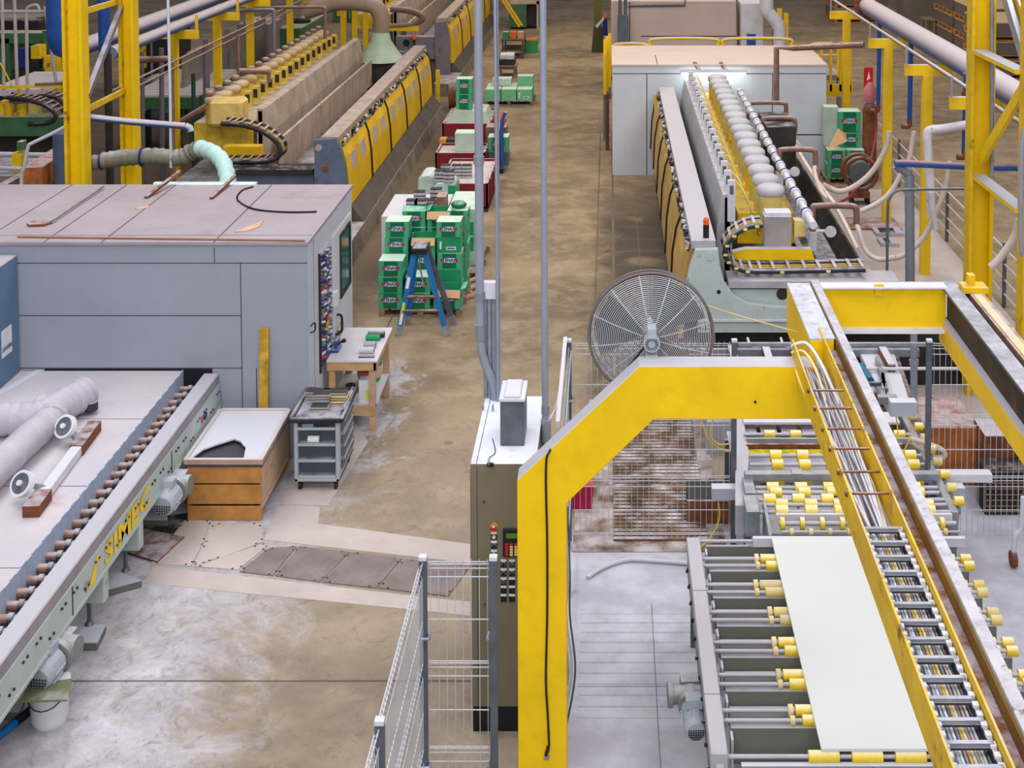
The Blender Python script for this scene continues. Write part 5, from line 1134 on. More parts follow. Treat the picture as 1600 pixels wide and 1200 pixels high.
m = M(paint('mint_hood', (170, 190, 165), .5, dust=.3)); m.lathe([(.75, 0), (.55, .25), (.32, .6), (.25, .9)], (-7.05, 43.2, 1.6), 20); hd = thing('extraction_hood', 'pale mint cone hood with bent duct between the two yellow polishing machines', 'hood', (-7.05, 43.2, 1.6)); m.build('cone', hd)
m = M(paint('duct_tan', (150, 128, 108), .6, dust=.5)); m.tube(smooth([(-7.05, 43.2, 2.4), (-7.05, 43.2, 3.0), (-7.3, 43.2, 3.3), (-7.9, 43.2, 3.4), (-8.6, 43.2, 3.35), (-9.4, 43.2, 3.1)]), .26, 14); m.build('duct', hd)
m = M(DARK); m.box(-9, -6.0, 42.6, 45.6, 0, 1.58); single(m, 'dark_machine', 'dark machine block under the mint cone hood', 'machine')
P2 = polisher('polishing_line', 'farthest yellow-guarded polishing machine at the top left of the aisle', -5.6, 1, 48.3, 64, 2.3, PALL, 5, 16, (51, 63.5), hu=3.1, bu=2.0, bedw=3.95, cap_r=.2, lowwall=True)
m = M(PURP); m.prism([Q(a, b_, 48.2) for a, b_ in ((679, 34), (697, 33), (703, 60), (704, 140), (683, 140))], 'y', 48.1, 48.25); m.build('end_frame', P2)
m = M(PURP); m.box(Q(618, 60, 48.2)[0], Q(682, 60, 48.2)[0], 48.2, 48.7, .9, Q(0, 58, 48.2)[1]); m.use(BLACK); xx, zz = Q(635, 67, 48.2); m.cyl((xx, 48.18, zz), (xx, 48.2, zz), .12, 14); m.build('front_bridge', P2)
m = M(BRWN); m.tube(smooth([Q3(600, 42, 48.4), Q3(640, 40, 48.4), Q3(660, 30, 48.4), Q3(655, 22, 48.4), Q3(635, 16, 48.4), Q3(610, 14, 48.4)]), .12, 6); m.build('cable_chain', P2)
m = M(YELG); m.box(Q(598, 45, 48.5)[0], Q(655, 45, 48.5)[0], 48.3, 48.5, Q(0, 48, 48.4)[1], Q(0, 40, 48.4)[1]); m.build('carriage_plate', P2)
x, z = Q(647, 62, 48.1); bc3 = thing('warning_beacon', 'small orange beacon on the front bridge of the farthest polishing machine', 'beacon', (x, 48.1, z - .2)); m = M(DARK); m.cyl((x, 48.1, z - .3), (x, 48.1, z), .04, 10); m.build('base', bc3); m = M(ORNG); m.lathe([(.08, 0), (.1, .08), (.05, .16), (.01, .17)], (x, 48.1, z), 12); m.build('lens', bc3)
m = M(RUST); m.cyl((-5.0, 43.8, .45), (-4.4, 43.8, .45), .45, 16); single(m, 'cable_drum', 'brown round drum on the floor between the yellow machines', 'drum')
m = M(YELD); m.box(-5.32, -5.2, 42.8, 42.92, 0, 1.35); single(m, 'bollard', 'yellow bollard post at the end of the middle polishing machine', 'bollard')
# ------------------------------------------------------------------ cartons
def logo(m, x, y, z, w, out=(0, -1, 0), right=(1, 0, 0)):
    R = Vector(right); O = Vector(out); c = Vector((x, y, z)) + O * .004; h = w * .17
    def disc(cx, rx, rz, mat, d):
        m.use(mat); q = c + R * cx + O * d; m.add([q + R * (rx * cos(2 * pi * k / 14)) + Vector((0, 0, rz * sin(2 * pi * k / 14))) for k in range(14)], [tuple(range(14))])
    disc(0, w * .56, h * .85, LWHT, 0); disc(-w * .44, w * .1, h * .62, LRED, .001); disc(w * .44, w * .1, h * .62, LRED, .001)
    m.use(LBLU); letter(m, 'TENAX', c, w * .29, right=right, out=out, d=.003, sx=.82)
def carton(x, y, z, w, d, h, label, name='carton', group='cartons on the aisle pallet', style='logo', rot=0, mats=(CART, CARTL, CARTD), side=True, top='shut'):
    """x = left front corner in plan, before rotation about it"""
    t = thing(name, label, 'carton', (x, y, z), group); bx = M(mats[0])
    wl = .006
    if top == 'shut': bx.box(x, x + w, y, y + d, z, z + h)
    else:
        bx.box(x, x + w, y, y + wl, z, z + h); bx.box(x, x + w, y + d - wl, y + d, z, z + h); bx.box(x, x + wl, y, y + d, z, z + h); bx.box(x + w - wl, x + w, y, y + d, z, z + h)
        bx.use(DARK); bx.box(x + wl, x + w - wl, y + wl, y + d - wl, z, z + h * .55)
    if style == 'logo':
        bx.use(mats[1]); bx.box(x + .001, x + w * .2, y - .002, y, z + .005, z + h - .005); bx.box(x + w * .8, x + w - .001, y - .002, y, z + .005, z + h - .005); bx.use(mats[2]); bx.box(x + w * .22, x + w * .78, y - .002, y, z + .005, z + h * .42); bx.box(x + w * .22, x + w * .78, y - .002, y, z + h * .72, z + h - .01)
        logo(bx, x + w / 2, y - .002, z + h * .56, w * .72)
    elif style == 'plain':
        bx.use(LWHT); bx.box(x + w * .12, x + w * .2, y - .003, y, z + h * .25, z + h * .75); bx.box(x + w * .4, x + w * .8, y - .003, y, z + h * .2, z + h * .4); bx.use(LBLU); bx.box(x + w * .44, x + w * .76, y - .004, y, z + h * .26, z + h * .34)
    bx.use(mats[1]); bx.box(x + w, x + w + .002, y + .01, y + d - .01, z + .01, z + h - .01)
    if side and style == 'logo': logo(bx, x + w + .002, y + d / 2, z + h * .56, d * .6, out=(1, 0, 0), right=(0, 1, 0))
    bx.build('box', t)
    if top != 'shut':
        m = M(CARDB if top == 'brown' else mats[1]); a = random.uniform(-.1, .1)
        m.hexa([(x, y, z + h - .005), (x + w, y, z + h - .005), (x + w, y + .005, z + h), (x, y + .005, z + h), (x, y - .1, z + h - .12 + a * .3), (x + w, y - .1, z + h - .12), (x + w, y - .095, z + h - .115), (x, y - .095, z + h - .115 + a * .3)]) if top == 'brown' else m.hexa([(x, y, z + h), (x + w, y, z + h), (x + w, y + .005, z + h + .003), (x, y + .005, z + h + .003), (x, y + .13, z + h + .05 + a), (x + w, y + .13, z + h + .05), (x + w, y + .135, z + h + .055), (x, y + .135, z + h + .055 + a)])
        m.build('flap', t)
        m = M(mats[1]); m.hexa([(x + w, y, z + h), (x + w + .005, y, z + h), (x + w + .005, y + d, z + h), (x + w, y + d, z + h), (x + w + .08, y, z + h + .03), (x + w + .085, y, z + h + .03), (x + w + .085, y + d, z + h + .03), (x + w + .08, y + d, z + h + .03)]); m.build('flap', t)
    else:
        m = M(paint('carton_lid', (150, 205, 170), .5, var=.06, dust=1.0, dcol=(206, 224, 206))); m.box(x - .002, x + w + .002, y - .002, y + d + .002, z + h, z + h + .006); m.build('lid', t)
    if rot: t.rotation_euler = (0, 0, rot)
    return t
def pallet(x0, x1, y0, y1, label, mat=PALW, h=.14):
    t = thing('pallet', label, 'pallet', ((x0 + x1) / 2, (y0 + y1) / 2, 0)); n = 7
    for k in range(n):
        a = x0 + (x1 - x0) * k / n; m = M(mat); m.box(a, a + (x1 - x0) / n * .8, y0, y1, h - .02, h); m.build('deck_board', t)
    for k in range(3):
        y = y0 + (y1 - y0 - .1) * k / 2; 
        for j in range(3): a = x0 + (x1 - x0 - .1) * j / 2; m = M(mat); m.box(a, a + .1, y, y + .1, .02, h - .02); m.build('block', t)
        m = M(mat); m.box(x0, x1, y, y + .1, 0, .02); m.build('bottom_board', t)
    return t
YPA = 23.9
xl, z_ = Q(592, 497, YPA); xr, _ = Q(722, 497, YPA)
pallet(xl, xr, YPA, YPA + 1.5, 'wooden pallet under the green cartons behind the step ladder')
Z0 = .141; CW = .41; CH_ = .272
ordn = ['bottom', 'second', 'third', 'fourth', 'fifth', 'topmost']
def col(x, y, n, where, w=CW, d=.42, h=CH_, styles=None, tops=None, rots=None, z=Z0, group='cartons on the aisle pallet', **kw):
    for k in range(n):
        st = (styles or {}).get(k, 'logo'); tp = (tops or {}).get(k, 'shut')
        pos = 'topmost' if k == n - 1 else ordn[k]
        carton(x + random.uniform(-.012, .012), y + random.uniform(-.01, .01), z + k * (h + .008), w, d, h, 'green resin carton, %s of the %s' % (pos, where), style=st, top=tp, group=group, rot=(rots or {}).get(k, random.uniform(-.02, .02)), **kw)
random.seed(21)
col(xl, YPA, 3, 'front left stack left of the ladder')
col(xl + .47, YPA, 2, 'front middle stack seen through the ladder', w=.42)
col(xl + .96, YPA - .02, 1, 'front right place, open with brown flap', w=.46, tops={0: 'brown'}, h=.34)
col(xl + .04, YPA + .47, 5, 'second row left stack', styles={})
col(xl + .50, YPA + .47, 4, 'second row middle stack behind the ladder top', tops={3: 'brown'})
col(xl + .95, YPA + .47, 5, 'second row right stack', w=.42, styles={3: 'plain', 1: 'none'})
col(xl + .28, YPA + .95, 5, 'third row left stack', tops={4: 'green'}, h=.285)
col(xl + .71, YPA + .95, 5, 'third row middle stack, with torn brown box top', tops={4: 'brown'}, h=.285)
col(xl + 1.08, YPA + 1.0, 5, 'third row right stack beneath the green bag', w=.36, h=.285)
m = M(CARTD); x = xl + 1.14; z = Z0 + 5 * .293; m.lathe([(.02, 0), (.13, .01), (.15, .05), (.1, .1), (.02, .11)], (x + .12, YPA + 1.2, z + .01), 12); single(m, 'green_bag', 'dark green folded plastic bag on the tallest carton stack', 'bag')
# carton scraps on the floor right of the pallet
m = M(CARDB); m.prism([G(a, b, .0) for a, b in ((722, 443), (738, 449), (738, 458), (722, 454))], 'z', .002, .012); single(m, 'cardboard_piece', 'torn piece of brown cardboard on the floor right of the green cartons', 'cardboard')
for k in range(3):
    x, y = G(728 + 3 * k, 468 - 13 * k); m = M(WOODP); m.beam((x - .1, y - .1, .03), (x + .15, y + .15, .06), .07, .04); single(m, 'wood_offcut', ['nearest broken wood scrap beside the green carton pallet', 'middle broken wood scrap beside the green carton pallet', 'farthest broken wood scrap beside the green carton pallet'][k], 'offcut')
# ------------------------------------------------------------------ step ladder
YL_ = 23.0
ld = thing('step_ladder', 'blue fibreglass step ladder standing open in front of the green cartons', 'ladder', Q3(658, 517, YL_)[:2] + (0,))
tA = Q3(657, 384, YL_ + .25); zt = tA[2]
fl = Q(622, 519, 22.95); fr = Q(698, 516, 22.95)
xf0, xf1 = fl[0], fr[0]; xm = tA[0]
for xb_, sg, yy in ((xf0, -1, 22.95), (xf0 + .08, -1, 23.5), (xf1, 1, 22.95), (xf1 + .06, 1, 23.5)):
    m = M(LADB if sg < 0 or yy < 23.2 else GALD); ytop = YL_ + .12 + (.26 if yy > 23.2 else 0); m.beam((xb_, yy, 0), (xm + sg * .08, ytop, zt - .04), .09, .045, up=(0, 1, 0)); r_ = m.build('side_rail', ld)
    m = M(GALV); v = Vector((xm + sg * .08 - xb_, ytop - yy, zt)); v = v.normalized(); p = Vector((xb_, yy, 0)); m.beam(p, p + v * .16, .10, .055, up=(0, 1, 0)); m.build('foot', r_)
for f, c in ((.33, WHITE), (.62, paint('label_lime', (200, 210, 60), .5)), (.74, WHITE)):
    p = Vector((xm - .08, YL_ + .12, zt)).lerp(Vector((xf0, 22.95, 0)), f); q = Vector((xm - .08, YL_ + .12, zt)).lerp(Vector((xf0, 22.95, 0)), f + .13); m = M(c); m.beam(p + Vector((0, -.026, 0)), q + Vector((0, -.026, 0)), .05, .004, up=(0, 1, 0)); m.build('sticker', ld)
for f in (.56, .72):
    a = Vector((xm - .08, YL_ + .13, zt)).lerp(Vector((xf0, 22.95, 0)), f); b_ = Vector((xm + .08, YL_ + .13, zt)).lerp(Vector((xf1, 22.95, 0)), f)
    m = M(RUST); m.beam(a, (b_[0], b_[1], a[2]), .08, .03, up=(0, 0, 1)); m.build('step', ld)
m = M(GALV); m.beam((xm - .04, YL_ + .3, zt * .8), (xm + .05, YL_ + .3, zt * .5), .03, .02); m.build('spreader', ld)
m = M(BLACK); m.box(xm - .13, xm + .13, YL_ + .04, YL_ + .5, zt - .09, zt); m.use(GALD); m.box(xm - .11, xm + .11, YL_ + .06, YL_ + .48, zt, zt + .012); m.build('top_cap', ld, .008)
# ------------------------------------------------------------------ second row of goods
pallet(-4.3, -2.4, 26.0, 27.9, 'wooden pallet behind the green cartons with stacked grey blocks')
WRAP = paint('wrap_film', (178, 196, 184), .25, var=.1, dust=.8, dcol=(216, 220, 216))
t = thing('wrapped_load', 'mint green film-wrapped stack of cartons beside the thick conduit', 'wrapped goods', (-2.9, 27.2, .141), 'wrapped goods by the aisle')
x0 = Q(700, 360, 26.5)[0]; m = M(MINT); m.box(x0, x0 + .56, 26.4, 27.8, .141, 1.25); m.build('load', t, .02); m = M(CART); m.box(x0 + .05, x0 + .5, 26.385, 26.4, .45, 1.0); m.use(MINT); m.box(x0 + .05, x0 + .5, 26.38, 26.4, .7, .74); m.build('band', t)
m = M(WHITD); m.box(x0 - 1.2, x0 - .03, 26.05, 27.75, .141, 1.2); t = single(m, 'board_box', 'dusty pale box carrying the grey block stacks behind the cartons', 'box', bevel=.01)
m = M(BRWN); m.box(x0 - .22, x0 - .04, 26.5, 26.9, 1.202, 1.45); single(m, 'brown_board', 'brown board pack standing beside the mint wrapped stack', 'board')
def bstack(px, py, Y, n, where, w=.22, h=.075, d=.18):
    x, Y = G(px, py, Y); zb0 = BZ; x -= w / 2
    for k in range(n):
        zz = BZ + .002 + (n - 1 - k) * (h + .002)
        m = M(ABRA); m.box(x + random.uniform(-.01, .01), x + w, Y, Y + d, zz, zz + h * .68); m.use(ABRD); m.box(x + .005, x + w - .005, Y + .005, Y + d - .005, zz + h * .68, zz + h)
        nm = ['topmost', 'second from the top', 'third from the top', 'fourth from the top', 'fifth from the top'][k].replace(' from the top', ' down')
        single(m, 'abrasive_block', 'abrasive block, %s %s' % (nm, where), 'abrasive block', 'abrasive blocks by the aisle')
random.seed(2)
BZ = 1.2
for px, n, wh in ((643, 3, 'in the front left pile behind the green cartons'), (657, 3, 'in the pile just right of the front left one'), (670, 2, 'in the small pile in the middle of the second row'), (686, 1, 'lying alone near the brown board edge')):
    bstack(px, 332, BZ, n, wh)
bstack(655, 318, BZ, 3, 'in the taller left pile further back'); bstack(681, 320, BZ, 4, 'in the tall pile before the white wrapped crate')
bstack(669, 325, BZ, 2, 'in the low pile between the two tall ones')
# white wrapped crates
pallet(-4.35, -3.1, 28.7, 30.2, 'wooden pallet under the white plastic-wrapped goods')
for k, (px0, px1, py, Y, mt, lb) in enumerate(((652, 680, 296, 29.0, WRAP, 'pale film-wrapped crate at the left of the third row'), (676, 712, 308, 28.8, WRAP, 'film-wrapped crate with green corner in the third row'))):
    xa, z = Q(px0, py - 22, Y); xb = Q(px1, py, Y)[0]; t = thing('wrapped_load', lb, 'wrapped goods', ((xa + xb) / 2, Y + .5, .141), 'wrapped goods by the aisle')
    m = M(mt); m.prism([(xa, .141), (xb, .141), (xb - .02, z - .05), (xb - .12, z + .02), (xa + .1, z + .0), (xa + .01, z - .08)], 'y', Y, Y + .75); m.build('load', t, .03)
    if k: m = M(CART); m.box(xb - .16, xb + .002, Y - .004, Y, .25, z - .05); m.use(LWHT); m.box(xb - .15, xb - .04, Y - .008, Y - .004, .5, .62); m.use(CARTL); m.box(xb, xb + .004, Y, Y + .7, .2, z - .06); m.build('green_carton_face', t); BZ = z + .02
bstack(687, 284, BZ, 3, 'in the pile on top of the wrapped crate'); bstack(701, 285, BZ, 3, 'in the right pile on top of the wrapped crate')
# red bins
def bin_(px0, px1, pyt, Y, d, label, hh=None, film=True):
    xa, z = Q(px0, pyt, Y); xb = Q(px1, pyt, Y)[0]; t = thing('red_bin', label, 'bin', ((xa + xb) / 2, Y, 0), 'dark red bins by the aisle')
    m = M(REDD); m.box(xa, xb, Y, Y + .04, .08, z); m.box(xa, xb, Y + d - .04, Y + d, .08, z); m.box(xa, xa + .04, Y, Y + d, .08, z); m.box(xb - .04, xb, Y, Y + d, .08, z); m.box(xa, xb, Y, Y + d, .08, .12)
    for q in (.2, .5, .8): m.box(xb, xb + .03, Y + d * q, Y + d * q + .08, .08, z)
    m.build('tub', t)
    m = M(paint('bin_fill_dust', (196, 190, 186), .6, var=.15)); m.box(xa + .04, xb - .04, Y + .04, Y + d - .04, .12, z - .06); m.build('filling', t)
    for x in (xa, xb - .12):
        m = M(DARK); m.box(x, x + .12, Y, Y + d, 0, .08); m.build('skid', t)
    return xa, xb, z
a = bin_(684, 762, 287, 31.0, 2.6, 'nearest dark red bin by the aisle, loaded with grey blocks')
b = bin_(680, 757, 239, 34.2, 1.2, 'middle dark red bin with a film-covered carton on top')
c = bin_(691, 764, 193, 37.1, 2.3, 'farthest dark red bin with two green cartons standing on it')
BZ = a[2] - .06
bstack(713, 279, BZ, 4, 'in the left block pile on the nearest red bin'); bstack(729, 279, BZ, 4, 'in the right block pile on the nearest red bin'); bstack(696, 268, BZ, 2, 'in the low pile at the left of the nearest red bin')
for k in range(4):
    x, z = Q(694 + 12 * k, 222, 36.2); m = M([WOODO, ABRD, YELD, GALD][k]); m.beam((x - .1, 36.5 , b[2] + .0), (x + .1, 36.9, b[2] + .03), .1, .05) if 0 else m.box(x - .09, x + .08, 35.9, 36.3, 0, .62)
    single(m, 'small_crate', ['yellow-brown small crate at the left behind the middle red bin', 'black small crate behind the middle red bin', 'worn yellow small crate behind the middle red bin', 'grey small crate behind the middle red bin'][k], 'crate')
xx, z = Q(711, 247, 34.6); carton(xx, 34.6, b[2] - .05, .62, .5, .45, 'pale film-covered green carton on the middle red bin', style='none', mats=(WRAP, CART, CARTD), group='cartons on the red bins')
xx = Q(714, 200, 37.8)[0]; z = c[2] - .055
m = M(WRAP); m.prism([(xx - .35, z), (xx + .95, z), (xx + .8, z + .3), (xx - .02, z + .34)], 'y', 37.5, 38.6); single(m, 'plastic_cover', 'crumpled film heap under the two green cartons', 'plastic film')
carton(xx, 37.6, z + .345, .42, .45, .40, 'lower of the two green cartons on the farthest red bin', group='cartons on the red bins')
carton(xx + .01, 37.6, z + .76, .42, .45, .40, 'upper of the two green cartons on the farthest red bin', group='cartons on the red bins')
# blue trolley
x0, y0 = G(768, 272); tr = thing('blue_trolley', 'trolley with blue push handle and dark red side beside the red bins', 'trolley', (x0 + .3, y0 + .8, 0))
xh = Q(790, 250, y0)[0]
m = M(BLUE)
for yy in (y0, y0 + .12): m.tube(smooth([(xh - .08, yy, .15), (xh - .1, yy, 1.2), (xh, yy, 1.55)], 5), .045, 8)
m.build('push_handle', tr)
m = M(REDD); m.box(xh - .28, xh - .12, y0 + .02, y0 + 1.8, .15, 1.1); m.build('side', tr)
m = M(GALD); m.box(x0 - .2, xh, y0, y0 + 1.9, .12, .17); m.build('platform', tr)
for xx in (x0, xh - .1):
    for yy in (y0 + .1, y0 + 1.7): m = M(BLACK); m.cyl((xx - .03, yy, .06), (xx + .03, yy, .06), .06, 12); m.build('caster', tr)
carton(x0 - .1, y0 + .2, .171, .5, .5, .35, 'lower dark carton on the blue trolley', style='none', mats=(GALD, GUNM, DARK), group='cartons on the blue trolley')
carton(x0 - .1, y0 + .2, .53, .5, .5, .35, 'green carton on top of the blue trolley load', group='cartons on the blue trolley')
x, z = Q(780, 180, y0 + 1.2); m = M(BRWN); m.box(x - .32, x + .2, y0 + .9, y0 + 1.5, .172, 1.0); single(m, 'brown_box', 'brown box at the back of the blue trolley under the orange container', 'box')
m = M(ORNG); m.lathe([(.12, 0), (.14, .06), (.14, .22), (.05, .28), (.04, .34)], (x, y0 + 1.2, 1.002), 14); single(m, 'orange_container', 'bright orange container at the back of the blue trolley', 'container')
# farther goods along the aisle
xl2, y2 = G(757, 165); pallet(xl2, xl2 + 1.55, y2, y2 + 1.4, 'dark wooden pallet of light green cartons further down the aisle', mat=BRWN)
CM = (paint('faded_green', (108, 178, 130), .5, var=.1, dust=.6, dcol=(190, 215, 190)), CARTL, CART)
k = 0
for j in range(2):
    for i in range(3):
        k += 1; carton(xl2 + .03 + i * .5, y2 + .05 + j * .65, .141, .47, .6, .36, 'faded green carton, %s of the %s row on the distant pallet' % (['left', 'middle', 'right'][i], ['front', 'rear'][j]), style='plain' if i == 2 else 'none', mats=CM, group='cartons on the distant pallet')
x, z = Q(782, 140, y2 + .4); carton(xl2 + 1.0, y2 + .75, .513, .5, .45, .3, 'faded green carton lying on top of the distant pallet', style='none', mats=CM, group='cartons on the distant pallet')
carton(xl2 + .2, y2 + .7, .513, .6, .5, .22, 'flattened pale green carton on the left of the distant pallet', style='none', mats=(WRAP, CM[0], CM[2]), group='cartons on the distant pallet')
def trolley(px0, px1, pyb, pyt, label, mt, fill, d=1.2):
    xa, y = G(px0, pyb); xb = G(px1, pyb)[0]; z = Q(px0, pyt, y)[1]; t = thing('work_trolley', label, 'trolley', ((xa + xb) / 2, y, 0))
    m = M(mt); m.box(xa, xb, y, y + d, z - .06, z); m.build('tray', t)
    for x in (xa + .03, xb - .09):
        for yy in (y + .03, y + d - .09): m = M(mt); m.box(x, x + .06, yy, yy + .06, 0, z - .06); m.build('leg', t)
    m = M(mt); m.box(xa, xb, y, y + d, .3, .34); m.build('shelf', t)
    return xa, xb, y, z
a = trolley(776, 806, 122, 103, 'brown work trolley with packed goods behind the distant pallet', BRWN, 0)
m = M(WHITD); m.box(a[0] + .1, a[1] - .1, a[2] + .2, a[2] + 1.0, a[3] + .002, a[3] + .35); single(m, 'white_pack', 'whitish pack of plates on the brown work trolley', 'pack')
m = M(DARK); m.box(a[0] + .05, a[1] - .05, a[2] + .1, a[2] + 1.0, .345, .65); single(m, 'dark_pack', 'dark pack on the lower shelf of the brown work trolley', 'pack')
a = trolley(783, 819, 92, 62, 'grey-brown bench loaded with small boxes further down the aisle', paint('bench_dark', (84, 76, 66), .6), 0, 1.6)
for k, (f, mt, lb) in enumerate(((.05, CART, 'small green box on the distant bench'), (.38, ORNG, 'small orange box on the distant bench'), (.7, CARDB, 'small brown carton on the distant bench'))):
    x = a[0] + (a[1] - a[0]) * f; m = M(mt); m.box(x, x + .22, a[2] + .3, a[2] + .7, a[3] + .002, a[3] + .25); single(m, 'small_box', lb, 'box', 'boxes on the distant bench')
xa, y = G(820, 83); m = M(paint('bin_green', (40, 150, 80), .5)); z = Q(820, 64, y)[1]; m.prism([(xa, 0), (xa + .48, 0), (xa + .52, z), (xa - .02, z)], 'y', y, y + .6); m.use(ORNG); m.box(xa, xa + .48, y + .02, y + .58, z, z + .04)
single(m, 'green_bin', 'small green bin with orange lid beside the distant bench', 'bin')
dg = thing('green_machine', 'dark green and cream machine at the far end of the left aisle edge', 'machine', G(820, 45)[:2] + (0,))
xa, y = G(795, 46); xb = G(842, 46)[0]
m = M(DARK); m.box(xa, xb, y + .3, y + 3, .1, 1.2); m.use(STONE); m.box(xa, xb, y, y + 3, 1.15, 1.3); m.use(GREENM); m.box(xa, xa + .8, y, y + .3, .1, 1.15); m.build('base', dg)
m = M(GREENM); m.box(xa, xb, y + 1, y + 2.2, 1.3, 1.9); m.build('head', dg)
m = M(STONE); m.box(xb - .1, xb, y, y + .1, 0, 2.6); m.build('post', dg)
m = M(YELD); m.beam(Q3(785, 0, y - 2), Q3(812, 42, y - 2), .09, .09); m.beam(Q3(790, 0, y - 2), Q3(816, 40, y - 2), .09, .09); lb = single(m, 'yellow_ladder', 'slanting pair of yellow rails at the far left side of the aisle', 'rails')
# green column with hanging clothes right of the aisle
xa, y = G(928, 82); cg = thing('green_column', 'olive green steel column at the far right side of the aisle', 'column', (xa + .2, y, 0))
m = M(paint('olive_green', (96, 104, 48), .5, dust=.3)); m.box(xa, xa + .32, y, y + .3, 0, 7); m.build('shaft', cg); m = M(paint('olive_dark', (74, 78, 44), .6)); m.prism([(xa - .1, 0), (xa + .45, 0), (xa + .34, 1.0), (xa - .02, 1.0)], 'y', y - .05, y + .35); m.build('base', cg)
x, z = Q(944, 40, y - .3); m = M(LBLU); m.prism([(x - .1, z - .4), (x + .15, z - .4), (x + .12, z + .3), (x - .03, z + .3)], 'y', y - .3, y - .02); m.use(WHITD); m.prism([(x - .35, z + .0), (x - .02, z + .35), (x, z + .25), (x - .28, z - .1)], 'y', y - .34, y - .3); m.use(ORNG); m.box(x - .02, x + .1, y - .32, y - .2, z + .3, z + .45); single(m, 'hanging_jacket', 'dark blue and white jacket hanging on the olive column', 'jacket')
# ------------------------------------------------------------------ right background
GP = paint('goalpost_yellow', (234, 190, 24), .5, var=.1, scale=2, dust=.8, dirt=.15)
ZA = 4.02
lbls = ['farthest', 'second from the back', 'second from the front', 'nearest']
for k, Y in enumerate((35.3, 30.0, 26.3, 22.8)):
    x = 5.98; t = thing('pipe_rack_post', 'yellow T-shaped pipe rack post, %s of the right row' % lbls[k], 'post', (x, Y, 0), 'yellow pipe rack posts on the right')
    m = M(GP); m.box(x - .09, x + .09, Y - .08, Y + .08, 0, ZA - .2); m.build('upright', t)
    m = M(GP); m.box(x - .42, x + .45, Y - .06, Y + .06, ZA - .2, ZA); m.build('arm', t)
    m = M(STEEL); m.box(x - .42, x - .39, Y - .06, Y - .04, ZA, ZA + .35); m.build('hook', t)
bp = thing('large_pipe', 'thick dusty blue-grey main pipe running along the right pipe rack', 'pipe', (6.34, 20, ZA))
PIPEB = paint('blue_pipe_dusty', (56, 80, 136), .5, var=.1, dust=1.6, dcol=(178, 168, 174), scale=1.5, lo=-.25, hi=.3, rust=.03)
m = M(PIPEB); m.cyl((6.34, 8, ZA + .215), (6.34, 34.4, ZA + .215), .21, 24); m.build('barrel', bp)
m = M(RUST); m.cyl((6.34, 34.4, ZA + .215), (6.34, 34.5, ZA + .215), .33, 20); 
for k in range(12): t = 2 * pi * k / 12; m.cyl((6.34 + .29 * cos(t), 34.35, ZA + .215 + .29 * sin(t)), (6.34 + .29 * cos(t), 34.55, ZA + .215 + .29 * sin(t)), .03, 6)
m.build('flange', bp)
for j, (dx, dz) in enumerate(((0, .30), (.07, .24))):
    m = M(BRWN if j else STEEL); m.tube([(5.62 + dx, 38.5, ZA + dz), (5.62 + dx, 8, ZA + dz)], .028, 8); single(m, 'service_pipe', ['upper thin pipe running left of the thick main pipe', 'lower thin pipe running left of the thick main pipe'][j], 'pipe')
for k, (px, y0, y1, Y) in enumerate(((1372, 68, 168, 33.5), (1421, 108, 192, 28.9), (1507, 150, 240, 24.0))):
    t = thing('drop_pipe', 'blue drop pipe, %s, hanging from the main pipe' % ['farthest of three', 'middle one of three', 'nearest of three'][k], 'pipe', Q3(px, y1, Y), 'blue drop pipes')
    m = M(BLUE); m.tube([(Q3(px + 2, y0, Y)[0], Y, ZA + .2), Q3(px, y1, Y)], .05, 10); m.build('pipe', t); m = M(RUST); m.tube([Q3(px + 2, y0 - 8, Y), Q3(px + 2, y0 + 8, Y)], .07, 10)
    m.tube(smooth([Q3(px, y1 - 4, Y), Q3(px - 1, y1 + 5, Y), Q3(px - 12, y1 + 5, Y)]), .055, 8); m.build('elbow', t)
def hose(pts, Y, r, label, mat=HOSE, Ys=None):
    m = M(mat); m.tube(smooth([Q3(a, b, (Ys[i] if Ys else Y)) for i, (a, b) in enumerate(pts)], 7), r, 8); return single(m, 'water_hose', label, 'hose', 'hoses on the right side')
hose([(1389, 205), (1385, 230), (1365, 265), (1340, 288), (1312, 299), (1285, 288)], 27.5, .055, 'fat sagging hose from the middle drop pipe to the polishing machine')
hose([(1409, 268), (1395, 295), (1375, 315), (1345, 330)], 24.5, .045, 'hose sagging left of the white elbow pipe')
hose([(1428, 205), (1425, 225), (1420, 250), (1405, 275)], 25.5, .045, 'short pale hose hanging behind the white elbow pipe')
hose([(1484, 252), (1478, 290), (1462, 335), (1440, 375), (1410, 400), (1390, 403)], 23.0, .045, 'long pale hose sweeping down from the nearest drop pipe')
hose([(1592, 343), (1585, 370), (1565, 400), (1548, 418)], 19.3, .06, 'pale hose end at the right picture edge beside the yellow column')
WP = paint('white_dusty_pipe', (206, 198, 204), .5, var=.1, scale=5, dust=.8, rust=.05)
def wpipe(pts, Y, r, label, mat=WP, Ys=None):
    m = M(mat); m.tube(smooth([Q3(a, b, (Ys[i] if Ys else Y)) for i, (a, b) in enumerate(pts)], 5), r, 12); return single(m, 'steel_pipe', label, 'pipe')
wpipe([(1455, 340), (1454, 300), (1450, 240), (1449, 210), (1455, 203), (1475, 201), (1530, 192)], 22.5, .075, 'white pipe bending down left of the tall yellow column')
wpipe([(1462, 358), (1460, 345), (1457, 330), (1455, 300)], 22.4, .05, 'valve end of the white down pipe')
wpipe([(1400, 257), (1405, 261), (1420, 272), (1421, 290), (1422, 440)], 21.5, .075, 'grey standing pipe with white elbow left of the fence railing', mat=paint('grey_standpipe', (128, 134, 142), .5, .2, var=.15, dust=.8))
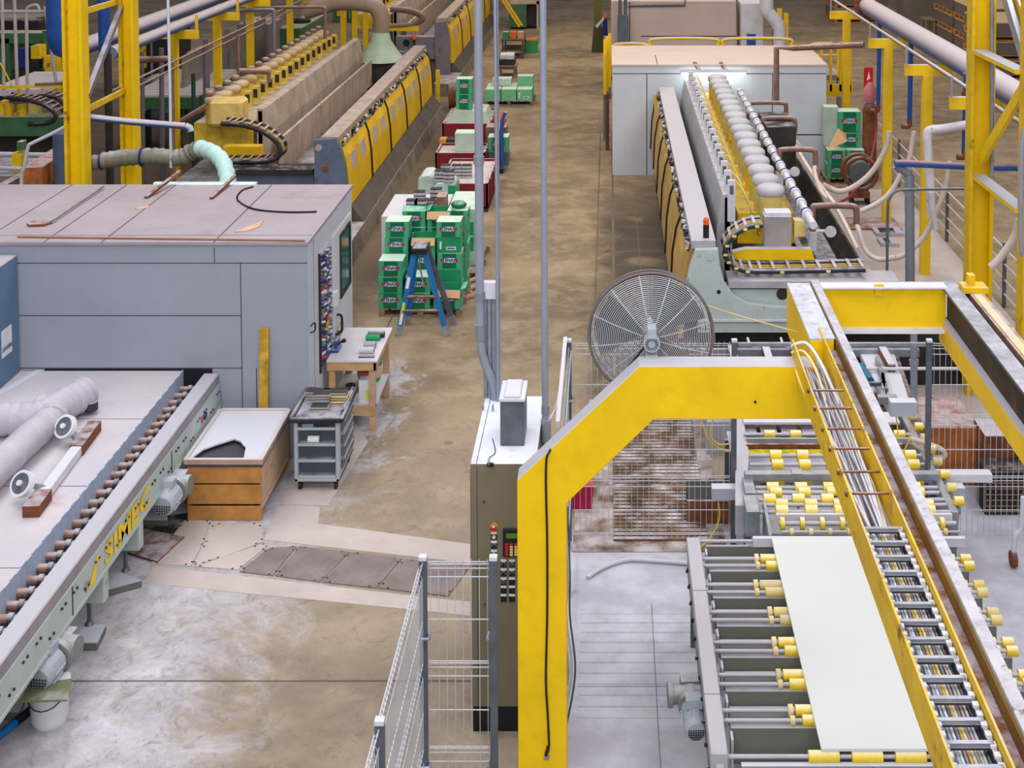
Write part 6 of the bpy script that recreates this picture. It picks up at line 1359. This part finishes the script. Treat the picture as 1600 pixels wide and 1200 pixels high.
wpipe([(1398, 255), (1430, 256), (1530, 261), (1600, 262)], 21.4, .055, 'horizontal rusty-blue pipe crossing behind the tall yellow column', mat=paint('rust_blue_pipe', (44, 84, 150), .5, dust=1.0, dcol=(170, 130, 116), rust=.1))
wpipe([(1386, 440), (1387, 330), (1390, 310), (1402, 298), (1430, 296), (1550, 294)], 21.2, .022, 'thin bent conduit crossing in front of the yellow posts', mat=GALD)
# tall yellow columns, right
def hcol(name, x, Y, label, w=.3, d=.3, h=9.5, base=None):
    t = thing(name, label, 'column', (x, Y, 0), 'tall yellow steel columns')
    m = M(YEL); m.box(x - w / 2 + .02, x + w / 2 - .02, Y - .02, Y + .02, 0, h); m.build('web', t)
    for sg in (-1, 1): m = M(YELD if sg < 0 else YEL); m.box(x + sg * w / 2 - .025, x + sg * w / 2 + .025, Y - d / 2, Y + d / 2, 0, h); m.build('flange', t)
    m = M(GALV); m.box(x - w * .75, x + w * .75, Y - d * .75, Y + d * .75, 0, .02); m.build('base_plate', t); return t
c1 = hcol('steel_column', 5.42, 20.4, 'tall yellow H-section column left of the braces at right')
c2 = hcol('steel_column', 5.62, 18.4, 'tall yellow H-section column at the right picture edge')
br = thing('column_brace', 'yellow and white braces joining the two tall yellow columns at right', 'brace', (5.5, 19.4, 2.5))
for a, Ya, b, Yb, w in (((1528, 80), 20.3, (1598, 113), 18.5, .14), ((1528, 275), 20.3, (1598, 330), 18.5, .14)):
    m = M(YEL); m.beam(Q3(*a, Ya), Q3(*b, Yb), .2, .05); m.use(STEEL); p = Vector(Q3(*a, Ya)) + Vector((0, 0, .028)); q = Vector(Q3(*b, Yb)) + Vector((0, 0, .028)); m.beam(p, q, .2, .006); m.build('horizontal_brace', br)
m = M(YEL); m.beam(Q3(1533, 250, 20.2), Q3(1597, 142, 18.6), .06, .16); m.build('diagonal_brace', br)
m = M(PIPE); m.beam(Q3(1570, -10, 20.2), Q3(1603, 100, 19.0), .07, .2); m.use(YEL); m.beam(Q3(1582, -10, 20.2), Q3(1610, 60, 19.0), .03, .22); m.build('upper_brace', br)
m = M(GALV); m.tube([Q3(1550, 0, 20.15), Q3(1550, 290, 20.15)], .03, 8); m.build('conduit', br)
m = M(PIPE); m.tube(smooth([Q3(1601, 200, 17.5), Q3(1596, 240, 17.5), Q3(1595, 370, 17.5), Q3(1599, 400, 17.5)], 4), .03, 8); single(m, 'edge_conduit', 'thin grey conduit running down the right picture edge', 'pipe')
# railing of the walkway
rl = thing('wire_railing', 'grey post railing with four thin rails receding on the right', 'railing', (6.95, 26, 0))
for Y in (17.5, 20.8, 24.4, 28.6, 33.4): m = M(GALD); m.box(6.92, 6.98, Y - .03, Y + .03, 0, 1.15); m.build('post', rl)
for z in (.25, .5, .78, 1.05): m = M(PINKW); m.tube([(6.95, 15, z), (6.95, 36, z)], .018, 6); m.build('rail', rl)
# raised dusty strip between machine and railing
m = M(PLATEL); m.box(4.5, 6.9, 19, 33, 0, .03); m.build('trim_5')['kind'] = 'structure'
for k, (a, b) in enumerate((((1362, 362), (1412, 372)), ((1370, 378), (1405, 388)))):
    x0, y0 = G(a[0], a[1]); x1, y1 = G(b[0], b[1]); m = M(STEEL); m.box(x0, x1, y1, y0, .03, .1); m.use(DARK); m.box(x0 + .1, x1 - .15, y1 + .05, y0 - .05, .1, .104); single(m, 'drain_cover', ['rear flat drain cover on the dusty strip', 'front flat drain cover on the dusty strip'][k], 'drain cover')
# cartons and gas cart beside the booth
xa, y = G(1293, 278, .14); pallet(xa - .05, xa + .95, y - .05, y + .9, 'low wooden pallet with green cartons beside the white-grey booth')
random.seed(8)
col(xa, y, 2, 'left stack beside the booth corner', w=.43, h=.33, group='cartons beside the booth')
col(xa + .46, y, 2, 'right stack beside the booth corner', w=.43, h=.33, group='cartons beside the booth')
carton(xa + .35, y + .3, .141 + .68, .5, .5, .35, 'green carton in the middle of the pile beside the booth', group='cartons beside the booth')
carton(xa + .3, y + .32, .141 + 1.05, .55, .5, .5, 'tall green carton on top of the pile beside the booth', group='cartons beside the booth')
carton(xa - .02, y + .45, .141 + .69, .34, .35, .95, 'whitish tall wrapped pack left of the top green carton', name='wrapped_pack', style='none', mats=(WRAP, WHITD, WHITD), group='cartons beside the booth')
m = M(CARDB); p = Q3(1293, 250, y - .1); m.hexa([(p[0], y - .1, .85), (p[0] + .45, y - .12, 1.05), (p[0] + .45, y - .1, 1.07), (p[0], y - .08, .87), (p[0] + .3, y + .2, 1.3), (p[0] + .5, y + .2, 1.15), (p[0] + .5, y + .22, 1.17), (p[0] + .3, y + .22, 1.32)]); single(m, 'cardboard_flap', 'loose brown cardboard sheet leaning on the green cartons', 'cardboard')
gc = thing('gas_cylinder', 'tall rust-brown gas cylinder with pink cap behind the first yellow post', 'gas cylinder', Q3(1358, 262, 34.0)[:2] + (0,)); x = Q(1358, 262, 34.0)[0]
m = M(RUST); m.cyl((x, 34, 0), (x, 34, 1.75), .17, 18); m.lathe([(.17, 0), (.14, .12), (.06, .2)], (x, 34, 1.75), 18); m.build('bottle', gc); m = M(paint('pink_cap', (200, 120, 124), .5)); m.lathe([(.1, 0), (.16, .1), (.15, .35), (.05, .5)], (x, 34, 1.92), 14); m.build('cap', gc)
hr = thing('hose_reel', 'round rust-brown hose reel cart in front of the gas cylinder', 'reel', Q3(1345, 300, 31.5)[:2] + (0,)); x = Q(1345, 300, 31.5)[0]
m = M(RUST); m.torus((x, 31.5, .75), .36, .05, 'y', 24, 6); m.torus((x, 31.9, .75), .36, .05, 'y', 24, 6); m.build('rim', hr); m = M(GALD); m.cyl((x, 31.5, .75), (x, 31.9, .75), .26, 18); m.build('drum', hr)
m = M(RUST); m.box(x - .2, x + .2, 31.45, 31.95, .2, .34); m.build('carriage', hr)
for a in (-.18, .18): m = M(DARK); m.box(x + a - .03, x + a + .03, 31.5, 31.9, 0, .2); m.build('leg', hr)
m = M(paint('hose_red', (150, 60, 60), .5)); m.tube(smooth([Q3(1368, 165, 33), Q3(1369, 205, 33), Q3(1362, 245, 32.5), Q3(1350, 275, 31.4), Q3(1330, 305, 30.5), Q3(1310, 317, 30)]), .03, 6); single(m, 'gas_hose', 'thin reddish hose drooping from the gas cylinder', 'hose')
x, z = Q(1356, 129, 35.15); es = thing('extinguisher_sign', 'red fire extinguisher sign on the farthest yellow rack post', 'sign', (x, 35.18, z - .4)); m = M(RED); m.box(x - .09, x + .13, 35.15, 35.22, z - .42, z + .38); m.use(WHITE); m.box(x + .0, x + .05, 35.14, 35.15, z - .3, z + .0); m.prism([(x - .03, z + .05), (x + .06, z + .1), (x + .02, z + .28)], 'y', 35.14, 35.15); m.build('plate', es)
# railings and platform behind the booth
wr = thing('yellow_railing', 'yellow tubular railing running behind the white-grey booth', 'railing', (2.6, 38.8, 0))
YW = 38.8; zt = Q(1000, 61, YW)[1]; 
for a, b in ((955, 1016), (1016, 1122), (1130, 1237), (1262, 1310)):
    xa = Q(a, 61, YW)[0]; xb = Q(b, 61, YW)[0]; zz = zt if a > 1000 and a < 1200 else zt - .15
    m = M(YEL); m.tube(smooth([(xa, YW, zz - .9), (xa, YW, zz - .2), (xa + .15, YW, zz), (xb - .15, YW, zz), (xb, YW, zz - .2), (xb, YW, zz - .9)], 4), .045, 8); m.tube([(xa, YW, zz - .3), (xb, YW, zz - .3)], .03, 6); m.build('rail', wr)
m = M(PURP); m.box(Q(943, 60, YW)[0], Q(1315, 60, YW)[0], YW, YW + 1.2, zt - 1.15, zt - 1.0); m.build('platform', wr)
for px in (946, 1312): x = Q(px, 60, YW)[0]; m = M(PURP); m.box(x - .06, x + .06, YW, YW + .12, 0, zt - 1.1); m.build('leg', wr)
xg = Q(945, 60, 37.5)[0]; g = thing('yellow_gate', 'upright yellow railing gate left of the white-grey booth', 'gate', (xg, 37.6, 0))
z0 = Q(945, 148, 37.5)[1]; z1 = Q(945, 62, 37.5)[1]
for dx, dy in ((0, 0), (.06, .6), (.13, 1.2)): m = M(YELG); m.box(xg - .04 + dx, xg + .04 + dx, 37.5 + dy, 37.58 + dy, z0, z1); m.build('bar', g)
m = M(paint('brown_leg', (92, 66, 48), .6)); m.box(xg + .0, xg + .16, 37.5, 38.7, z0 - .12, z0); m.box(xg + .02, xg + .12, 37.5, 37.6, 0, z0 - .12); m.build('leg', g)
m = M(YELG); xx = Q(1305, 100, 37)[0]
for dx in (-.45, -.2, .05, .3): m.box(xx + dx, xx + dx + .06, 36.6, 36.7, Q(0, 143, 36.6)[1], Q(0, 66, 36.6)[1])
m.box(xx - .5, xx + .4, 36.6, 36.7, Q(0, 145, 36.6)[1] - .1, Q(0, 132, 36.6)[1]); m.box(xx - .45, xx - .35, 36.6, 36.7, 0, 1.8); m.box(xx + .2, xx + .3, 36.6, 36.7, 0, 1.8); single(m, 'yellow_steps', 'yellow stair landing railing right of the white-grey booth', 'stairs')
# far booth
YB3 = 46.5; x0 = Q(955, 40, YB3)[0]; x1 = Q(1150, 40, YB3)[0]; zt = Q(1000, 4, YB3)[1]
b3 = thing('far_booth', 'pinkish white booth with duct at the top right of the aisle', 'booth', ((x0 + x1) / 2, YB3, 0))
m = M(paint('far_booth_wall', (196, 176, 168), .6, var=.07, scale=.6)); m.box(x0, x1, YB3, YB3 + 5, 0, zt); m.use(SEAM); m.box(x0 + 1, x1, YB3 - .01, YB3 - .002, 1.9, 1.93); m.box(x0 + .6, x0 + .63, YB3 - .01, YB3 - .002, 0, zt); m.build('wall_panels', b3)
m = M(paint('roof_pinkish', (204, 186, 178), .65)); m.box(x0, x1, YB3 - .02, YB3 + 5, zt, zt + .05); m.build('roof', b3)
m = M(GALD); a, z = Q(965, 24, YB3 - .6); m.box(a, a + .36, YB3 - .6, YB3 - .3, .0, z); m.build('electric_box', b3)
for dx in (.08, .26): m = M(GALD); m.tube([(a + dx, YB3 - .45, z), (a + dx, YB3 - .45, 7)], .05, 8); m.build('conduit', b3)
m = M(GALD); m.tube([Q3(982, 9, YB3 - .05), Q3(1070, 8, YB3 - .05), Q3(1071, -10, YB3 - .05)], .04, 6); m.build('wall_pipe', b3)
t = thing('white_duct', 'bent white duct right of the far booth', 'duct', Q3(1215, 68, 45)[:2] + (0,))
m = M(WHITD); m.tube(smooth([Q3(1198, -20, 45), Q3(1198, 15, 45), Q3(1202, 22, 45), Q3(1214, 36, 45), Q3(1217, 45, 45)], 4) + [Q3(1217, 120, 45)], .22, 14); m.build('tube', t)
m = M(WHITD); m.box(Q(1158, 40, 46)[0], Q(1192, 40, 46)[0], 46, 47.4, 0, Q(0, 6, 46)[1]); single(m, 'filter_cabinet', 'narrow pale cabinet between the far booth and the bent duct', 'cabinet')
m = M(BLUE); m.box(Q(1168, 60, 44)[0], Q(1181, 60, 44)[0], 44, 44.3, .9, Q(0, 53, 44)[1]); m.box(Q(1170, 60, 44)[0], Q(1179, 60, 44)[0], 44, 44.3, 0, .9); single(m, 'blue_box', 'small blue box standing before the pale cabinet', 'box')
for k, px in enumerate((1218, 1228)): x, y = G(px, 66); m = M(GP); m.box(x - .1, x + .1, y, y + .2, 0, Q(0, 14 + 7 * k, y)[1]); single(m, 'bollard', ['yellow bollard left of the pair beyond the railing', 'yellow bollard right of the pair beyond the railing'][k], 'bollard', 'yellow bollards far right')
# stacked slab packs on pallets, top right
def slabpack(x0, x1, y0, y1, z, h, label):
    t = thing('slab_pack', label, 'pallet of slabs', ((x0 + x1) / 2, (y0 + y1) / 2, z), 'packed slabs at the top right')
    m = M(WOODB); m.box(x0, x1, y0, y1, z + .14, z + .17)
    n = 5
    for k in range(n):
        yy = y0 + (y1 - y0 - .25) * k / (n - 1); m.box(x0, x1, yy, yy + .25, z, z + .04)
        for j in range(3): xx = x0 + (x1 - x0 - .15) * j / 2; m.box(xx, xx + .15, yy, yy + .2, z + .04, z + .14)
    m.build('pallet', t); m = M(SLABG); m.box(x0 + .04, x1 - .04, y0 + .04, y1 - .04, z + .17, z + h - .04); m.use(TANW); m.box(x0 + .02, x1 - .02, y0 + .02, y1 - .02, z + h - .04, z + h); m.build('slab_block', t)
    return t
for sx, (x0, x1, y0, y1, nm) in enumerate(((14.0, 17.6, 53.8, 57.0, 'nearer left column'), (14.0, 17.6, 57.3, 60.6, 'rear left column'), (13.35, 17.2, 49.4, 52.8, 'front column behind the tall yellow column'))):
    for k in range(3): slabpack(x0, x1, y0, y1, k * .68, .66, 'grey slab pack on pallet, %s of the %s' % (['bottom', 'middle', 'top'][k], nm))
for k in range(2): slabpack(10.6, 13.2, 66, 69, k * .68, .66, 'grey slab pack on pallet, %s of the far stack above the big pipe' % ['bottom', 'top'][k])
m = M(paint('dim_column', (112, 104, 92), .6)); xa, y = G(1440, 45); m.box(xa - 1.2, xa + .2, 62, 63.5, 0, 6); single(m, 'grey_cabinet', 'broad brown-grey cabinet left of the slab stacks', 'cabinet')
tb = trolley(1445, 1462, 62, 30, 'small tan-topped bench beside the rear slab stack', paint('bench_tan', (150, 124, 100), .6), 0, 1.0)
# ------------------------------------------------------------------ left background
c3 = hcol('steel_column', -8.62, 22.6, 'tall yellow column nearest to the booth roof at left', w=.27)
c4 = hcol('steel_column', -8.55, 24.9, 'tall yellow column right of and behind the left one', w=.22)
br = thing('column_brace', 'grey and yellow braces between the two tall yellow columns at left', 'brace', (-8.6, 23.8, 4))
for a, b, mt in (((131, 18), (185, 2), YELD), ((134, 172), (193, 142), YELD)):
    m = M(mt); m.beam(Q3(*a, 22.8), Q3(*b, 24.8), .06, .09); m.build('horizontal_brace', br)
m = M(PURP); m.beam(Q3(136, 150, 22.7), Q3(190, 10, 24.9), .08, .1); m.build('diagonal_brace', br)
m = M(PIPEB); m.tube([Q3(137, 183, 22.9), Q3(200, 190, 22.9), Q3(290, 197, 22.9)], .055, 10); m.tube([Q3(290, 197, 22.9), Q3(297, 200, 22.9), Q3(298, 205, 22.9)], .06, 8); single(m, 'blue_pipe', 'horizontal dusty blue pipe crossing between the left columns', 'pipe')
for k, Y in enumerate((31.5, 35.0, 38.2, 43.0)):
    x = -9.8; t = thing('pipe_rack_post', 'yellow T-shaped pipe rack post, %s of the left row' % ['nearest', 'second', 'third', 'farthest'][k], 'post', (x, Y, 0), 'yellow pipe rack posts on the left')
    m = M(GP); m.box(x - .09, x + .09, Y - .08, Y + .08, 0, ZA - .2); m.build('upright', t); m = M(GP); m.box(x - .9, x + .55, Y - .06, Y + .06, ZA - .2, ZA); m.build('arm', t); m = M(GP); m.box(x + .5, x + .55, Y - .06, Y + .0, ZA, ZA + .35); m.build('hook', t)
m = M(PIPEB); m.cyl((-10.35, 27.4, ZA + .17), (-10.35, 52, ZA + .17), .17, 18); single(m, 'large_pipe', 'thicker of two blue-grey pipes running back on the left rack', 'pipe')
m = M(PIPEB); m.cyl((-9.62, 27.0, ZA + .12), (-9.62, 52, ZA + .12), .12, 16); single(m, 'large_pipe', 'thinner front one of two blue-grey pipes on the left rack', 'pipe')
m = M(BLUE); x = Q(96, 40, 25.5)[0]; z = Q(96, 90, 25.5)[1]; m.lathe([(.02, 0), (.14, .06), (.22, .2), (.26, .45), (.26, 6)], (x, 25.5, z), 20); single(m, 'blue_vessel', 'round-bottomed blue hanging pipe left of the yellow column', 'pipe')
m = M(BLUE); x = Q(163, 40, 25.8)[0]; z = Q(163, 92, 25.8)[1]; m.lathe([(.02, 0), (.08, .04), (.11, .15), (.11, 6)], (x, 25.8, z), 14); m.use(DARK); m.cyl((x + .05, 25.8, .0), (x + .05, 25.8, z + .1), .07, 10); single(m, 'blue_vessel', 'slim blue hanging pipe between the left yellow columns', 'pipe')
# flexible duct over the booth
dk = thing('exhaust_duct', 'grey-green flexible duct snaking behind the booth roof', 'duct', Q3(240, 250, 23))
ribbed([Q3(134, 256, 23), Q3(160, 252, 23), Q3(160, 252, 23)][:2], .12, DUCTG, 'end_sleeve', dk)
ribbed([Q3(160, 251, 23), Q3(200, 246, 23), Q3(240, 244, 23), Q3(280, 246, 23), Q3(300, 237, 23), Q3(316, 230, 22.9)], .135, DUCTG, 'grey_hose', dk)
ribbed([Q3(312, 231, 22.9), Q3(335, 240, 22.6), Q3(350, 258, 22.3), Q3(356, 285, 22.0), Q3(358, 310, 21.8)], .13, paint('mint_duct', (176, 208, 200), .5, dust=.3), 'mint_hose', dk, pitch=.2, amp=.01)
m = M(LBLU); m.torus(Q3(222, 245, 23), .15, .02, 'x', 16, 5); m.torus(Q3(159, 252, 23), .13, .02, 'x', 16, 5); m.build('clamp', dk)
m = M(WIRE); m.tube([Q3(267, 262, 22.9), Q3(266, 150, 22.9), Q3(262, -20, 22.9)], .025, 8); single(m, 'hanging_rod', 'thin white rod hanging down to the grey-green duct', 'rod')
# green machine, far left
gm = thing('green_bridge_machine', 'green bridge machine with chains and yellow motors at the upper left', 'machine', (-12.5, 31, 0))
Yg = 31.5
def fq(px0, px1, py0, py1, Y, d, mat, name, parent, bev=0):
    a, z1 = Q(px0, py0, Y); b, z0 = Q(px1, py1, Y); m = M(mat); m.box(a, b, Y, Y + d, z0, z1); return m.build(name, parent, bev)
fq(-60, 105, 183, 213, 29.0, .5, GREENM, 'front_beam', gm)
fq(-60, 105, 213, 290, 29.3, .3, DARK, 'undercarriage', gm)
fq(-60, 105, 52, 68, 34, .6, GREENM, 'top_beam', gm); fq(-10, 16, 60, 140, 34, .6, GREENM, 'upright', gm); fq(66, 106, 48, 145, 33.8, .9, GREENM, 'upright', gm)
fq(18, 70, 108, 130, 33, .8, DARK, 'motor_housing', gm); fq(28, 40, 76, 106, 33, .4, LBLU, 'blue_motor', gm); fq(48, 62, 72, 92, 33, .4, YELD, 'yellow_motor', gm); fq(68, 90, 88, 150, 33, .3, YELD, 'yellow_bracket', gm); fq(45, 58, 96, 116, 32.8, .3, BLACK, 'black_motor', gm)
fq(-20, 60, 140, 150, 30, 2.5, PINKW, 'dusty_tray', gm)
for px in (14, 34): 
    x, z = Q(px, 172, 29.2); m = M(YELD); m.cyl((x, 29.2, z - .15), (x, 29.2, z + .12), .1, 12); m.build('yellow_valve', gm)
fq(44, 60, 158, 184, 29.4, .2, CREAM, 'cream_post', gm); fq(0, 8, 158, 182, 29.4, .2, YELD, 'yellow_block', gm); fq(26, 30, 135, 152, 29.3, .1, YELD, 'yellow_post', gm)
chain([Q3(5, 152, 29), Q3(40, 156, 29), Q3(70, 165, 29), Q3(86, 178, 29), Q3(84, 188, 29), Q3(70, 193, 29), Q3(44, 194, 29)], .4, (0, 1, 0), 'cable_chain', gm, pitch=.1, h=.1, mats=(DARK, BRWN, BRWN))
chain([Q3(60, 150, 29.6), Q3(85, 152, 29.6), Q3(100, 164, 29.6), Q3(100, 178, 29.6), Q3(90, 187, 29.6)], .4, (0, 1, 0), 'cable_chain', gm, pitch=.1, h=.1, mats=(DARK, BRWN, BRWN))
gf = thing('guard_rail_frame', 'dusty white pipe railing in front of the green bridge machine', 'railing', Q3(50, 130, 27.5))
for a, b in (((3, -10), (6, 140)), ((22, -10), (27, 135)), ((41, 16), (43, 150)), ((70, 10), (88, 130))): m = M(paint('rail_dusty', (168, 154, 152), .6)); m.tube([Q3(*a, 27.5), Q3(*b, 27.5)], .035, 8); m.build('upright', gf)
m = M(paint('rail_dusty', (168, 154, 152), .6)); m.tube([Q3(-20, 18, 27.5), Q3(75, 18, 27.5), Q3(100, 14, 27.5)], .035, 8); m.tube(smooth([Q3(41, 20, 27.5), Q3(44, 11, 27.5), Q3(58, 8, 27.5), Q3(62, 20, 27.5)], 4), .03, 8); m.build('top_rail', gf)
m = M(YELD); m.beam(Q3(-20, 137, 27.4), Q3(105, 134, 27.4), .05, .06); m.use(BRWN); m.beam(Q3(55, 132, 27.4), Q3(105, 130, 27.4), .06, .06); m.build('yellow_rail', gf)
m = M(YELD); m.tube([Q3(0, 98, 27.3), Q3(20, 136, 27.3)], .015, 6); m.build('wire', gf)
m = M(WIRE); m.tube(smooth([(Q3(33, 300, 23)[0], 23, 0), Q3(33, 300, 23), Q3(38, 260, 23), Q3(44, 230, 23), Q3(50, 224, 23), Q3(75, 212, 23), Q3(106, 196, 23)], 4), .03, 8); single(m, 'bent_pipe', 'bent dusty white pipe rising from behind the booth roof at left', 'pipe')
rt = thing('rust_machine_part', 'rusty yellow and green roller table behind the booth roof at left', 'roller table', (-12, 25.5, 0))
fq(-60, 40, 275, 300, 25, 2, PURP, 'table', rt); fq(18, 33, 240, 270, 25.2, .3, YELD, 'yellow_block', rt); fq(26, 35, 222, 236, 25.2, .2, GREENM, 'green_block', rt)
m = M(RUSTY); m.beam(Q3(50, 280, 24), Q3(98, 248, 26), .35, .4); m.build('rusty_beam', rt); m = M(STEEL); m.tube([Q3(-10, 241, 25.4), Q3(95, 243, 25.4)], .05, 8); m.tube([Q3(-10, 262, 25.2), Q3(35, 264, 25.2)], .04, 8); m.build('roller', rt)
m = M(BRWN); m.beam(Q3(-10, 300, 23.5), Q3(36, 275, 24.5), .15, .1); m.build('rail', rt)
m = M(paint('blue_grey_tank', (84, 96, 118), .6, dust=.3)); x = Q(104, 270, 24.5)[0]; m.cyl((x, 24.5, 0), (x, 24.5, 3.1), .22, 16); single(m, 'blue_grey_tank', 'blue-grey upright tank left of the yellow column base', 'tank')
# slatted white table and green machines behind the duct
wt = thing('slat_table', 'white slatted table on a green frame behind the left columns', 'table', (-12.2, 36, 0))
m = M(GREENM); a = Q(200, 145, 36)[0]; b = Q(312, 145, 36)[0]; z = Q(250, 148, 36)[1]; m.box(a, b, 35.9, 40.2, z - .35, z - .05); m.build('frame', wt)
y = 36.0
k = 0
while y < 40: m = M(PINKW); m.box(a, b - .02 * k, y, y + .32, z - .04, z); m.build('slat', wt); y += .44; k += 1
for x in (a + .1, b - .3):
    for yy in (36, 39.8): m = M(GREENM); m.box(x, x + .2, yy, yy + .2, 0, z - .35); m.build('leg', wt)
m = M(PINKW); m.prism([G(p, q, 1.1) for p, q in ((200, 160), (236, 160), (228, 172), (200, 186))], 'z', 1.0, 1.1); m.use(GREENM); m.prism([G(p, q, 1.0) for p, q in ((200, 166), (236, 166), (228, 178), (200, 192))], 'z', .0, 1.0); single(m, 'white_worktop', 'dusty white worktop with green side right of the second yellow column', 'worktop')
g2 = thing('green_cabinet', 'green machine cabinet with dusty top left of the polishing machine', 'cabinet', Q3(465, 75, 46)[:2] + (0,))
xa = Q(437, 60, 44)[0]; xb = Q(470, 60, 44)[0]; z1 = Q(450, 44, 44)[1]; m = M(GREENM); m.box(xa, xb, 44, 48, 0, z1); m.build('body', g2, .02); m = M(WHITD); m.box(xa + .1, xb - .1, 43.98, 44, z1 - .65, z1 - .55); m.build('label_strip', g2); m = M(BLACK); m.lathe([(.3, 0), (.35, .08), (.1, .14)], ((xa + xb) / 2, 45.5, z1), 14); m.build('fan_cap', g2)
for k, (px, y0, y1, Y, r, mt, lb) in enumerate(((222, 80, 160, 33, .05, PURP, 'grey pipe with brown foot elbow in front of the slatted table'), (252, 75, 175, 33, .06, PURP, 'taller grey pipe right of the elbow one at the slatted table'), (322, 70, 140, 36, .09, PURP, 'broad grey upright post behind the second rack post'), (372, 55, 135, 34, .04, BRWN, 'brown pipe left of the green cabinet'), (428, 15, 140, 38, .05, PURP, 'bent grey pipe just left of the green cabinet'), (302, 115, 190, 32, .05, paint('dark_green_pipe', (40, 70, 56), .5), 'dark green short pipe beside the nearest rack post'))):
    m = M(mt); m.tube([(Q3(px, y1, Y)[0], Y, 0), Q3(px, y0, Y)], r, 8)
    single(m, 'upright_pipe', lb, 'pipe', 'upright pipes at the upper left')
m = M(PURP); m.tube(smooth([Q3(428, 20, 38), Q3(427, 16, 38), Q3(415, 15, 38), Q3(370, 17, 38)], 4), .05, 8); single(m, 'overhead_pipe', 'lower horizontal dusty pipe run above the green cabinet', 'pipe')
m = M(BRWN); m.tube(smooth([Q3(508, 60, 40), Q3(508, 20, 40), Q3(506, 12, 40), Q3(490, 11, 40), Q3(420, 12, 40)], 4), .05, 8); single(m, 'overhead_pipe', 'brown horizontal pipe right of the green cabinet top', 'pipe')
for k, (a, b, Y, lb) in enumerate((((200, 94), (268, 92), 30, 'brown horizontal pipe behind the white rod'), ((322, 143), (368, 143), 32, 'brown horizontal pipe before the third rack post'), ((375, 111), (420, 112), 33, 'brown pipe over the yellow grinding heads'), ((283, 190), (330, 162), 31, 'brown curved pipe at the front of the grinding heads'))):
    m = M(BRWN); m.tube([Q3(*a, Y), Q3(*b, Y)], .07, 8); m.tube([Q3(*b, Y), (Q3(*b, Y)[0], Y, .0 if k < 2 else Q3(*b, Y)[2] - .25)], .05, 8); single(m, 'brown_pipe', lb, 'pipe', 'brown pipes at the upper left')
for k, px in enumerate((537, 555, 572, 478)):
    x, y = G(px, 118); m = M(GP); m.box(x - .1, x + .1, y, y + .15, 0, 6.5); single(m, 'yellow_post', 'slim yellow roof post, %s at the top left centre' % ['left one of the close group', 'middle one of the close group', 'right one of the close group', 'lone one by the pipe run'][k], 'post', 'slim yellow posts at the back')
# machines beyond, in the dark top left strip
for k, (p0, p1, q0, q1, Y, d, mt, lb) in enumerate(((-40, 60, 0, 50, 45, 2, DARK, 'dark machine body at the upper left corner'), (200, 270, 20, 60, 47, 2, DARK, 'dark machine behind the blue-grey pipes'), (290, 330, 60, 95, 44, 2, PURP, 'grey machine block behind the rack posts'), (370, 420, 20, 70, 52, 2, PURP, 'far grey machine above the green cabinet'), (520, 600, 0, 60, 66, 3, GREENM, 'far green machine before the farthest polishing line'), (220, 330, 110, 135, 42, 1.2, GALD, 'low grey machine behind the slatted table'))):
    a, z1 = Q(p0, q0, Y); b, _ = Q(p1, q0, Y); t = thing('machine_block', lb, 'machine', ((a + b) / 2, Y, 0)); m = M(mt); m.box(a, b, Y, Y + d, 0, z1 * .8); m.build('body', t, .03); m = M(STONE); m.box(a + .2, b - .3, Y + .1, Y + d - .2, z1 * .8, z1 * .8 + .06); m.build('top', t); m = M(YELD); m.box(a + .2, a + .6, Y - .1, Y, z1 * .3, z1 * .6); m.build('yellow_panel', t); m = M(GALV)
    m.tube([(a + .8, Y - .1, .2), (a + .8, Y - .1, z1 * .9)], .05, 8); m.build('pipe', t)
# partition sheets and service pipes between the rack posts
pt2 = thing('partition', 'grey mesh partition standing between the left rack posts', 'partition', (-11.3, 40, 0))
for k in range(4):
    m = M(paint('partition_grey', (132, 126, 118), .7, var=.15)); m.box(-11.32, -11.28, 37 + k * 2.2, 39.1 + k * 2.2, .1, 2.6); m.build('sheet', pt2)
    m = M(PURP); m.box(-11.36, -11.24, 39.1 + k * 2.2, 39.2 + k * 2.2, 0, 2.8); m.build('post', pt2)
for k, dz in enumerate((3.55, 3.4)):
    m = M(BRWN); m.tube([(-9.3, 26, dz), (-9.3, 46, dz)], .022, 6); single(m, 'service_pipe', ['upper thin brown pipe slung below the left rack arms', 'lower thin brown pipe slung below the left rack arms'][k], 'pipe')
m = M(paint('old_plank', (150, 104, 78), .7, var=.2, dust=.5)); x0, y0 = G(1318, 362); x1, y1 = G(1400, 350); m.box(x0, x1, y0, y0 + .9, .03, .07); single(m, 'plank', 'reddish brown plank lying on the dusty strip beside the polishing line', 'plank')
